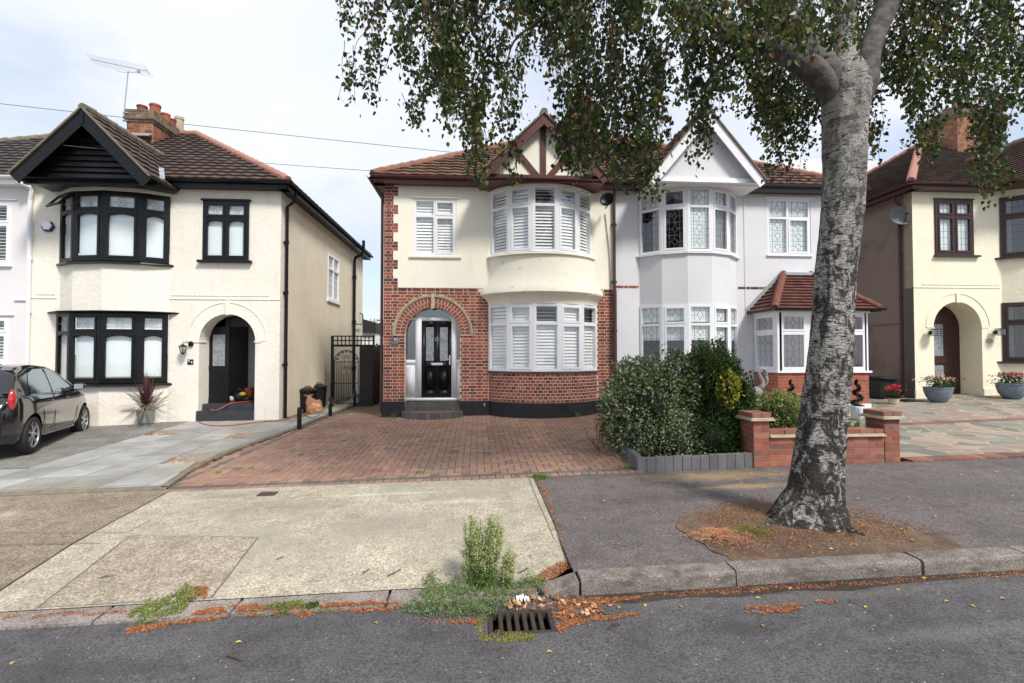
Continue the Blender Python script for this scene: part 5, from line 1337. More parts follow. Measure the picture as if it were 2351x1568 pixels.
sw = MB(); sw.quad((rx0,20.4,-.2),(rx0,YF+.26,-.2),(rx0,YF+.26,hb),(rx0,20.4,hb),0); sw.quad((rx0,YF+.26,Z(660,2100)),(rx0,YF,Z(660,2100)),(rx0,YF,hb),(rx0,YF+.26,hb),1); sw.quad((rx0-.001,YF+.26,-.2),(rx0-.001,YF,-.2),(rx0-.001,YF,Z(660,2100)),(rx0-.001,YF+.26,Z(660,2100)),2)
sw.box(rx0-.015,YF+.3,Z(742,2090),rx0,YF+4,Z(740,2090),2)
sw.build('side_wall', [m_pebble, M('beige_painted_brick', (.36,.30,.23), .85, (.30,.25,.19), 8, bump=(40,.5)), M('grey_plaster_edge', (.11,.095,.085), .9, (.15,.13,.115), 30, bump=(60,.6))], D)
rm = MB()
ro_ = (X(2273)-X(2127))/2
rope([(rcx-ro_*math.cos(math.pi*i/30), YF, rzs_+ro_*math.sin(math.pi*i/30)) for i in range(31)])
rope([(rcx-ro_,YF,rzs_),(rcx-rr_,YF,rzs_)]); rope([(rcx+rr_,YF,rzs_),(rcx+ro_,YF,rzs_)]); zst = Z(654,2200); rope([(X(2119),YF,zst),(X(2300),YF,zst)])
rm.box(rx0,YF-.016,zst-.08,rbl-.05,YF,zst-.065); rm.prism([(rcx-.035,YF-.03,rzs_+rr_-.02),(rcx+.035,YF-.03,rzs_+rr_-.02),(rcx+.045,YF-.03,rzs_+rr_+.23),(rcx-.045,YF-.03,rzs_+rr_+.23)], (0,.04,0)); rm.box(rcx-rr_-.02,YF-.02,rzs_-.03,rcx-rr_+.01,YF+.3,rzs_); rm.box(rcx+rr_-.01,YF-.02,rzs_-.03,rcx+rr_+.02,YF+.5,rzs_)
rm.build('rope_moulding', m_right, D)
fr, subs = MB(), []
win_unit(fr, subs, facetT((rwx0,YF+.0),(rwx1,YF+.0),rwz0), rwx1-rwx0, rwz1-rwz0, (.5,), Z(497,2190)-rwz0, F=.08, sash='all', lead='grid', blind='roller')
o = finish_win('window', fr, subs, m_brownframe, D, 'brown framed leaded window above the arched porch'); s = MB(); s.box(rwx0-.04,YF-.09,rwz0-.05,rwx1+.14,YF+.02,rwz0-.004); s.box(rwx0-.03,YF-.05,rwz1+.002,rwx1+.03,YF,wz1+.02 if False else rwz1+.03); s.build('sill', m_brownframe, o)
for z0, z1, zt in ((ruz0,ruz1,rut),(rlz0,rlz1,rlt)):
    o = bay_windows('bay_window', D, rbl, rbr, YF, .55, 5, z0, z1, zt, m_brownframe, dict(F=.08, sash='all', lead='grid', blind=('curtain',(0,.35))), None, e=.01)
    s = MB(); loft(s, [(arcplan(rbl-.1,rbr+.1,YF,.55,5,.08),z0-.05),(arcplan(rbl-.1,rbr+.1,YF,.55,5,.08),z0-.0),(arcplan(rbl,rbr,YF,.55,5,-.06),z0+.003)]); s.build('sill', m_brownframe, o)
ry = YF+.6; dr = MB(); xa, xb = rcx-rr_-.02, rcx+rr_*.05
dr.box(xa,ry,rz0,rcx+rr_+.02,ry+.06,rzs_+rr_+.02)
for a, b in ((.34,.41),(.62,.69),(.06,.1)): pass
dr.box(xa,ry-.03,rz0,xa+.1,ry,rzs_+rr_); dr.box(xa+.45,ry-.03,rz0,xa+.52,ry,rzs_+rr_); dr.box(xa+.1,ry-.02,rz0+.85,xa+1.1,ry,rz0+1.0)
do = dr.build('front_door', m_brownframe, D); dg = MB(); dg.box(xa+.56,ry-.012,rz0+1.05,xa+.85,ry-.004,rz0+1.9); dg.box(xa+.56,ry-.012,rz0+.15,xa+.85,ry-.004,rz0+.8); dg.build('pane', m_obscure, do)
hd = MB(); hd.box(xa+.475,ry-.045,rz0+.95,xa+.50,ry-.03,rz0+1.12); hd.box(xa+.40,ry-.06,rz0+1.03,xa+.50,ry-.045,rz0+1.05); hd.build('handle', m_chrome, do)
hip_roof(D, rx0, rx1, YF, 20.4, rze, math.radians(33), True, False, [(.10,.075,.065),(.12,.09,.075),(.085,.065,.055),(.14,.10,.08)], gauge=.13, wave=0, fascia=m_brownpipe, ridge=M('pink_ridge', (.42,.20,.15), .85, (.34,.16,.12), 5, bump=(50,.4)), cutfront=[(rx0-.26, rbl-.25)])
gable_roof(D, rbl-.36, rbr+.36, (rbl+rbr)/2, rze-.03, rze+1.45, 11.1, 15.2, [(.13,.075,.06),(.15,.085,.065),(.11,.065,.055)], m_brownframe, m_right, gauge=.13, wave=0, bw=.2)
chimney(D, rx1-.9, rx1-.1, 15.3, 16.8, rze+1.9, rze+3.9, [(rx1-.6,15.6,.13,.35,m_pot),(rx1-.35,16.2,.13,.35,m_pot)], CO)
dp = MB(); xq, yq = rx0-.06, YF+.33; dp.tube([(xq-.14,yq,rze-.1),(xq-.12,yq,rze-.28),(xq,yq,rze-.4),(xq,yq,.33)], .038, 10)
for z in (4.0,2.9,1.3): dp.tube([(xq,yq,z),(xq,yq,z+.08)], .048, 10)
dp.build('drainpipe', m_brownpipe, D)
dm = MB(); dm.box(rx0+.3,17.8,rze+1.0,rx0+4.6,20.5,rze+3.0); dm.build('dormer', m_upvc, D)
# ================================================================ LEAVES AND PLANTS
def leaf(mb, p, size, col, rnd=R, w_=.72, droop=None, mi=0, fold=.18):
    """one folded kite-shaped leaf hanging from p"""
    if droop is None: d = V((rnd.gauss(0,1), rnd.gauss(0,1), rnd.gauss(0,1)))
    else: d = V((rnd.gauss(0,.5), rnd.gauss(0,.5), droop+rnd.gauss(0,.35)))
    if d.length < .01: d = V((0,0,-1))
    d.normalize(); s = d.cross(V((rnd.gauss(0,1), rnd.gauss(0,1), rnd.gauss(0,1))))
    if s.length < .05: s = d.orthogonal()
    s.normalize(); n = d.cross(s); L_ = size
    a, t = p, p+d*L_; m = p+d*L_*.42
    q1, q2 = p+d*L_*.26, p+d*L_*.62
    mb.add([a, q1+s*L_*w_*.48+n*L_*fold, q2+s*L_*w_*.36+n*L_*fold*.7, t, q2-s*L_*w_*.36+n*L_*fold*.7, q1-s*L_*w_*.48+n*L_*fold], [(0,1,2,3),(0,3,4,5)], mi, col)
def jitc(c, k, rnd=R):
    q = rnd.uniform(1-k, 1+k); return (c[0]*q*rnd.uniform(.9,1.1), c[1]*q, c[2]*q*rnd.uniform(.85,1.15))
BL = [(.045,.072,.02)]*5+[(.030,.048,.018)]*6+[(.065,.10,.025)]*4+[(.11,.14,.035)]*3+[(.08,.055,.022)]*2+[(.13,.07,.022)]
RT_ = random.Random(21)
T = thing('birch_tree', 'tall silver birch with drooping leafy twigs standing in its soil pit by the kerb', 'tree', (2.95, 4.5, -.05))
TY = 4.55
def pr(u, v, Y, hw): 
    p = P(u, v, Y); k = (p-CAM).dot(FW); return p, hw*k/F_PX*k/(p-CAM).xy.length
TR = [(1855,1262,112),(1858,1235,107),(1856,1205,102),(1858,1189,96),(1863,1155,80),(1873,1121,69),(1878,1061,64),(1885,1000,60),(1892,934,57),(1904,844,55),(1912,731,51),(1919,619,50),(1928,540,51),(1935,478,52),(1939,400,52),(1939,300,54),(1941,250,57),(1944,205,60),(1943,170,52),(1941,140,38),(1940,110,29),(1941,75,26),(1941,42,25)]
def ring_trunk():
    mb = MB(); rows = []; n = 72
    pts = [pr(u, v, TY, h) for u, v, h in TR]
    # resample
    res = []
    for i in range(len(pts)-1):
        k = max(1, int((pts[i+1][0]-pts[i][0]).length/.03))
        for j in range(k):
            t = j/k; t2 = t*t*(3-2*t) if False else t
            res.append((pts[i][0].lerp(pts[i+1][0], t2), lerp(pts[i][1], pts[i+1][1], t2)))
    res.append(pts[-1]); z0 = res[0][0].z
    for c, r in res:
        h = c.z-z0; row = []
        fl = math.exp(-h/.23)
        for j in range(n):
            a = 2*math.pi*j/n
            lob = fl*(.48*max(0,math.cos((a-math.pi*1.05)*1.0))**3+.14*math.cos(5*a+.7)+.10*math.cos(3*a+2.4)+.06*math.cos(9*a+1))
            q = V((math.cos(a)*2.2, math.sin(a)*2.2, c.z*1.3))
            ridg = (abs(noise.noise(q*2.2))**.7)*.10*(.35+.65*math.exp(-h/1.0))
            d = 1+lob-ridg+.03*noise.noise(q)+.022*noise.noise(V((q.x*6,q.y*6,c.z*14)))*(1 if h > .6 else 1.6)
            # callus scar near the fork
            row.append(c+V((math.cos(a), math.sin(a), 0))*r*d)
        rows.append(row)
    vs = [p for row in rows for p in row]
    mb.add(vs, [(i*n+j, i*n+(j+1) % n, (i+1)*n+(j+1) % n, (i+1)*n+j) for i in range(len(rows)-1) for j in range(n)]+[tuple(range((len(rows)-1)*n, len(rows)*n))])
    return mb
tb = ring_trunk()
# surface roots and burr
for pts, rs in (([(1830,1200),(1790,1207),(1762,1213),(1735,1219)],[.12,.07,.04,.015]),([(1930,1222),(1965,1226),(1990,1232)],[.07,.035,.012])):
    w_ = [G(u, v)+V((0,.10 if i == 0 else .02,.0+(.05 if i == 0 else .0))) for i, (u, v) in enumerate(pts)]
    tb.tube(w_, rs, 12, jit=lambda p, a: 1+.3*noise.noise(V((p.x*12,p.y*12,a*2))))
trunk = tb.build('trunk', m_bark, T, smooth=True)
def rock(p, a): return 1+.12*noise.noise(V((p.x*5, p.z*5, a*1.5)))+.05*noise.noise(V((p.x*22,p.z*22,a*4)))
for nm, mt, pts in (('limb', m_bark, [(1941,110,27,0),(1941,70,25.5,0),(1942,42,25,.02),(1938,-40,24,.1),(1930,-160,20,.2),(1935,-380,15,.4),(1925,-620,9,.6)]),
                ('limb', m_limb, [(1958,270,30,.0),(1980,195,38,-.0),(1994,125,30,.0),(2012,70,28,.1),(2028,30,29,.15),(2050,-20,27,.2),(2110,-170,22,.3),(2190,-380,14,.5)]),
                ('limb', m_limb, [(1930,235,38,.0),(1898,170,40,.02),(1850,115,34,.1),(1815,62,31,.2),(1798,10,27,.3),(1780,-80,24,.4),(1720,-280,17,.6),(1660,-520,10,.7)]),
                ('limb', m_limb, [(1925,235,30,.0),(1870,165,33,-.04),(1790,118,25,-.1),(1710,86,22,-.05),(1620,40,20,.2),(1540,-12,18,.5),(1400,-90,15,.8),(1180,-190,13,1.0),(950,-260,8,1.1)])):
    pp = [pr(u, v, TY+dy, h) for u, v, h, dy in pts]
    out, rr = [], []
    for i in range(len(pp)-1):
        for j in range(6):
            t = j/6; p0 = pp[max(0,i-1)][0]; p1 = pp[i][0]; p2 = pp[i+1][0]; p3 = pp[min(len(pp)-1,i+2)][0]
            out.append(.5*((2*p1)+(p2-p0)*t+(2*p0-5*p1+4*p2-p3)*t*t+(3*p1-p0-3*p2+p3)*t**3)); rr.append(lerp(pp[i][1],pp[i+1][1],t))
    b = MB(); b.tube(out, rr, 22, jit=rock); b.build(nm, mt, T, smooth=True)
br = MB()
def branch(pts, r0, r1, Y):
    w_ = [P(u, v, Y+dy) for u, v, dy in pts]; n = len(w_); out = []
    for i in range(n-1):
        for j in range(4):
            t = j/4; p0, p1, p2, p3 = w_[max(0,i-1)], w_[i], w_[i+1], w_[min(n-1,i+2)]
            out.append(.5*((2*p1)+(p2-p0)*t+(2*p0-5*p1+4*p2-p3)*t*t+(3*p1-p0-3*p2+p3)*t**3))
    out.append(w_[-1]); k = len(out)
    br = MB(); br.tube(out, [lerp(r0, r1, i/(k-1)) for i in range(k)], 6); br.build('branch', m_twig, T)
for pts, r0, r1, Y in (([(1560,-60,0),(1330,-20,.1),(1240,45,.2),(1180,95,.2),(1165,150,.2)],.028,.006,5.2),([(1400,-80,0),(1150,-10,0),(1105,35,0),(1060,95,0),(1030,130,0),(985,200,0),(968,260,0)],.022,.005,5.4),
                       ([(1500,-80,0),(1300,10,.2),(1250,40,.2),(1205,85,.2)],.018,.005,5.8),([(1150,-150,0),(900,-40,.1),(868,10,0),(845,60,0),(838,75,0)],.02,.005,5.6),([(838,75,0),(820,95,0),(812,130,0),(808,170,0)],.004,.002,5.6),([(840,75,0),(848,120,0),(850,200,0)],.005,.002,5.6),
                       ([(2050,-40,0),(2150,10,0),(2220,60,.2),(2270,140,.3)],.02,.005,5.0),([(2100,-100,0),(2290,20,0),(2351,65,0),(2420,110,0)],.02,.006,4.8),([(1700,-40,0),(1560,60,.3),(1480,150,.4),(1460,230,.4)],.02,.005,5.6),([(2040,-60,0),(2080,80,.4),(2110,180,.5),(2120,280,.5)],.018,.004,5.6)):
    branch(pts, r0, r1, Y)
OUT = [(915,130),(940,190),(955,395),(985,445),(1010,330),(1060,300),(1085,430),(1120,470),(1150,460),(1175,440),(1210,350),(1250,430),(1290,390),(1330,440),(1370,455),(1410,485),(1450,430),(1500,478),(1530,430),(1560,380),(1600,418),(1650,400),(1690,428),(1720,330),(1770,380),(1800,430),(1840,420),(1875,485),(1905,300),(1960,240),(1990,380),(2030,330),(2080,360),(2130,410),(2180,380),(2230,430),(2270,500),(2292,400),(2312,290),(2350,265),(2420,240),(2800,260)]
def vb_(u):
    for (a, za), (b, zb) in zip(OUT, OUT[1:]):
        if a <= u <= b: return lerp(za, zb, (u-a)/(b-a))
    return 100
cr_ = MB(); tw = MB(); nleaf = 0
def strand(u, vend, Y, L_, dens=1.0, rad=.075, bright=1.0, sz=.063):
    global nleaf
    e = P(u, vend, Y); sx_, sy_ = RT_.gauss(0,.10), RT_.gauss(0,.10); cv_ = RT_.gauss(0,.05)
    n = max(4, int(L_/.09)); pts = []
    for i in range(n+1):
        t = i/n; pts.append(e+V((sx_*t*t*L_+cv_*math.sin(t*5), sy_*t*t*L_, L_*t)))
    tw.tube(pts, [lerp(.0016,.0045,i/n) for i in range(n+1)], 3, cap=False)
    N = int(L_*61*dens); base = RT_.choice(BL); ph = RT_.uniform(0,6)
    for k in range(N):
        t = RT_.random()**.85; clump = .5+.5*math.sin(t*L_*9+ph)
        if RT_.random() > .35+.65*clump: continue
        q = pts[min(n, int(t*n))]; rr = rad*(.35+.9*clump)*(1+.4*t)
        p = q+V((RT_.gauss(0,rr*.55), RT_.gauss(0,rr*.55), RT_.gauss(0,.04)))
        c = base if RT_.random() < .55 else RT_.choice(BL)
        if RT_.random() < .012: c = RT_.choice([(.42,.26,.03),(.34,.14,.03),(.3,.24,.05)])
        leaf(cr_, p, sz*RT_.uniform(.7,1.15), tuple(x*bright for x in jitc(c, .3, RT_)), RT_, droop=-.75, w_=.78); nleaf += 1
for i in range(780):
    u = RT_.uniform(915, 2560)
    if u > 2351 and RT_.random() < .5: continue
    vb = vb_(u); dip = 60*noise.noise(V((u*.02, 7, 1)))
    vend = vb+min(0, dip)-(vb+190)*(RT_.random()**1.12)
    if u > 2290 and RT_.random() < .45: continue
    if 915 < u < 1000 and vend > 180 and RT_.random() < .4: continue
    if 1185 < u < 1300 and vend > 265 and RT_.random() < .75: continue
    if 1560 < u < 1700 and vend > 300 and RT_.random() < .5: continue
    Y = RT_.uniform(4.2, 7.4) if vend < 330 else RT_.uniform(4.6, 6.6)
    if Y < 5.1 and 1770 < u < 2080 and vend > 90: Y = RT_.uniform(5.1, 7.2)
    if noise.noise(V((u*.011, vend*.011, Y*.35))) > .12: continue
    L_ = RT_.uniform(.5, 1.2)
    for q in range(RT_.choice((3,4,4,5))):           # a spray of a few twigs
        strand(min(max(u+RT_.gauss(0,13), 912), 2600), vend-abs(RT_.gauss(0,28)), Y+RT_.gauss(0,.10), L_*RT_.uniform(.6,1.05))
for u, v in ((780,70),(800,60),(815,75),(832,72),(850,60),(868,55),(882,60),(786,40),(806,30),(860,30)): strand(u, v, RT_.uniform(5.3,5.9), .55, 1.3, .07)
for u, v in ((842,200),(856,222),(866,190),(876,225),(850,160),(868,140),(860,105),(848,110),(858,250)): strand(u, v, RT_.uniform(5.4,5.8), .5 if v < 240 else .3, 1.35 if v < 240 else .5, .065)
for u, v in ((788,180),(800,215),(792,240),(812,190),(815,242),(806,222)): strand(u, v, RT_.uniform(5.4,5.8), .42, .55, .05)
for i in range(115):   # sprays hanging in front of the limbs
    u = RT_.uniform(1430, 1960); v = 148-abs(u-1850)*.22-RT_.random()*130
    strand(u, v, RT_.uniform(3.5,4.0), RT_.uniform(.3,.6), .8, .08, 1.25, .056)
# the rest of the crown above the frame
for i in range(520):
    a = RT_.uniform(0, 2*math.pi); rr = 4.3*math.sqrt(RT_.random()); z = RT_.uniform(5.4, 10.5)
    if rr > 4.3*math.cos((z-5.5)/6.4): continue
    c = V((2.9+rr*math.cos(a), 5.6+rr*math.sin(a)*.72, z)); uu, vv = proj(c) if c.y > .5 else (0,-900)
    if vv > -60 and c.y > .5: continue
    for k in range(16): leaf(cr_, c+V((RT_.gauss(0,.28),RT_.gauss(0,.28),RT_.gauss(0,.28))), .10, jitc(RT_.choice(BL), .3, RT_), RT_, droop=-.6)
cr_.build('crown', m_leaf, T)
tw.build('hanging_twigs', m_twig, T)['kind'] = 'stuff'
print('birch leaves', nleaf)
# ---- shrubs
RS = random.Random(5)
def bush(mb, c, rad, n, cols, size, shell=.75, w_=.6, up=.3, nz=.3, seed=0, zmin=None):
    c = V(c)
    for i in range(n):
        d = V((RS.gauss(0,1), RS.gauss(0,1), RS.gauss(0,1))).normalized()
        k = 1+nz*noise.noise(d*2.3+V((seed,0,0)))+nz*.6*noise.noise(d*6+V((seed,3,0)))
        r = (shell+(1-shell)*RS.random())*k if RS.random() < .88 else RS.uniform(.3,.8)
        p = c+V((d.x*rad[0], d.y*rad[1], d.z*rad[2]))*r
        if p.z < (gz(p.x,p.y)+.03 if zmin is None else zmin): continue
        sd = size*RS.uniform(.7,1.3); col = jitc(RS.choice(cols), .25, RS)
        dd = (V((d.x,d.y,d.z*.5+up))+V((RS.gauss(0,.6),RS.gauss(0,.6),RS.gauss(0,.6)))).normalized()
        s = dd.cross(V((RS.gauss(0,1),RS.gauss(0,1),RS.gauss(0,1)))).normalized(); nn = dd.cross(s); m = p+dd*sd*.45
        mb.add([p, m+s*sd*w_*.5+nn*sd*.12, p+dd*sd, m-s*sd*w_*.5+nn*sd*.12], [(0,1,2),(0,2,3)], 0, col)
def sprig(mb, st, p, h, cols, size, n=16, lean=(0,0), spread=.05):
    p = V(p); top = p+V((lean[0],lean[1],h)); st.tube([p, p.lerp(top,.5)+V((.01,.01,0)), top], [.006,.004,.002], 5)
    for i in range(n):
        t = .25+.75*i/n; a = i*2.4; q = p.lerp(top, t); sd = size*RS.uniform(.8,1.2)*(1.05-.3*t)
        dd = V((math.cos(a), math.sin(a), .75)).normalized(); s = dd.cross(V((0,0,1))).normalized(); nn = dd.cross(s); m = q+dd*sd*.5
        mb.add([q, m+s*sd*.24+nn*sd*.08, q+dd*sd, m-s*sd*.24+nn*sd*.08], [(0,1,2),(0,2,3)], 0, jitc(RS.choice(cols), .25, RS))
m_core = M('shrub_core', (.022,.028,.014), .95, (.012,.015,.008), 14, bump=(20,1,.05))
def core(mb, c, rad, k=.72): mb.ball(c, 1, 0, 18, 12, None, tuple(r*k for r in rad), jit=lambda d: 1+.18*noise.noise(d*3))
VG = [(.24,.28,.16),(.52,.54,.38),(.12,.16,.08),(.06,.10,.04),(.40,.43,.29),(.08,.12,.05)]
DGc = [(.028,.062,.014),(.04,.085,.02),(.02,.045,.012),(.055,.11,.025),(.035,.07,.016)]
YG = [(.20,.24,.04),(.42,.38,.06),(.09,.14,.03),(.06,.11,.025)]
S1 = thing('variegated_shrub', 'silvery cream variegated evergreen shrub above the grey edging, nearest the block paving', 'shrub', G(1500,1045)+V((0,.6,0)))
lm, st, co = MB(), MB(), MB()
c1 = P(1492, 940, 7.45); c1.z = .66
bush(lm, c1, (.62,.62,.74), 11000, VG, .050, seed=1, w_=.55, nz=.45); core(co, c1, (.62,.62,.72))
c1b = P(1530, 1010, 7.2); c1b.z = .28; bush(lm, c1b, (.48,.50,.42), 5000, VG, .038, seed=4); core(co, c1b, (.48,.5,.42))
bush(lm, P(1462,880,7.5), (.36,.36,.40), 3200, VG+DGc[:1], .045, seed=24)
bush(lm, P(1560,880,7.3), (.34,.34,.46), 2600, VG[:2]+DGc+[(.25,.3,.12)], .048, seed=25)
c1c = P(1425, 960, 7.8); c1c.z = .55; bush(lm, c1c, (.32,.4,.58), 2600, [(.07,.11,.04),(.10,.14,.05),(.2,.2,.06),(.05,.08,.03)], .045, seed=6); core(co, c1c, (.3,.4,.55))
for i in range(34):
    u = RS.uniform(1405,1590); vt = lerp(860,800,max(0,min(1,(u-1400)/160)))+RS.uniform(-12,25)
    p = P(u, vt+60, RS.uniform(7.2,7.8)); sprig(lm, st, p-V((0,0,.12)), .42+RS.uniform(-.05,.08), VG[:5] if RS.random() < .6 else DGc+[(.2,.26,.08)], .06, 18, (RS.uniform(-.06,.06),0))
lm.build('foliage', m_leaf, S1); st.build('stem', m_twig, S1); co.build('foliage_core', m_core, S1)
S2 = thing('evergreen_shrub', 'dark glossy green shrub with yellow tips and tall upright shoots beside the brick pier', 'shrub', G(1650,1050)+V((0,.6,0)))
lm, st, co = MB(), MB(), MB()
c2 = P(1636, 925, 7.5); c2.z = .72
bush(lm, P(1640,868,7.5), (.30,.32,.42), 3600, DGc, .06, w_=.42, seed=22)
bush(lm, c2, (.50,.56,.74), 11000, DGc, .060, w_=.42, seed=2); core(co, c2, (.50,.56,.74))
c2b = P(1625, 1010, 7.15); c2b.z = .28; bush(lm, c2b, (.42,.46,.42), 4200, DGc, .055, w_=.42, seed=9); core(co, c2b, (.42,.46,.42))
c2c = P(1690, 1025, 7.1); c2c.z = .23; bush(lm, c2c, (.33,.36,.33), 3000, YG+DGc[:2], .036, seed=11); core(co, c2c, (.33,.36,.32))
bush(lm, P(1702,992,7.1), (.28,.34,.40), 2600, DGc, .05, w_=.42, seed=23)
c2d = P(1672, 885, 7.0); c2d.z = .98; bush(lm, c2d, (.16,.14,.28), 500, [(.5,.42,.06),(.3,.3,.05),(.14,.2,.04)], .05, seed=12)
for i in range(120):
    u = RS.uniform(1565,1730); pk = max(0, 1-abs(u-1642)/55)+.55*max(0,1-abs(u-1600)/22)
    vt = lerp(832,752,min(1,pk))+RS.uniform(-8,40)+max(0,(u-1680))*.55
    p = P(u, vt+70, RS.uniform(7.0,7.9)); h = .52; sprig(lm, st, p-V((0,0,.10)), h, DGc+[(.10,.17,.04),(.16,.22,.05)], .09, 22, (RS.uniform(-.05,.05),0))
lm.build('foliage', m_leaf, S2); st.build('stem', m_twig, S2); co.build('foliage_core', m_core, S2)
S3 = thing('variegated_shrub', 'low yellow green variegated shrub behind the red brick garden wall', 'shrub', (P(1785,960,7.6).x, 7.6, 0))
lm, st, co = MB(), MB(), MB()
c3 = P(1790, 930, 7.7); c3.z = .46; bush(lm, c3, (.46,.48,.42), 6000, [(.30,.33,.12),(.50,.48,.24),(.12,.18,.05),(.07,.12,.03),(.22,.26,.08)], .05, seed=3, w_=.4); core(co, c3, (.46,.48,.42))
lm.build('foliage', m_leaf, S3); co.build('foliage_core', m_core, S3)
S4 = thing('strappy_plant', 'broad green strap leaved plant behind the wall beside the right brick pier', 'plant', (P(1965,985,7.4).x, 7.4, 0))
lm = MB(); b0 = P(1952, 985, 7.4); b0.z = .12
for i in range(11):
    a = RS.uniform(-.9,1.5); h = RS.uniform(.28,.48); pts = [b0+V((math.sin(a)*h*t*1.0, RS.uniform(-.1,.1)*t, h*(t-.35*t*t*abs(a)))) for t in (0,.3,.6,.85,1)]
    for k in range(4):
        wd = [.012,.045,.055,.035,.003]; sd = V((.2,1,.0)).normalized() if i % 2 else V((.9,-.3,.1)).normalized()
        lm.quad(pts[k]-sd*wd[k], pts[k]+sd*wd[k], pts[k+1]+sd*wd[k+1], pts[k+1]-sd*wd[k+1], 0, jitc((.06,.14,.03), .2, RS))
lm.build('leaves', m_leaf, S4)
# scrubby growth between the drive and the shrubs
S5 = thing('scrubby_weeds', 'brownish straggly weeds at the edge of the block paving left of the shrubs', 'weeds', (P(1395,1000,8.2).x, 8.2, 0))
lm, st = MB(), MB(); 
for i in range(90):
    u = RS.uniform(1365,1430); Yq = RS.uniform(7.6,10.2); p = P(u, 980, Yq); p.z = gz(p.x,p.y); h = RS.uniform(.15,.5)*(1 if Yq > 8.2 else .6)
    top = p+V((RS.gauss(0,.12),RS.gauss(0,.1),h)); st.tube([p,p.lerp(top,.5)+V((RS.gauss(0,.03),0,0)),top],[.003,.002,.001],4)
    for k in range(9): leaf(lm, p.lerp(top, RS.random()), .03, jitc(RS.choice([(.16,.13,.05),(.2,.16,.06),(.10,.12,.03),(.22,.10,.05),(.28,.2,.08)]), .3, RS), RS)
lm.build('foliage', m_leaf, S5); st.build('stem', m_twig, S5)
# trees seen through the side passage
def far_tree(label, x, y, h, r, n, cols, seed):
    t = thing('garden_tree', label, 'tree', (x, y, 0)); lm, tk = MB(), MB(); tk.tube([(x,y,-.1),(x+.1,y,h*.35),(x,y+.1,h*.7)],[.14,.1,.04],8)
    for k in range(5):
        a = k*1.3; tk.tube([(x,y,h*(.25+.08*k)),(x+math.cos(a)*r*.6,y+math.sin(a)*r*.6,h*(.45+.1*k))],[.06,.02],6)
    for k in range(7): bush(lm, (x+RS.uniform(-.5,.5)*r, y+RS.uniform(-.5,.5)*r, h*RS.uniform(.35,.85)), (r*.55,r*.55,h*.22), n//7, cols, .16, .5, seed=seed+k, zmin=.2)
    lm.build('crown', m_leaf, t); tk.build('trunk', m_twig, t)
far_tree('bright green garden tree showing behind the black fence in the side passage', P(874,790,27).x, 27, 3.0, 1.2, 2600, [(.07,.15,.02),(.10,.2,.03),(.05,.1,.02)], 31)
far_tree('dark garden tree far behind the lean-to roof in the side passage', P(850,740,36).x, 36, 4.6, 1.8, 2600, [(.04,.07,.03),(.07,.10,.04),(.10,.09,.04)], 51)
# ================================================================ GARDEN WALL, EDGING
RB = [(.34,.11,.07),(.40,.14,.085),(.30,.10,.065),(.37,.15,.11),(.28,.115,.09)]
GW = thing('garden_wall', 'low red brick garden wall with two capped piers behind the birch trunk', 'wall', (4.6, 6.7, 0))
wy = 6.52; wxa, wxb = X(1727,wy), X(2062,wy); pw = .225
zt = lambda x: gz(x, wy)
body = MB(); ztop = P(1800,1004,wy).z; ztl = ztop
for a, b, y0, z1 in ((wxa+pw-.0,wxb-pw,wy+.0,ztop),):
    body.box(a,y0+.004,-.3,b,y0+.215,z1,0)
    bricks(body, flat(y0+.004), a, b, gz(a,wy)-.10, z1, None, bond='stretcher', cols=RB, proud=.004, mort=.011, course=.075)
body.build('wall_panel', [m_greymortar, m_wallbrick], GW)
cp = MB(); cp.box(wxa+pw,wy-.04,ztop,wxb-pw,wy+.255,ztop+.022,1,(.46,.36,.20)); cp.box(wxa+pw,wy-.02,ztop+.022,wxb-pw,wy+.235,ztop+.036,1,(.42,.33,.19))
x = wxa+pw
while x < wxb-pw-.05:
    k = R.uniform(.8,1.1); x2 = min(x+.215, wxb-pw); cp.box(x+.004,wy-.0+.002,ztop+.036,x2-.004,wy+.215,ztop+.095,0,tuple(t*k for t in R.choice([(.33,.13,.09),(.30,.15,.11),(.36,.14,.09)]))); x = x2
cp.build('coping', [m_wallbrick, m_stone], GW, bevel=.004)
for a in (wxa, wxb-pw):
    zc = P(1745,966,wy).z if a == wxa else P(2045,962,wy).z
    p = MB(); p.box(a+.004,wy-.006,-.3,a+pw-.004,wy+.335,zc,0)
    for f, s0, s1 in ((lambda s, z: (V((s,wy-.006,z)),V((0,-1,0))),a,a+pw),(lambda s, z, a=a: (V((a+.004,wy+.335-s,z)),V((-1,0,0))),0,.34),(lambda s, z, a=a: (V((a+pw-.004,wy-.006+s,z)),V((1,0,0))),0,.34)):
        bricks(p, f, s0, s1, gz(a,wy)-.10, zc, None, bond='stretcher', cols=RB, proud=.004, mort=.011, course=.075)
    po = p.build('pier', [m_greymortar, m_wallbrick], GW)
    c = MB(); c.box(a-.055,wy-.06,zc,a+pw+.055,wy+.39,zc+.024,1,(.46,.36,.20)); c.box(a-.035,wy-.04,zc+.024,a+pw+.035,wy+.37,zc+.04,1,(.44,.34,.19))
    for i in range(2): c.box(a-.02+i*.135,wy-.02,zc+.04,a-.02+i*.135+.13,wy+.35,zc+.105,0,R.choice([(.26,.13,.10),(.30,.14,.10),(.24,.13,.11)]))
    c.build('pier_cap', [m_wallbrick, m_stone], po, bevel=.005)
ED = thing('planter_edging', 'low grey block edging round the shrub bed', 'edging', (2.9, 6.55, 0))
eb = MB()
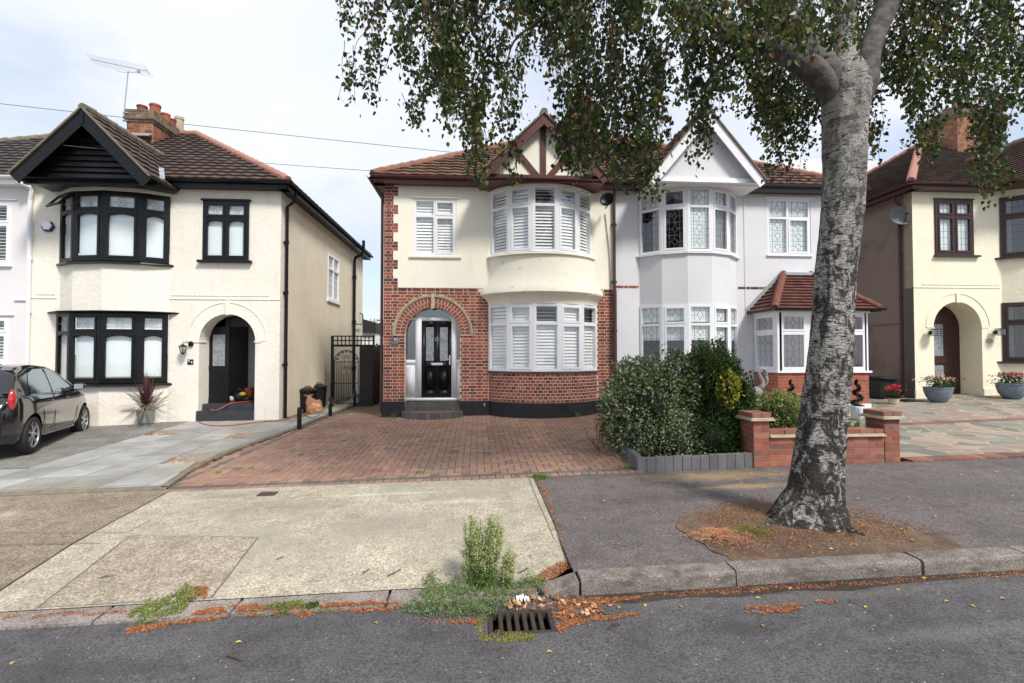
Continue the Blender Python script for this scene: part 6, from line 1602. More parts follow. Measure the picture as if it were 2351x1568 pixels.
def edge_run(a, b, h, w_=.10, th=.08, skew=0):
    a, b = V(a), V(b); L_ = (b-a).length; n = max(1, round(L_/w_)); d = (b-a)/n; nn = V((-d.y,d.x,0)).normalized()
    for i in range(n):
        p, q = a+d*i+d*.02, a+d*(i+1)-d*.02; hh = h+R.uniform(-.006,.008)+(.03*math.sin(i*.45) if skew else 0); k = R.uniform(.82,1.15); lean = R.uniform(-.004,.004)
        eb.prism([(p.x,p.y+lean,gz(p.x,p.y)-.12),(q.x,q.y+lean,gz(q.x,q.y)-.12),(q.x,q.y+lean,gz(q.x,q.y)+hh),(p.x,p.y+lean,gz(p.x,p.y)+hh)], tuple(nn*th), 0, (.155*k,.15*k,.155*k))
edge_run((2.12,6.52,0),(wxa-.0,6.53,0), .165, .122)
edge_run((2.24,7.9,0),(2.12,6.53,0), .165, .2)
eb.build('edging_block', M('grey_block', (1,1,1), .85, (.75,.76,.8), 5, attr=True, bump=(60,.4,.004)), ED, bevel=.004)
# ================================================================ GULLY GRATE
GR = thing('drain_grate', 'rusty black slotted iron gully grate in the road beside the weeds', 'drain', (.29,3.34,-.28))
m_iron = M('rusty_iron', (.045,.036,.032), .7, (.085,.06,.048), 12, .35, .7, bump=(60,.7,.004), metal=.3)
gb = MB(); zg = lambda x: zroad(x, 3.35)+.004; za = zg(.3)
fr_ = [(gx0,gy0,gx1,gy0+.035),(gx0,gy1-.03,gx1,gy1),(gx0,gy0+.035,gx0+.03,gy1-.03),(gx1-.03,gy0+.035,gx1,gy1-.03)]
for a, b, c, d in fr_: gb.box(a,b,za-.05,c,d,za+.002)
gb.build('frame', m_iron, GR, bevel=.003)
gb = MB(); n = 6
for i in range(n-0):
    xc = gx0+.03+(gx1-gx0-.06)*(i+.5)/n; 
xs_ = [gx0+.03+(gx1-gx0-.06)*i/7 for i in range(8)]
for i in range(1,7):
    xc = xs_[i]; gb.box(xc-.014,gy0+.034,za-.045,xc+.014,gy1-.029,za-.001)
gb.build('bars', m_iron, GR, bevel=.003)
pt = MB(); x0,x1,y0,y1 = gx0+.001,gx1-.001,gy0+.001,gy1-.001; zb = za-.6
for q in ([(x0,y0),(x1,y0)],[(x1,y0),(x1,y1)],[(x1,y1),(x0,y1)],[(x0,y1),(x0,y0)]): pt.quad((*q[0],zb),(*q[1],zb),(*q[1],za-.01),(*q[0],za-.01))
pt.quad((x0,y0,zb),(x1,y0,zb),(x1,y1,zb),(x0,y1,zb)); pt.build('gully_pot', M('gully_dark', (.008,.007,.006), .9), GR)
mc = thing('stop_tap_cover', 'small rusty square stopcock cover set in the concrete crossover', 'cover', G(615,1133))
cvx = G(615,1133); b = MB(); z = drop(cvx.x,cvx.y); 
b.box(cvx.x-.1,cvx.y-.075,z-.03,cvx.x+.1,cvx.y+.075,z+.002); b.box(cvx.x-.085,cvx.y-.06,z+.002,cvx.x+.085,cvx.y+.06,z+.005); b.build('lid', M('rusty_lid', (.085,.052,.045), .75, (.06,.04,.036), 20, bump=(80,.5)), mc)
# ================================================================ GUTTER WEEDS, LITTER
RW = random.Random(77)
def zk(x, y): return zroad(x, y) if y < KY else (zroad(x,KY)+.025 if y < KY+.2 else drop(x, y))
tall = thing('tall_weed', 'tall feathery pale green fleabane weed growing from the gutter above the grate', 'weed', G(1110,1340,-.1))
lm, st = MB(), MB(); m_stem = M('green_stem', (.12,.16,.05), .7)
root = G(1108, 1335, -.08)
def weedstem(u, v, h, spread, n, lean=0.0, yj=.05):
    b0 = G(u, v, -.08)
    top = b0+V((RW.gauss(lean,spread), RW.gauss(0,yj), h)); mid = b0.lerp(top,.5)+V((RW.gauss(-lean*.2,.012),0,0)); st.tube([b0,mid,top],[.0035,.003,.0015],4)
    for k in range(n):
        t = RW.random(); q = b0.lerp(top, t) if t < .5 else mid.lerp(top,(t-.5)*2)
        if t < .36:
            leaf(lm, q, RW.uniform(.025,.05), jitc(RW.choice([(.18,.30,.07),(.24,.36,.10),(.14,.24,.06),(.28,.28,.12)]), .25, RW), RW, w_=.14, droop=.4)
        else:
            d = V((RW.gauss(0,1),RW.gauss(0,1),1.1)).normalized(); L2 = RW.uniform(.03,.08)*(1.5-t); e = q+d*L2; st.tube([q,e],[.001,.0007],3,cap=False)
            for m in range(4): leaf(lm, q.lerp(e, (m+1)/4)+V((RW.gauss(0,.006),RW.gauss(0,.006),RW.gauss(0,.006))), RW.uniform(.011,.019), jitc(RW.choice([(.50,.54,.26),(.58,.58,.34),(.30,.42,.14),(.50,.44,.24)]), .2, RW), RW, w_=.4, droop=.6)
for i in range(30): weedstem(RW.gauss(1098,9), RW.uniform(1332,1350), RW.uniform(.26,.50), .03, 64, -.04)
for i in range(24): weedstem(RW.gauss(1122,8), RW.uniform(1332,1350), RW.uniform(.26,.53), .026, 64, .032)
for i in range(10): weedstem(RW.gauss(1110,9), RW.uniform(1332,1350), RW.uniform(.15,.36), .03, 40)
for i in range(15): weedstem(RW.gauss(1158,7), RW.uniform(1335,1352), RW.uniform(.10,.27), .022, 36, .02)
for i in range(9): weedstem(RW.gauss(1082,6), RW.uniform(1335,1350), RW.uniform(.08,.26), .02, 30, -.02)
lm.build('foliage', m_leaf, tall); st.build('stem', m_stem, tall)
# low knotgrass mat
def mat_weed(name, label, poly, n, hmax, cols, size=.014, strandy=True, zo=0.0, w_=.4):
    lm = MB(); P2 = [tuple(G(u, v, -.09)[:2]) for u, v in poly]
    x0, x1 = min(p[0] for p in P2), max(p[0] for p in P2); y0, y1 = min(p[1] for p in P2), max(p[1] for p in P2); k = 0
    cx_, cy_ = sum(p[0] for p in P2)/len(P2), sum(p[1] for p in P2)/len(P2)
    while k < n:
        x, y = RW.uniform(x0-.02, x1+.02), RW.uniform(y0-.02, y1+.02)
        jx, jy = x+.05*noise.noise(V((x*9,y*9,1))), y+.05*noise.noise(V((x*9,y*9,5)))
        k += 1
        if not inside((jx, jy), P2): continue
        if noise.noise(V((x*16, y*16, 9))) < -.25: continue
        h = hmax*max(.1, .5+.9*noise.noise(V((x*6,y*6,3))))*RW.random(); c = jitc(RW.choice(cols), .3, RW)
        leaf(lm, V((x, y, zk(x,y)+h+zo)), size*RW.uniform(.7,1.5), c, RW, w_=w_, droop=.4)
    o = lm.build(name, m_leaf); tag(o, label, 'weeds', None, 'stuff'); return o
mat_weed('knotgrass_mat', 'low mat of grey green weeds in the gutter left of the grate', [(915,1400),(960,1370),(985,1330),(1020,1345),(1080,1340),(1160,1340),(1250,1335),(1235,1365),(1180,1375),(1150,1400),(1115,1420),(1050,1418),(980,1410)], 15000, .10, [(.16,.24,.10),(.22,.30,.14),(.12,.20,.07),(.26,.30,.18),(.20,.20,.09),(.14,.26,.06)], .015)
mat_weed('moss', 'yellow green moss and weeds edging the grate', [(1090,1418),(1122,1418),(1115,1450),(1220,1456),(1235,1468),(1150,1475),(1105,1465)], 3800, .018, [(.25,.28,.05),(.34,.33,.07),(.2,.26,.06),(.4,.26,.08)], .012)
GCOL = [(.18,.25,.07),(.25,.30,.09),(.14,.22,.05),(.34,.30,.10)]
mat_weed('grass_tuft', 'grass and weeds spilling over the flush kerb on the left', [(290,1410),(330,1388),(395,1375),(430,1352),(475,1360),(440,1385),(420,1405),(360,1420),(310,1428)], 4500, .035, GCOL, .016)
mat_weed('grass_tuft', 'small grass tuft in the gutter below the flush kerb', [(610,1398),(640,1380),(700,1383),(705,1398),(650,1405)], 2200, .04, GCOL, .02, w_=.15)
mat_weed('grass_tuft', 'small mossy patch in the gutter right of the grass tuft', [(555,1408),(575,1395),(610,1398),(600,1412),(740,1395),(760,1388),(790,1390),(770,1402),(700,1405)], 1800, .02, GCOL+[(.4,.3,.1)], .012)
def litter(name, label, polys, n, cols, size, hmax=.012, thick=True, zf=zk, mat=None, w_=.6, cat='leaf litter'):
    lm = MB()
    for poly, n in polys:
        P2 = [tuple(G(u, v, -.10)[:2]) for u, v in poly]; x0, x1 = min(p[0] for p in P2), max(p[0] for p in P2); y0, y1 = min(p[1] for p in P2), max(p[1] for p in P2)
        for k in range(n):
            x, y = RW.uniform(x0, x1), RW.uniform(y0, y1); jx, jy = x+.06*noise.noise(V((x*8,y*8,1))), y+.06*noise.noise(V((x*8,y*8,5)))
            if not inside((jx, jy), P2): continue
            if noise.noise(V((x*12, y*12, 2))) < -.28: continue
            if gx0 < x < gx1 and gy0 < y < gy1: continue
            z = zf(x, y)+.002+RW.random()*hmax; s = size*RW.uniform(.5,1.4); d = V((RW.gauss(0,1),RW.gauss(0,1),RW.gauss(0,.35))).normalized(); sd = d.cross(V((RW.gauss(0,.5),RW.gauss(0,.5),1))).normalized(); n_ = d.cross(sd)
            p = V((x,y,z)); m = p+d*s*.45
            lm.add([p, m+sd*s*w_*.5+n_*s*.12*RW.choice((-1,1)), p+d*s, m-sd*s*w_*.5+n_*s*.12], [(0,1,2),(0,2,3)], 0, jitc(RW.choice(cols), .3, RW))
    o = lm.build(name, mat or m_leafd); tag(o, label, cat, None, 'stuff')
    return o
OR_ = [(.42,.15,.06),(.36,.12,.05),(.48,.20,.09),(.30,.10,.045),(.50,.26,.13)]
litter('catkin_litter', 'orange birch seed litter lying along the gutter', [
    ([(285,1455),(300,1435),(420,1420),(480,1400),(560,1392),(700,1395),(900,1380),(925,1392),(880,1402),(800,1398),(700,1410),(560,1408),(480,1420),(400,1435)],26000),
    ([(420,1375),(450,1352),(480,1362),(470,1380)],1800),
    ([(0,1416),(300,1402),(285,1412),(0,1424)],1500),
    ([(925,1415),(1000,1425),(1110,1422),(1100,1435),(1020,1430)],3500),
    ([(1250,1380),(1330,1370),(1400,1372),(1450,1365),(1480,1368),(1400,1385),(1380,1405),(1330,1420),(1300,1455),(1283,1445),(1268,1405)],16000),
    ([(1310,1420),(1400,1410),(1490,1410),(1440,1420),(1330,1438)],2500),
    ([(1440,1366),(1700,1346),(2000,1332),(2351,1306),(2351,1316),(1900,1348),(1600,1365)],4500),
    ([(1710,1395),(1790,1388),(1860,1390),(1800,1408),(1720,1412)],2200),([(1870,1378),(1965,1378),(1900,1388)],500),
    ([(1200,1340),(1290,1302),(1330,1310),(1310,1322),(1265,1332),(1245,1352),(1215,1350)],6500),
    ([(1225,1100),(1240,1110),(1275,1200),(1300,1270),(1312,1300),(1300,1300),(1286,1255),(1262,1195)],2600)], 0, OR_, .011, .010)
litter('catkin_litter', 'orange seed litter along the slab driveway edge', [([(395,1118),(450,1085),(530,1040),(560,1030),(530,1050),(470,1090),(430,1112)],2600)], 0, OR_, .012, .008, zf=gz)
litter('dry_leaves', 'curled brown dry leaves heaped behind the grate', [([(1165,1385),(1200,1358),(1280,1368),(1330,1385),(1400,1392),(1390,1412),(1320,1418),(1280,1405),(1180,1402)],620)], 0, [(.46,.24,.13),(.40,.18,.09),(.52,.32,.18),(.55,.38,.22),(.34,.15,.08)], .037, .03)
litter('pit_litter', 'dry twigs, seeds and leaf litter scattered over the tree pit', [([(1590,1180),(1750,1160),(2000,1190),(2200,1250),(2090,1262),(1700,1290),(1610,1245)],11000)], 0, OR_+[(.2,.11,.06),(.3,.2,.1),(.12,.07,.04)], .013, .008, zf=lambda x, y: zpit(x, y)+.004)
# straw-coloured dead weed beside the trunk
sw_ = MB(); c0 = G(1655,1240)
for i in range(420):
    a = RW.uniform(0,6.3); r = abs(RW.gauss(0,.12)); p = c0+V((math.cos(a)*r*1.3, math.sin(a)*r*.8, .02+RW.random()*.07*(1-min(1,r*3)))); q = p+V((RW.gauss(0,.05),RW.gauss(0,.04),RW.gauss(0,.012))); m = p.lerp(q,.5)+V((0,0,RW.uniform(0,.02)))
    sw_.tube([p,m,q], .0016, 3, cap=False)
tag(sw_.build('dead_weed', M('straw', (.50,.24,.13), .8)), 'tangled dead orange brown weed in the tree pit left of the trunk', 'weed')
def mat2(label, uvs, n, h, cols, zf, size=.02, name='grass_tuft', w_=.14):
    lm = MB()
    for (u, v, r) in uvs:
        c = G(u, v)
        for k in range(n):
            x, y = c.x+RW.gauss(0,r), c.y+RW.gauss(0,r*.8); p = V((x,y,zf(x,y))); q = V((RW.gauss(0,.4),RW.gauss(0,.4),1)).normalized(); s = q.orthogonal().normalized()*size*w_; L_ = h*RW.uniform(.4,1.1)
            lm.add([p-s,p+s,p+q*L_], [(0,1,2)], 0, jitc(RW.choice(cols), .3, RW))
    o = lm.build(name, m_leaf); tag(o, label, 'weeds', None, 'stuff'); return o
mat2('grass and moss growing at the left foot of the birch trunk', [(1725,1222,.06),(1755,1228,.06),(1700,1215,.05)], 420, .05, [(.18,.24,.06),(.28,.30,.1),(.35,.25,.1)], lambda x, y: zpit(x,y)-.005)
mat2('bright green weed where the tarmac meets the block paving', [(1238,1095,.045)], 380, .05, [(.08,.17,.03),(.12,.24,.04)], lambda x, y: gz(x,y)-.01, .05)
mat2('small green weed beside the grey edging corner', [(1438,1074,.03)], 160, .04, [(.10,.22,.04),(.2,.3,.06)], lambda x, y: gz(x,y)-.01, .04)
mat2('tiny dark weed on the concrete near the flush kerb', [(718,1362,.018)], 200, .03, [(.05,.10,.03)], lambda x, y: drop(x,y)-.005, .04)
mat2('green weeds growing at the foot of the black plinth', [(908,955,.05),(1100,952,.04),(1130,950,.045),(1265,958,.02),(1362,948,.05),(905,958,.03),(1010,960,.03),(1325,957,.025)], 90, .14, [(.10,.22,.04),(.16,.3,.06),(.07,.14,.03)], lambda x, y: gz(x,y)-.01, .07)
mat2('thin weeds growing in the joints of the block paving', [(1190,1000,.03),(1190,1020,.02),(790,1012,.02),(960,1085,.02),(1260,1005,.02),(575,1075,.02),(1185,1092,.02),(500,1085,.02),(690,1045,.02)], 40, .04, [(.14,.24,.05),(.22,.28,.07)], lambda x, y: gz(x,y)-.005, .04)
# fallen yellow leaves, countable
gl_ = []
spots = [(1575,1228),(2100,1240),(1960,1250),(1855,1255),(1905,1262),(2075,1215),(2130,1165),(2210,1172),(2090,1142),(2150,1185),(1965,1145),(2040,1148),(2205,1090),(2290,1085),(1700,1138),(1340,1190),(1390,1150),(2230,1100),(2330,1140),(1735,1375),(1820,1352),(2060,1358),(2120,1330),(1985,1400),(2180,1385),(1560,1392),(1268,1505),(25,1532),(1390,1385),(2240,1400),(1750,1440),(470,1345),(1215,1260),(540,1480),(2010,1312),(1650,1330),(2310,1380),(1420,1400),(860,1430),(1480,1395)]
YC = [(.55,.42,.10),(.60,.45,.16),(.45,.30,.08),(.5,.45,.2),(.35,.36,.1)]
for i, (u, v) in enumerate(spots):
    zf = (lambda x, y: zpit(x,y)+.008) if 1590 < u < 2200 and 1195 < v < 1265 else (zk if v > 1340 else drop)
    b0 = G(u, v, -.11 if v > 1335 else 0); z = zf(b0.x, b0.y)+.004; a = RW.uniform(0,6.3); d, s = V((math.cos(a),math.sin(a),0)), V((-math.sin(a),math.cos(a),0)); L_ = .038
    p = V((b0.x,b0.y,z)); c = jitc(RW.choice(YC), .2, RW); lm = MB()
    pts = [p, p+d*L_*.25+s*L_*.33+V((0,0,.006)), p+d*L_*.6+s*L_*.26+V((0,0,.008)), p+d*L_, p+d*L_*.6-s*L_*.26+V((0,0,.008)), p+d*L_*.25-s*L_*.33+V((0,0,.006))]
    lm.add(pts+[p+d*L_*.5+V((0,0,.001))], [(0,1,6),(1,2,6),(2,3,6),(3,4,6),(4,5,6),(5,0,6)], 0, c)
    o = lm.build('fallen_leaf', m_leafd); tag(o, 'small yellow birch leaf lying flat on the paving, soil or road', 'leaf', 'fallen yellow leaves')
for i, (u0, v0, u1, v1) in enumerate([(890,1318,922,1304),(1190,1310,1215,1300),(832,1312,848,1306),(228,1328,268,1322),(376,1368,396,1360),(636,1288,650,1283),(1940,1230,1962,1252),(2012,1352,2040,1345),(520,1490,555,1502),(1395,1428,1425,1418)]):
    a, b = G(u0, v0, -.05), G(u1, v1, -.05); z = zk if v0 > 1360 else drop
    a.z, b.z = z(a.x,a.y)+.006, z(b.x,b.y)+.006; m = a.lerp(b,.5)+V((RW.gauss(0,.01),RW.gauss(0,.01),.006)); t = MB(); t.tube([a,m,b],[.004,.0035,.002],5); t.tube([m,m+V((.02,.03,.004))],[.0025,.0015],4)
    o = t.build('fallen_twig', m_twig); tag(o, 'thin dark birch twig lying on the ground', 'twig', 'fallen twigs')
pc = MB(); c0 = G(1200,1372,-.08)
N = 9; vs = [(c0.x-.045+.09*i/N, c0.y-.03+.06*j/N, zk(c0.x,c0.y)+.03+.022*noise.noise(V((i*.9,j*.9,4)))*2) for j in range(N+1) for i in range(N+1)]
pc.add(vs, [(j*(N+1)+i, j*(N+1)+i+1, (j+1)*(N+1)+i+1, (j+1)*(N+1)+i) for i in range(N) for j in range(N)])
tag(pc.build('crumpled_paper', M('paper', (.8,.8,.8), .7)), 'crumpled scrap of white paper on the dry leaves by the grate', 'litter')
# ================================================================ THINGS ROUND THE LEFT HOUSE
def txt(name, s, size, loc, mat, parent, ext=.003, align='CENTER', rz=0):
    cu = bpy.data.curves.new(name, 'FONT'); cu.body = s; cu.size = size; cu.extrude = ext; cu.align_x = align; cu.align_y = 'CENTER'
    o = bpy.data.objects.new(name, cu); C.objects.link(o); o.data.materials.append(mat)
    o.rotation_euler = (math.pi/2, 0, rz); o.location = loc
    bpy.context.view_layer.update(); me = bpy.data.meshes.new_from_object(o); q = bpy.data.objects.new("digits", me); C.objects.link(q); q.matrix_basis = o.matrix_basis.copy(); bpy.data.objects.remove(o, do_unlink=True); o = q
    if parent is not None: o.parent = parent; o.matrix_parent_inverse = world(parent).inverted()
    return o
m_whitepaint = M('white_lettering', (.8,.8,.8), .5)
def wthing(name, label, cat, p, group=None): return thing(name, label, cat, p, group)
# lantern
lx, lz = X(429), Z(800,429); LN = wthing('wall_lantern', 'black coach lantern on the ivory wall left of the open porch', 'wall lamp', (lx, 12, lz))
b = MB(); b.tube([(lx+.10,11.995,lz+.10),(lx+.10,11.96,lz+.10)], .055, 14); b.tube([(lx+.10,11.97,lz+.10),(lx+.08,11.88,lz+.135),(lx+.0,11.84,lz+.13),(lx,11.84,lz+.09)], .010, 6); b.build('bracket', m_black, LN)
b = MB(); cy_ = 11.84
def frus(mb, c, r0, r1, z0, z1, n=4, mi=0, a0=math.pi/4): mb.lathe([(r0,z0),(r1,z1)], c, n, mi)
b.lathe([(.012,.10),(.03,.085),(.10,.045),(.10,.035)], (lx,cy_,lz), 6); b.lathe([(.045,-.10),(.05,-.11),(.02,-.13),(.008,-.15)], (lx,cy_,lz), 6)
for i in range(6):
    a = i*math.pi/3; b.bar((lx+.085*math.cos(a),cy_+.085*math.sin(a),lz+.035),(lx+.045*math.cos(a),cy_+.045*math.sin(a),lz-.10),.010,.010)
b.build('cage', m_black, LN); b = MB(); b.lathe([(.08,.033),(.042,-.098)], (lx,cy_,lz), 6); b.build('lamp_glass', glass_mat('lamp_glass', (.8,.82,.8), .15), LN)
nx, nz = X(438), Z(831,438); NP = wthing('number_plaque', 'small black plaque with number 94 under the lantern', 'number sign', (nx, 12, nz))
b = MB(); b.box(nx-.065,11.985,nz-.06,nx+.065,12,nz+.06); b.build('plate', m_black, NP, bevel=.004)
txt('digits', '9', .085, (nx-.028,11.982,nz+.018), m_whitepaint, NP); txt('digits', '4', .085, (nx+.030,11.982,nz-.008), m_whitepaint, NP)
nx, nz = X(906,11.98), Z(782,906); NP = wthing('number_plaque', 'slate plaque with number 92 on the red brick beside the arch', 'number sign', (nx, 12, nz))
b = MB(); pts = [(nx-.10,nz-.085),(nx+.10,nz-.085),(nx+.10,nz+.05),(nx+.06,nz+.082),(nx-.06,nz+.078),(nx-.10,nz+.045)]; b.prism([(x,11.965,z) for x, z in pts], (0,.02,0)); b.build('plate', M('slate', (.09,.095,.11), .6, (.13,.13,.15), 20), NP)
txt('digits', '92', .095, (nx+.035,11.962,nz+.02), m_whitepaint, NP); b = MB(); b.box(nx-.08,11.961,nz-.045,nx+.09,11.964,nz-.04); b.build('line', m_whitepaint, NP)
# alarm box
ax, az = X(107), Z(521,107); AL = wthing('alarm_box', 'white hexagonal burglar alarm box high on the ivory wall left of the bay', 'alarm', (ax, 12, az))
hexa = lambda r, y, sc_=1: [(ax+r*math.cos(math.pi/3*i+.0), y, az+r*.95*math.sin(math.pi/3*i+.0)) for i in range(6)]
b = MB(); b.prism(hexa(.135,11.93), (0,.07,0)); b.build('base', M('navy_plastic', (.02,.035,.09), .4), AL, bevel=.006); b = MB(); b.prism([(x, y, z+.018) for x, y, z in hexa(.112,11.918)], (0,.02,0)); b.build('cover', m_upvc, AL, bevel=.006)
# cordyline in a galvanised bucket
RC2 = random.Random(3); cb0 = G(392,965); CP = thing('potted_cordyline', 'spiky purple red cordyline in a galvanised bucket against the ivory wall', 'pot plant', cb0)
cb0.y = 11.62; cb0.z = gz(cb0.x,cb0.y)+.035
b = MB(); b.lathe([(.10,.0),(.135,.02),(.14,.04),(.175,.27),(.185,.285),(.185,.295),(.165,.295),(.15,.24)], cb0+V((0,0,.03)), 28, cap=False); b.box(cb0.x-.09,cb0.y-.09,cb0.z,cb0.x+.09,cb0.y+.09,cb0.z+.035); b.build('bucket', m_galv, CP, auto=.6)
b = MB(); b.lathe([(0,0),(.155,0)], cb0+V((0,0,.285)), 16, cap=False); b.build('soil', m_garden, CP)
b = MB()
for i in range(95):
    a = RC2.uniform(0,6.28); el = RC2.uniform(-.5,1.5) if i > 25 else RC2.uniform(1.1,1.55); L_ = RC2.uniform(.5,.8); c0 = cb0+V((0,0,.42+.03*RC2.random()))
    col = jitc(RC2.choice([(.10,.035,.04),(.14,.05,.05),(.07,.03,.035),(.12,.07,.06)]) if el > -.15 else (.17,.14,.07), .2, RC2)
    h = V((math.cos(a),math.sin(a),0)); s = V((-math.sin(a),math.cos(a),0)); pr_v = None
    for k in range(6):
        t = k/5; p = c0+h*(math.cos(el)*L_*t)+V((0,0,math.sin(el)*L_*t-.22*(t**2)*L_*(1 if el < 1 else .2))); p.y = min(p.y, 11.97); w_ = .015*(1-abs(t-.4)*1.2) if t < .95 else .001
        if pr_v: b.quad(pr_v[0],pr_v[1],p+s*w_,p-s*w_,0,col)
        pr_v = (p-s*w_, p+s*w_)
b.build('leaves', m_leafd, CP); b = MB(); b.tube([cb0+V((0,0,.25)),cb0+V((0,0,.46))], [.03,.025], 8); b.build('stem', m_twig, CP)
# red hose / cable
hp = [(612,964),(660,962),(662,966),(640,970),(600,973),(560,978),(520,982),(480,981),(460,975),(457,968),(468,958),(490,949)]
hpts = [G(u, v)+V((0,0,.05)) for u, v in hp]
for p in hpts[:-1]: p.z = gz(p.x,p.y)+.048
e1 = P(500,940,11.98); e1.z = bzb+.03; e2 = P(530,932,12.2); e2.z = bzb+.155; e3 = P(555,926,12.45); e3.z = bzb+.155; e4 = P(590,922,12.9); e4.z = bzb+.155
hpts[-1] = P(482,955,11.9); hpts[-1].z = bzb+.03; hpts += [e1,e2,e3,e4]
sm = []
for i in range(len(hpts)-1):
    p0, p1, p2, p3 = hpts[max(0,i-1)], hpts[i], hpts[i+1], hpts[min(len(hpts)-1,i+2)]
    for j in range(5):
        t = j/5; sm.append(.5*((2*p1)+(p2-p0)*t+(2*p0-5*p1+4*p2-p3)*t*t+(3*p1-p0-3*p2+p3)*t**3))
b = MB(); b.tube(sm, .011, 8); tag(b.build('hose', M('red_rubber', (.42,.09,.05), .5), smooth=True), 'thin orange red hose looping from the slabs into the dark porch', 'hose')
# things in the hall
VC = thing('vacuum_cleaner', 'black and yellow vacuum cleaner lying in the dark doorway', 'vacuum cleaner', (X(548,12.7), 12.7, bzb+.14)); vc = V((X(548,12.7), 12.7, bzb+.14))
b = MB(); b.ball(vc+V((.02,0,.12)), .13, sc3=(1.3,.9,.85)); b.ball(vc+V((.2,.0,.07)), .09, sc3=(1.4,1,.7)); b.build('body', m_plastic, VC, smooth=True)
b = MB(); b.tube([vc+V((-.15,0,.06)),vc+V((-.1,0,.26)),vc+V((.02,-.05,.33)),vc+V((.16,-.02,.25)),vc+V((.25,0,.1)),vc+V((.4,.05,.04))], .02, 8); b.build('hose', m_plastic, VC)
b = MB(); b.ball(vc+V((.14,-.08,.19)), .06, sc3=(1.4,1,.9)); b.build('canister', M('yellow_plastic', (.36,.26,.02), .4), VC); b = MB(); b.ball(vc+V((-.14,-.08,.08)), .075, sc3=(1.2,1,.9)); b.build('dust_cup', M('grey_clear_plastic', (.45,.47,.48), .3), VC)
ob = MB(); x_, y_ = X(574,13.0), 13.0; ob.box(x_-.08,y_-.08,bzb+.14,x_+.08,y_+.08,bzb+.46); ob.box(x_-.07,y_-.085,bzb+.40,x_+.07,y_-.08,bzb+.44)
tag(ob.build('storage_box', M('orange_plastic', (.32,.07,.015), .5), bevel=.01), 'upright orange box just inside the dark doorway', 'box')
# dustbins
def dustbin(label, u, v, r, h, Yb=None):
    p = G(u, v); p.z = gz(p.x,p.y)+.035; t = thing('dustbin', label, 'bin', p, 'black dustbins by the side wall')
    b = MB(); b.lathe([(r*.80,0),(r*.82,.02),(r*.86,h*.4),(r*.94,h*.86),(r*1.02,h*.87),(r*1.02,h*.90),(r*.98,h*.90)], p, 28); 
    for i in range(14):
        a = i*math.pi/7; b.bar(p+V((r*.825*math.cos(a),r*.825*math.sin(a),.03)), p+V((r*.95*math.cos(a),r*.95*math.sin(a),h*.85)), .02, .012, nrm=(math.cos(a),math.sin(a),0))
    for s in (-1,1): b.box(p.x+s*r*1.0-.03,p.y-.05,p.z+h*.72,p.x+s*r*1.0+.03,p.y+.05,p.z+h*.76)
    b.build('body', m_plastic, t, auto=.6)
    b = MB(); b.lathe([(r*1.07,h*.86),(r*1.08,h*.93),(r*.95,h*.955),(r*.6,h*1.0),(r*.2,h*1.03),(.001,h*1.03)], p, 28, cap=False)
    for s in (-1,1): b.tube([p+V((s*.08,0,h*1.0)),p+V((s*.07,0,h*1.06)),p+V((0,0,h*1.075))], .012, 6)
    b.build('lid', m_plastic, t, auto=.6); return p
dustbin('nearer black ribbed plastic dustbin with handled lid behind the orange bag', 706, 948, .225, .62)
dustbin('farther black plastic dustbin with domed lid close to the side wall', 731, 937, .225, .64)
# orange carrier bag
p0 = G(722,952); p0.z += .035; BG = thing('carrier_bag', 'translucent orange plastic bag full of rubbish in front of the black dustbins', 'bag', p0)
m, t = newmat('thin_orange_plastic'); tr = t.n('ShaderNodeBsdfTransparent', {'Color': (1,.72,.58,1)}); pb_ = t.n('ShaderNodeBsdfPrincipled', {'Base Color': (.95,.60,.44,1), 'Roughness': .35, 'Normal': t.bump(t.noise(14,4),.8,.03)}); tl = t.n('ShaderNodeBsdfTranslucent', {'Color': (.98,.66,.5,1)})
mx1 = t.n('ShaderNodeMixShader', {0: .4, 1: pb_.outputs[0], 2: tl.outputs[0]}); mx2 = t.n('ShaderNodeMixShader', {0: .62, 1: mx1.outputs[0], 2: tr.outputs[0]}); t.t.links.new(mx2.outputs[0], t.out.inputs[0])
b = MB(); N = 24
rows = [(0,.19,.10),(.02,.205,.12),(.12,.20,.12),(.22,.195,.10),(.28,.175,.07),(.33,.12,.05),(.39,.06,.03),(.45,.03,.02)]
vs = []
for z, rx, ry in rows:
    for j in range(N):
        a = 2*math.pi*j/N; q = 1+.16*noise.noise(V((math.cos(a)*2,math.sin(a)*2,z*7))); cx2 = -.16*max(0,(z-.2)/.25)
        vs.append(p0+V((cx2+rx*q*math.cos(a), ry*q*math.sin(a), z+(.07*max(0,math.cos(a))**2 if z > .2 and z < .32 else 0))))
b.add(vs, [(i*N+j, i*N+(j+1)%N, (i+1)*N+(j+1)%N, (i+1)*N+j) for i in range(len(rows)-1) for j in range(N)]+[tuple(range(N))[::-1]])
for s in (-1,1): b.add([p0+V((-.16,0,.43)),p0+V((-.16+s*.04,-.01,.48)),p0+V((-.16+s*.13,.01,.47+.01*s)),p0+V((-.16+s*.08,0,.43))], [(0,1,2,3)])
b.build('bag', m, BG, smooth=True)
b = MB()
for i in range(16):
    c = R.choice([(.75,.72,.66),(.8,.78,.72),(.55,.4,.1),(.6,.55,.5),(.8,.8,.8)]); b.ball(p0+V((R.uniform(-.12,.12),R.uniform(-.05,.05),R.uniform(.05,.20))), R.uniform(.045,.075), 0, 7, 5, c, jit=lambda d: 1+.3*noise.noise(d*4))
b.build('rubbish', M('rubbish_paper', (1,1,1), .7, attr=True), BG)
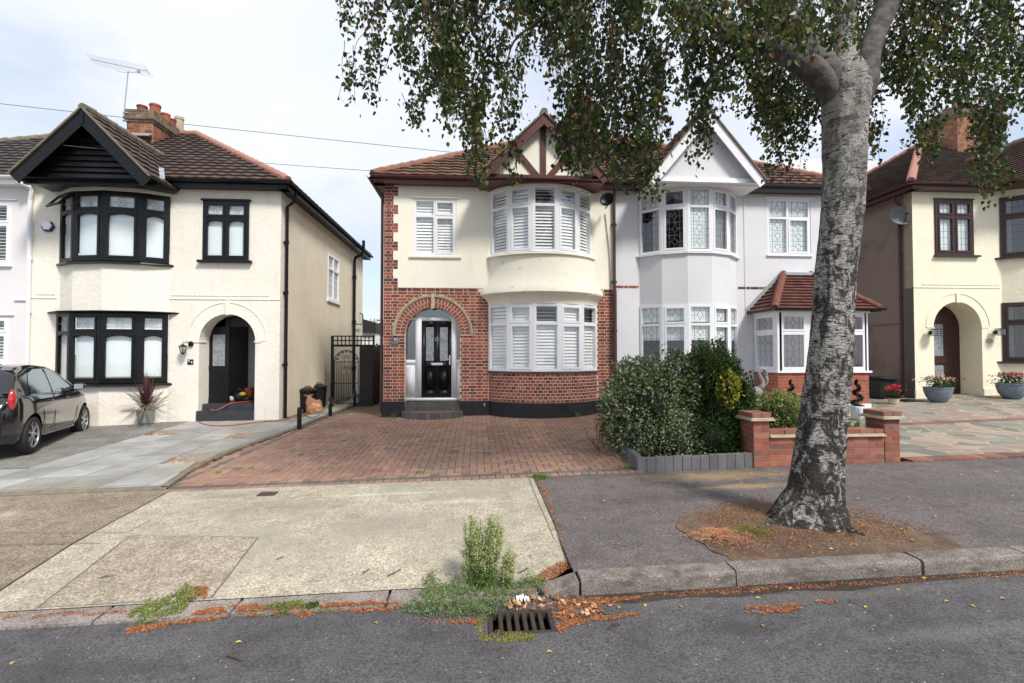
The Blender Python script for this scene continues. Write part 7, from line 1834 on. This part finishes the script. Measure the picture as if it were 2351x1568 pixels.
# bollards and chains
Bp = []
bol = thing('bollard', 'nearest short black bollard at the edge of the block paving', 'bollard', (0,0,0), 'black bollards linked by a chain')
b = MB(); b.lathe([(.045,-.03),(.045,.40),(.040,.42),(.028,.435),(.001,.44)], (0,0,0), 16, cap=False); b.build('post', m_black, bol, auto=.6)
b = MB(); b.tube([(.05+.018*math.cos(t*math.pi/4),0,.36+.018*math.sin(t*math.pi/4)) for t in range(8)], .005, 5, closed=True); b.build('eyelet', m_galv, bol)
for i, (u, v) in enumerate(((687,985),(758,955),(814,933))):
    p = G(u, v)+V((0,0,.02)); Bp.append(p)
    if i == 0: bol.location = p
    else: dup(bol, p, 0, ['','second black bollard along the chain, beside the gate post','farthest black bollard from the road, in front of the black boards'][i])
def chain(label, a, b_, sag):
    mb = MB(); L_ = (b_-a).length*1.06; n = max(8, int(L_/.042)); pts = [a.lerp(b_, i/n)-V((0,0,sag*4*(i/n)*(1-i/n))) for i in range(n+1)]
    for i in range(n):
        c = (pts[i]+pts[i+1])/2; d = (pts[i+1]-pts[i]).normalized(); s = V((1,0,0)) if i % 2 else V((0,0,1)); s = (s-d*s.dot(d)).normalized()
        if i % 2: s = d.cross(V((0,0,1))).normalized()
        mb.tube([c+d*.030*math.cos(k*math.pi/4)+s*.014*math.sin(k*math.pi/4) for k in range(8)], .0048, 4, closed=True)
    tag(mb.build('chain', m_galv), label, 'chain', 'chains between the bollards')
up_ = V((0,0,.36))
chain('nearest sagging grey chain, hung between the first two bollards', Bp[0]+up_, Bp[1]+up_, .26)
chain('middle grey chain hung between the second and third bollards', Bp[1]+up_, Bp[2]+up_, .24)
e = P(868,898,17.5); chain('farthest grey chain from the third bollard towards the dark fence', Bp[2]+up_, e, .2)
# gate, trellis and screens
gy = 14.9; gx_ = lambda u: X(u, gy); gzv = lambda v, u=795: Z(v, u, gy); gb0 = gz(-4, gy)+.03
PG_ = thing('garden_gate', 'black wrought iron arched gate with scrollwork at the side passage', 'gate', (gx_(795), gy, gb0))
b = MB(); xa, xb = gx_(768), gx_(823); zt_, za_ = gzv(930), gzv(831); r = (xb-xa)/2; cxg = (xa+xb)/2
arc = [(cxg-r*math.cos(math.pi*i/20), gy, za_+r*.98*math.sin(math.pi*i/20)) for i in range(21)]
b.tube([(xa,gy,zt_)]+arc+[(xb,gy,zt_)], .013, 6)
for z in (zt_+.05, gzv(880), za_-.0): b.bar((xa,gy,z),(xb,gy,z),.02,.012)
for i in range(1, 10):
    x = xa+(xb-xa)*i/10
    if 4 <= i <= 6: b.bar((x,gy,zt_),(x,gy,gzv(856)),.011,.011)
    else: b.bar((x,gy,zt_),(x,gy,za_),.011,.011)
b.build('gate_frame', m_black, PG_)
b = MB()
def scroll(c, s, r0, fl=1, tn=1.6):
    b.tube([c+V((fl*s*r0*(1-t/14)*math.cos(t*tn*math.pi/7), 0, r0*(1-t/14)*math.sin(t*tn*math.pi/7))) for t in range(13)], .006, 4)
for i in range(7):
    a = math.pi*(i+.5)/7; c = V((cxg-r*.80*math.cos(a), gy, za_+.03+r*.78*math.sin(a)))
    scroll(c, 1, .045, 1); scroll(c+V((.02,0,.0)), 1, .04, -1)
for z in (gzv(845), gzv(820)): scroll(V((cxg-.07,gy,z)),1,.07,1); scroll(V((cxg+.07,gy,z)),1,.07,-1)
for z in (gzv(915),): scroll(V((cxg-.07,gy,z)),1,.06,1); scroll(V((cxg+.07,gy,z)),1,.06,-1)
b.tube([(cxg,gy,gzv(856)),(cxg-.07,gy,gzv(834)),(cxg,gy,gzv(812)),(cxg+.07,gy,gzv(834)),(cxg,gy,gzv(856))], .006, 4)
b.build('scrollwork', m_black, PG_)
b = MB(); b.box(xb-.03,gy-.03,gzv(896),xb+.05,gy-.01,gzv(889)); b.build('latch', m_galv, PG_)
TL = thing('trellis_frame', 'black timber frame with square lattice above the iron gate', 'trellis', (gx_(800), gy, gb0))
b = MB(); x0, x1 = gx_(760.5), gx_(860); b.box(x0,gy-.04,gb0-.1,x0+.07,gy+.03,gzv(771)); b.box(x0+.07,gy-.035,gzv(796),x1,gy+.025,gzv(791)); b.box(x0+.07,gy-.035,gzv(773),x1,gy+.025,gzv(770.5)); b.box(x1-.05,gy-.04,gzv(796),x1,gy+.03,gzv(770)); b.build('frame', m_black, TL)
b = MB(); n = 10
for i in range(1, n): x = x0+.07+(x1-x0-.12)*i/n; b.box(x-.013,gy-.02,gzv(791),x+.013,gy+.005,gzv(773))
b.box(x0+.07,gy-.025,gzv(783),x1-.05,gy-.001,gzv(780.5)); b.build('lattice', m_black, TL)
SB = thing('board_screen', 'black horizontal boarded screen beside the iron gate', 'fence', (gx_(845), gy, gb0))
b = MB(); xa, xb = gx_(826), gx_(853); n = 15
for i in range(n):
    z0 = lerp(gb0-.02, gzv(796), i/n); z1 = lerp(gb0-.02, gzv(796), (i+1)/n); b.prism([(xa,gy-.05,z0),(xa,gy-.03,z0),(xa,gy-.012,z1),(xa,gy-.024,z1)], (xb-xa,0,0))
b.build('board', M('black_stained_timber', (.017,.015,.014), .65, (.03,.027,.025), 12, bump=(30,.4)), SB)
b = MB()
for i in range(n):
    z0 = lerp(gb0-.02, gzv(796), i/n); z1 = lerp(gb0-.02, gzv(796), (i+1)/n); b.prism([(xb+.05,gy-.03,z0),(xb+.03,gy-.03,z0),(xb+.012,gy-.03,z1),(xb+.024,gy-.03,z1)], (0,3.0,0))
b.build('side_board', MATS['black_stained_timber'], SB); b = MB(); b.box(xb-.0,gy-.06,gb0-.05,xb+.05,gy-.01,gzv(794)); b.build('post', MATS['black_stained_timber'], SB)
FN = thing('garden_fence', 'dark timber fence closing the passage beside the red brick house', 'fence', (X(873,19), 19, 0))
b = MB(); x0, x1 = X(848,19), hx0+.05; zt_ = Z(792,872,19)
n = 9
for i in range(n): a = lerp(x0,x1,i/n); b.box(a+.003,19+.008*(i%2),-.1,lerp(x0,x1,(i+1)/n)-.003,19.02+.008*(i%2),zt_)
b.build('panel', MATS['black_stained_timber'], FN); b = MB(); b.box(x0+.25,18.93,-.1,x0+.33,19,zt_+.05); b.build('post', m_galv, FN)
LT = thing('outbuilding', 'cream outbuilding with a dark felt roof showing past the rear corner', 'shed', (X(845,24), 24, 0))
b = MB(); x0, x1 = X(815,24), X(862,24); z1 = Z(760,845,24); b.box(x0,24,-.1,x1,27,z1); b.build('wall', m_whitestep, LT)
b = MB(); z2 = Z(727,845,24); b.prism([(x0,23.8,z1-.05),(x1+.05,23.8,z1-.1),(x1+.05,23.8,Z(742,862,24)),(x0,23.8,z2)], (0,3.4,0)); b.build('roof', MATS['black_stained_timber'], LT)
# aerial
AE = thing('tv_aerial', 'spindly rooftop television aerial on a mast strapped to the left chimney', 'aerial', P(286,262,14.85))
b = MB(); a0 = P(284,268,14.84); a1 = P(290,163,14.9); a1.x = a0.x+.06; b.tube([a0,a1], .017, 6); b.build('mast', m_alu, AE)
b = MB(); q0, q1 = P(209,136,15.1), P(341,164,14.7); b.tube([q0,q1], .009, 5); dd = (q1-q0)/19; ev = V((.04,.16,-.06))
for i in range(20):
    c = q0+dd*i; k = lerp(.7,1.05,i/19); b.tube([c-ev*k+V((-.02,0,.05)),c+ev*k+V((.02,0,-.05))], .0045, 4)
b.tube([q1+V((0,0,.16)),q1+V((.03,-.1,-.22))], .008, 4); b.tube([q1+V((-.1,0,.14)),q1+V((.08,-.1,-.14))], .008, 4); b.box(q1.x-.35,q1.y+.05,q1.z+.0,q1.x-.28,q1.y+.1,q1.z+.07)
b.tube([a1+V((-.35,0,.0)),a1+V((-.1,0,-.05)),a1+V((.2,0,-.03)),q1-dd*3], .006, 4); b.build('yagi', m_alu, AE)
b = MB(); b.box(a0.x-.03,a0.y-.01,a0.z+.1,a0.x+.12,a0.y+.04,a0.z+.13); b.box(a0.x-.03,a0.y-.01,a0.z-.12,a0.x+.12,a0.y+.04,a0.z-.09); b.build('bracket', m_galv, AE)
def wire(label, a, b_, sag, r=.007):
    mb = MB(); n = 24; mb.tube([a.lerp(b_, i/n)-V((0,0,sag*4*(i/n)*(1-i/n))) for i in range(n+1)], r, 4)
    tag(mb.build('overhead_wire', M('wire', (.10,.10,.11), .6)), label, 'wire')
wire('upper overhead wire crossing the sky behind the left chimney', P(-500,180,17.6), P(1100,356,17.6), .05, .010)
wire('lower overhead wire running to the roof corner of the red brick house', P(-500,262,10.6), P(866,393,11.65), .09, .006)
# ================================================================ THINGS ON THE RIGHT
def satdish(label, c, r, az, mat, wall_x=None):
    t = thing('satellite_dish', label, 'satellite dish', c); b = MB(); Mx = Matrix.Translation(c) @ Matrix.Rotation(az, 4, 'Z') @ Matrix.Rotation(math.radians(75), 4, 'X'); b.M = Mx
    pr = [(r*k/6, .10*(k/6)**2) for k in range(7)]
    b.lathe([(a, z) for a, z in pr]+[(a+.004, z-.012) for a, z in pr[::-1]], n=28, cap=False); b.build('reflector', mat, t, smooth=True)
    b = MB(); b.M = Mx; b.tube([(0,-r*.9,.10),(0,-r*.45,.40)], .010, 6); b.tube([(0,-r*.45,.40),(0,-r*.36,.33)], .03, 10); b.build('receiver_arm', m_plastic, t)
    b = MB(); b.M = Mx; b.tube([(0,0,-.005),(0,0,-.12)], .03, 8); b.M = None; e = c+(V((wall_x,c.y,c.z-.1))-c if wall_x is not None else V((0,.25,-.1))); b.tube([Mx @ V((0,0,-.1)), e], .018, 6); b.build('bracket', m_galv, t)
m_dish = M('grey_dish', (.17,.18,.20), .45, (.13,.14,.155), 6)
satdish('grey satellite dish on the brown side wall near the top of the drainpipe', P(2069,498,12.25), .27, math.radians(-25), m_dish, rx0)
satdish('dark satellite dish high between the two bay windows, half hidden by birch leaves', P(1396,462,11.6), .17, math.radians(-30), m_plastic)
sl = P(1978,570,14.6); t = thing('security_light', 'small black security light on the brown side wall behind the birch trunk', 'light', sl); b = MB(); b.box(sl.x-.05,sl.y-.1,sl.z-.06,sl.x+.06,sl.y+.1,sl.z+.06); b.build('lamp_head', m_plastic, t, bevel=.01); b = MB(); b.tube([sl,V((rx0,sl.y,sl.z-.04))],.015,6); b.build('bracket', m_plastic, t)
for k, (u, v, lab) in enumerate(((2134,764,'square caged lantern left of the yellow arched porch'),(2283,763,'square caged lantern right of the yellow arched porch'))):
    lx, lz = X(u), Z(v, u); t = thing('porch_lantern', lab, 'wall lamp', (lx,12,lz), 'caged lanterns either side of the arch'); b = MB(); y0 = 11.82
    b.box(lx-.02,11.93,lz-.05,lx+.02,11.99,lz+.05); b.box(lx-.105,y0-.09,lz+.075,lx+.105,y0+.09,lz+.09); b.box(lx-.085,y0-.07,lz-.085,lx+.085,y0+.07,lz-.075); b.bar((lx,11.99,lz+.02),(lx,y0,lz+.08),.02,.02)
    for i in (-1,0,1):
        for j in (-1,1): b.bar((lx+i*.08,y0+j*.065,lz-.08),(lx+i*.08,y0+j*.065,lz+.08),.009,.009)
    for z in (-.03,.025):
        for j in (-1,1): b.bar((lx-.08,y0+j*.065,lz+z),(lx+.08,y0+j*.065,lz+z),.008,.008)
    b.build('cage', m_black, t); b = MB(); b.box(lx-.06,y0-.05,lz-.07,lx+.06,y0+.05,lz+.07); b.build('lamp_glass', glass_mat('frosted_glass', (.5,.5,.5), .25), t)
qx, qz = X(2271), Z(783,2271); t = thing('house_plaque', 'small pale oval plaque under the lantern right of the arch', 'plaque', (qx,12,qz)); b = MB(); b.prism([(qx+.085*math.cos(i*math.pi/8)*(1 if abs(math.cos(i*math.pi/8))<.9 else 1),11.975,qz+.065*math.sin(i*math.pi/8)) for i in range(16)], (0,.02,0)); b.build('plate', M('plaque_stone', (.42,.40,.26), .6, (.28,.3,.2), 30), t)
RF = random.Random(11)
def flowers(mb, c, rx, ry, h, n, leafc, flc, nf, fs=.03):
    for i in range(n): leaf(mb, c+V((RF.gauss(0,rx*.45),RF.gauss(0,ry*.45),RF.uniform(0,h))), .045, jitc(RF.choice(leafc), .3, RF), RF, droop=.3)
    for i in range(nf):
        p = c+V((RF.gauss(0,rx*.42),RF.gauss(0,ry*.42),h*RF.uniform(.55,1.15))); col = jitc(RF.choice(flc), .15, RF)
        for k in range(7): leaf(mb, p+V((RF.gauss(0,.012),RF.gauss(0,.012),RF.gauss(0,.008))), fs, col, RF, w_=.9)
m_bowl = M('blue_grey_glaze', (.12,.16,.21), .3, (.18,.22,.27), 9, spec=.6)
GLc = [(.04,.08,.02),(.06,.11,.03),(.03,.06,.02)]
for (u, v, r, lab, fc) in ((2154,917,.285,'blue grey glazed bowl of pale pink flowers beside the yellow porch step',[(.75,.42,.42),(.8,.65,.55),(.75,.55,.45)]),(2324,914,.30,'blue grey glazed bowl of deep pink flowers under the brown bay window',[(.65,.06,.15),(.75,.12,.2),(.8,.5,.5)])):
    p = P(u, v, 11.35); p.z = gz(p.x,p.y)+.0; t = thing('flower_bowl', lab, 'flower pot', p, 'glazed bowls of flowers'); b = MB(); b.lathe([(r*.5,0),(r*.6,.02),(r*.86,r*.45),(r*1.0,r*.95),(r*1.0,r*1.12),(r*1.06,r*1.18),(r*1.04,r*1.24),(r*.93,r*1.24),(r*.9,r*1.1)], p, 30, cap=False); b.lathe([(0,r*1.12),(r*.92,r*1.12)], p, 20, cap=False, mi=1); b.build('bowl', [m_bowl, m_garden], t, auto=.7)
    b = MB(); flowers(b, p+V((0,0,r*1.15)), r*1.05, r*1.0, .26, 520, GLc, fc, 75, .026); b.build('flowers', m_leaf, t)
p = P(2051,912,11.3); p.z = gz(p.x,p.y); t = thing('flower_pot', 'cream and black pot of red geraniums by the brown side wall', 'flower pot', p); b = MB(); b.lathe([(.08,0),(.09,.01),(.13,.13),(.135,.14)], p, 24, cap=False); b.build('pot', M('cream_glaze', (.55,.50,.36), .4), t); b = MB(); b.lathe([(.137,.14),(.165,.19),(.172,.20),(.15,.20)], p, 24, cap=False); b.build('rim', m_plastic, t); b = MB(); flowers(b, p+V((0,0,.2)), .2, .2, .22, 160, GLc, [(.7,.03,.06),(.65,.05,.12)], 42, .03); b.build('flowers', m_leaf, t)
p = P(2024,909,12.4); p.z = gz(p.x,12); t = thing('wheelie_bin', 'black lidded bin standing in shade against the brown side wall', 'bin', p); b = MB(); b.prism([(p.x-.24,p.y-.24,p.z),(p.x+.24,p.y-.24,p.z),(p.x+.24,p.y+.24,p.z),(p.x-.24,p.y+.24,p.z)], (0,0,.5)); b.build('body', m_plastic, t, bevel=.03); b = MB(); b.box(p.x-.27,p.y-.27,p.z+.5,p.x+.27,p.y+.27,p.z+.55); b.box(p.x-.2,p.y-.3,p.z+.49,p.x+.2,p.y-.27,p.z+.53); b.build('lid', m_plastic, t, bevel=.012)
dm_ = MB(); q = P(2087,912,11.7); q.z = gz(q.x,q.y)+.002; dm_.box(q.x-.25,q.y-.2,q.z-.02,q.x+.2,q.y+.2,q.z+.018); tag(dm_.build('door_mat', m_plastic, bevel=.005), 'black mat lying on the crazy paving by the brown drainpipe', 'mat')
# face planters with spiral topiary
m_silver = M('silver_white_stone', (.50,.52,.55), .5, (.68,.69,.70), 9, bump=(35,.4,.006), grime=(10,(.25,.27,.3),.6,.7))
def faceplanter(label, u, v, Yp, s=1.0):
    p = P(u, v, Yp); p.z = gz(p.x,p.y)+.0 if v > 925 else gz(p.x,p.y)+.0; t = thing('face_planter', label, 'planter', p, 'head shaped planters with spiral topiary')
    b = MB()
    def jt(a, z):
        d = math.cos(a-math.radians(250)); q = 1+.05*math.sin(a*3+z*9)
        z_ = z/s
        q += .16*math.exp(-((a-math.radians(250))/.16)**2-((z_-.15)/.06)**2)+.05*math.exp(-((a-math.radians(250))/.3)**2-((z_-.07)/.02)**2)
        for e in (-.38,.38): q -= .07*math.exp(-((a-math.radians(250)-e)/.18)**2-((z_-.20)/.03)**2)
        return q+.03*noise.noise(V((math.cos(a)*6,math.sin(a)*6,z*20)))
    prof = [(.08*s,0),(.095*s,.01*s)]+[(.095*s+.065*s*math.sin(k/12*1.7),(.01+.31*k/12)*s) for k in range(1,13)]
    b.lathe(prof+[(.14*s,.325*s),(.13*s,.28*s)], p, 44, jit=jt, cap=False); b.lathe([(0,.30*s),(.14*s,.30*s)], p, 16, cap=False); b.build('head', m_silver, t, smooth=True)
    b = MB(); z0 = p.z+.30*s
    for i in range(2600):
        k = i/2600; hh = .62*s*k; a = k*2*math.pi*2.6+RF.gauss(0,.5); rr = .115*s*(1.15-k); cx2 = .025*math.cos(k*2*math.pi*2.6)*s*(1.2-k)
        q = V((p.x+cx2+rr*math.cos(a)*RF.uniform(.5,1.05), p.y+.02*s*math.sin(k*16)+rr*math.sin(a)*RF.uniform(.5,1.05), z0+hh+RF.gauss(0,.012))); leaf(b, q, .028, jitc((.018,.03,.022), .4, RF), RF, w_=.5)
    b.build('topiary', m_leaf, t); b = MB(); b.tube([(p.x,p.y,z0),(p.x,p.y,z0+.55*s)], .01, 5); b.build('stem', m_twig, t)
faceplanter('silver head shaped planter with dark spiral topiary, in front of the white porch plinth', 1969, 938, 9.6, .86)
faceplanter('silver head shaped planter with spiral topiary, just behind the low yellow green shrub', 1817, 922, 10.4, .82)
# wading bird statue
bp_ = P(1730, 925, 8.3); s_ = .0
bp_ = P(1738, 925, 8.3)
ST = thing('bird_statue', 'pale grey stone wading bird statue with curved neck behind the left brick pier', 'statue', (bp_.x, 8.3, .05)); b = MB()
cb_ = P(1734, 900, 8.3)
b.ball(cb_, .115, 0, 20, 14, None, (1.15,.8,.85)); b.ball(cb_+V((-.09,0,-.015)), .08, 0, 14, 10, None, (1.2,.7,.7))
nk = [P(u, v, 8.3) for u, v in ((1744,893),(1752,884),(1751,874),(1745,864),(1742,856),(1744,849),(1750,846),(1756,849),(1759,857))]
b.tube(nk, [.055,.036,.03,.028,.027,.028,.030,.036,.034], 14); b.ball(P(1758,857,8.3), .042, 0, 14, 10, None, (.85,.8,1.1)); b.tube([P(1759,863,8.3),P(1762,874,8.3),P(1760,882,8.3),P(1756,887,8.3)], [.028,.02,.014,.004], 8)
b.build('body', M('pale_stone', (.46,.44,.43), .85, (.38,.37,.36), 16, bump=(60,.4)), ST, smooth=True)
b = MB()
for s in (-.03,.03): b.tube([cb_+V((s,0,-.08)),cb_+V((s-.01,.01,-.26)),V((cb_.x+s,8.3,.05))], [.032,.014,.012], 8)
b.build('leg', MATS['pale_stone'], ST, smooth=True)
fl = MB(); q = P(1722,885,8.9)
for i in range(60): leaf(fl, q+V((RF.gauss(0,.06),RF.gauss(0,.06),RF.gauss(0,.06)-.05)), .035, jitc(RF.choice([(.55,.05,.09),(.05,.09,.03),(.7,.4,.4)]), .2, RF), RF)
fl.tube([q+V((0,0,-.75)),q], .006, 5, col=(.06,.09,.03)); tag(fl.build('pink_flower', m_leaf), 'pink rose blooms above the bird statue beside the shrub', 'flower')
# ================================================================ THE CAR
wb = 2.374; hh = V((-.354,.935,0)).normalized(); lf_ = V((-hh.y,hh.x,0)); org = V((-7.43,8.87,0))+lf_*.74-hh*.62; org.z = gz(-8,10)+.035
CAR = thing('parked_car', 'shiny black five door hatchback parked on the driveway of house 94', 'car', org)
CM = Matrix.Translation(org) @ Matrix.Rotation(math.atan2(hh.y,hh.x), 4, 'Z') @ Matrix.Rotation(math.radians(.8), 4, 'Y')
m_paint = M('black_car_paint', (.006,.006,.007), .12, spec=.6, coat=1.0)
def ip(tab, x):
    for (a, p), (b_, q) in zip(tab, tab[1:]):
        if x <= b_: 
            t = max(0,(x-a)/(b_-a)); t = t*t*(3-2*t)*.35+t*.65; return lerp(p,q,t)
    return tab[-1][1]
BELT = [(0,.80),(.06,.93),(.25,.985),(.8,.975),(1.5,.955),(2.2,.925),(2.75,.915),(3.1,.85),(3.4,.74),(3.58,.60),(3.66,.46)]
HW = [(0,.66),(.06,.74),(.22,.80),(.6,.83),(1.2,.825),(2.0,.82),(2.8,.825),(3.15,.80),(3.4,.74),(3.58,.62),(3.66,.50)]
nst = 46; secs = []
for i in range(nst+1):
    x = 3.66*i/nst; w_ = ip(HW, x); bz = ip(BELT, x); lo = .22 if .15 < x < 3.45 else .30
    half = [(w_*.90,lo),(w_*.965,lo+.05),(w_*.985,.40 if bz > .6 else lo+.10),(w_*1.0,lerp(.40,bz,.45)),(w_*.992,lerp(.40,bz,.72)),(w_*.965,bz-.045),(w_*.93,bz-.008),(w_*.86,bz+.012),(w_*.5,bz+.04),(0,bz+.05)]
    secs.append([(x,-y,z) for y, z in half]+[(x,y,z) for y, z in half[-2::-1]])
b = MB(); k = len(secs[0]); b.add([p for s in secs for p in s], [(i*k+j, (i+1)*k+j, (i+1)*k+j+1, i*k+j+1) for i in range(nst) for j in range(k-1)]+[tuple(range(k))[::-1], tuple(range(nst*k, nst*k+k))]+[(i*k, i*k+k-1, (i+1)*k+k-1, (i+1)*k) for i in range(nst)])
def solid(mb, cyls):
    o = mb.build('tmp', m_paint); cs = []
    for (x, y, z, r) in cyls:
        c = MB(); c.tube([(x,y-.30,z),(x,y+.30,z)], r, 36); cs.append(c.build('tmpc', m_plastic))
    for c in cs:
        md = o.modifiers.new('c','BOOLEAN'); md.operation = 'DIFFERENCE'; md.object = c; md.solver = 'EXACT'
    bpy.context.view_layer.update(); dg = bpy.context.evaluated_depsgraph_get(); me = bpy.data.meshes.new_from_object(o.evaluated_get(dg)); 
    for q in [o]+cs: bpy.data.objects.remove(q, do_unlink=True)
    return me
wz = .30
me = solid(b, [(x, y, wz, .355) for x in (.62,.62+wb) for y in (-.78,.78)])
me.transform(CM); bo = bpy.data.objects.new('body', me); C.objects.link(bo); bo.parent = CAR; bo.matrix_parent_inverse = world(CAR).inverted(); me.polygons.foreach_set('use_smooth', [True]*len(me.polygons)); e_ = bo.modifiers.new('e','EDGE_SPLIT'); e_.split_angle = .7
# greenhouse
RF_ = [(.08,.97),(.22,1.18),(.42,1.37),(.75,1.445),(1.2,1.465),(1.7,1.435),(2.0,1.365),(2.35,1.19),(2.8,.93)]
def gh(x, z):
    zr = ip(RF_, x); t = max(0, min(1, (z-.92)/max(.05, 1.44-.92))); wb_ = .775*(1 if .3 < x < 2.6 else .97); return lerp(wb_, .60, t**1.15)
b = MB(); n2 = 40; secs = []
for i in range(n2+1):
    x = .08+2.72*i/n2; zr = max(.95, ip(RF_, x)); half = []
    for t in (0,.25,.5,.75,.93): z = lerp(.90, zr-.03, t); half.append((gh(x,z), z))
    wt = gh(x, zr); half += [(wt-.035,zr-.012),(wt*.7,zr+.008),(wt*.35,zr+.018),(0,zr+.022)]
    secs.append([(x,-y,z) for y, z in half]+[(x,y,z) for y, z in half[-2::-1]])
k = len(secs[0]); b.M = CM; b.add([p for s in secs for p in s], [(i*k+j, (i+1)*k+j, (i+1)*k+j+1, i*k+j+1) for i in range(n2) for j in range(k-1)]+[tuple(range(k))[::-1], tuple(range(n2*k, n2*k+k))])
b.build('roof', m_paint, CAR, smooth=True)
m_carglass = M('car_glass', (.05,.065,.063), .03, (.10,.12,.115), 1.5, spec=1.0, coat=1.0); m_cseal = M('car_seal', (.006,.006,.006), .5)
def sidepoly(mb, poly, off, sgn=-1, mi=0):
    # grid fill so that it follows the side
    xs = [p[0] for p in poly]; zs2 = [p[1] for p in poly]; nx = 10; nz_ = 6
    for i in range(nx):
        col = clip_half(clip_half(poly,1,0,-lerp(min(xs),max(xs),i/nx)),-1,0,lerp(min(xs),max(xs),(i+1)/nx))
        for j in range(nz_):
            if len(col) < 3: continue
            c = clip_half(clip_half(col,0,1,-lerp(min(zs2),max(zs2),j/nz_)),0,-1,lerp(min(zs2),max(zs2),(j+1)/nz_))
            if len(c) >= 3 and abs(area(c)) > 1e-6: mb.add([(p[0], sgn*(gh(*p)+off), p[1]) for p in c], [tuple(range(len(c)))], mi)
for sgn in (-1, 1):
    b = MB(); b.M = CM; sidepoly(b, [(.62,.985),(1.40,.965),(1.42,1.385),(1.05,1.385),(.80,1.31),(.66,1.15)], .006, sgn); b.build('door_window', m_carglass, CAR)
    b = MB(); b.M = CM; sidepoly(b, [(1.50,.965),(2.50,.945),(2.42,1.02),(2.02,1.285),(1.80,1.365),(1.50,1.385)], .006, sgn); b.build('door_window', m_carglass, CAR)
def bsurf(x, z, off=0): 
    w_ = ip(HW, x); bz = ip(BELT, x); t = (z-.40)/(bz-.40); return w_*(1.0 if t < .5 else lerp(1.0,.965,(t-.5)*2))+off
b = MB(); b.M = CM
for pts in ([(1.45,.28),(1.47,.60),(1.455,.95)],[(.98,.66),(.86,.86),(.70,.95)],[(2.48,.28),(2.55,.60),(2.56,.90)],[(1.0,.28),(1.02,.5),(.98,.66)]):
    for sgn in (-1,1): b.tube([(x, sgn*bsurf(x,z,.0005), z) for x, z in pts], .004, 4)
b.build('door_seam', m_cseal, CAR)
b = MB(); b.M = CM
for sgn in (-1,1): b.box(1.02,sgn*.81-.012,.245,2.40,sgn*.81+.012,.27)
b.build('sill_trim', M('sill_grey', (.20,.19,.18), .35), CAR)
for x in (1.18, 1.95):
    b = MB(); b.M = CM; b.tube([(x,-bsurf(x,.83,.012),.83),(x+.08,-bsurf(x,.83,.03),.838),(x+.17,-bsurf(x,.83,.012),.835)], .013, 8); b.build('door_handle', m_paint, CAR)
b = MB(); b.M = CM; b.ball((2.30,-.93,1.02), .10, 0, 16, 10, None, (.75,1.0,.68)); b.bar((2.32,-.78,.96),(2.32,-.90,.98),.05,.04); mi_ = b.build('wing_mirror', m_paint, CAR, smooth=True)
b = MB(); b.M = CM; b.box(2.215,-1.0,.975,2.23,-.86,1.07); b.build('mirror_glass', m_chrome, mi_)
for sgn in (-1,1):
    b = MB(); b.M = CM; b.ball((.10,sgn*.725,.91), 1, 0, 16, 14, None, (.075,.05,.165)); b.build('tail_light', M('red_lens', (.45,.015,.012), .12, spec=.8, coat=1), CAR, smooth=True)
b = MB(); b.M = CM; b.prism([(.055,-.5,.99),(.055,.5,.99),(.30,.46,1.29),(.30,-.46,1.29)], (-.02,0,.015)); b.build('rear_window', m_carglass, CAR)
b = MB(); b.M = CM; b.box(-.05,-.62,.30,.12,.62,.56); b.build('rear_bumper', m_paint, CAR, bevel=.05)
m_tyre = M('tyre_rubber', (.018,.018,.018), .75, bump=(60,.3)); m_rim = M('alloy_rim', (.50,.50,.52), .28, metal=.85)
for wx in (.62, .62+wb):
    for sgn in (-1, 1):
        W_ = CM @ Matrix.Translation((wx, sgn*.74, wz)) @ Matrix.Rotation(math.pi/2*sgn*-1, 4, 'X') @ Matrix.Identity(4)
        b = MB(); b.M = W_ ; pr = [(.215,-.085),(.27,-.09),(.292,-.075),(.30,-.04),(.30,.04),(.292,.075),(.27,.09),(.215,.085)]
        if sgn == -1: b.M = CM @ Matrix.Translation((wx,-.74,wz)) @ Matrix.Rotation(math.pi/2, 4, 'X')
        b.lathe(pr, n=40, cap=False); wh = b.build('tyre', m_tyre, CAR, smooth=True)
        wh.name = 'wheel'
        r_ = MB(); r_.M = b.M; r_.lathe([(.21,.02),(.205,-.06)], n=36, cap=False); r_.lathe([(.215,.078),(.205,.082),(.195,.06)], n=36, cap=False)
        for i in range(7):
            for dl in (-.09,.09):
                a = i*2*math.pi/7+dl; r_.bar((.045*math.cos(a),.045*math.sin(a),.062),(.20*math.cos(a+dl*.3),.20*math.sin(a+dl*.3),.062), .020, .02, nrm=(0,0,1))
        r_.lathe([(.055,.05),(.055,.075),(.03,.082),(.001,.082)], n=20, cap=False); r_.build('rim', m_rim, wh, auto=.6)
        r_ = MB(); r_.M = b.M; r_.lathe([(.205,.01),(.001,.01)], n=30, cap=False); r_.build('brake_disc', m_cseal, wh)
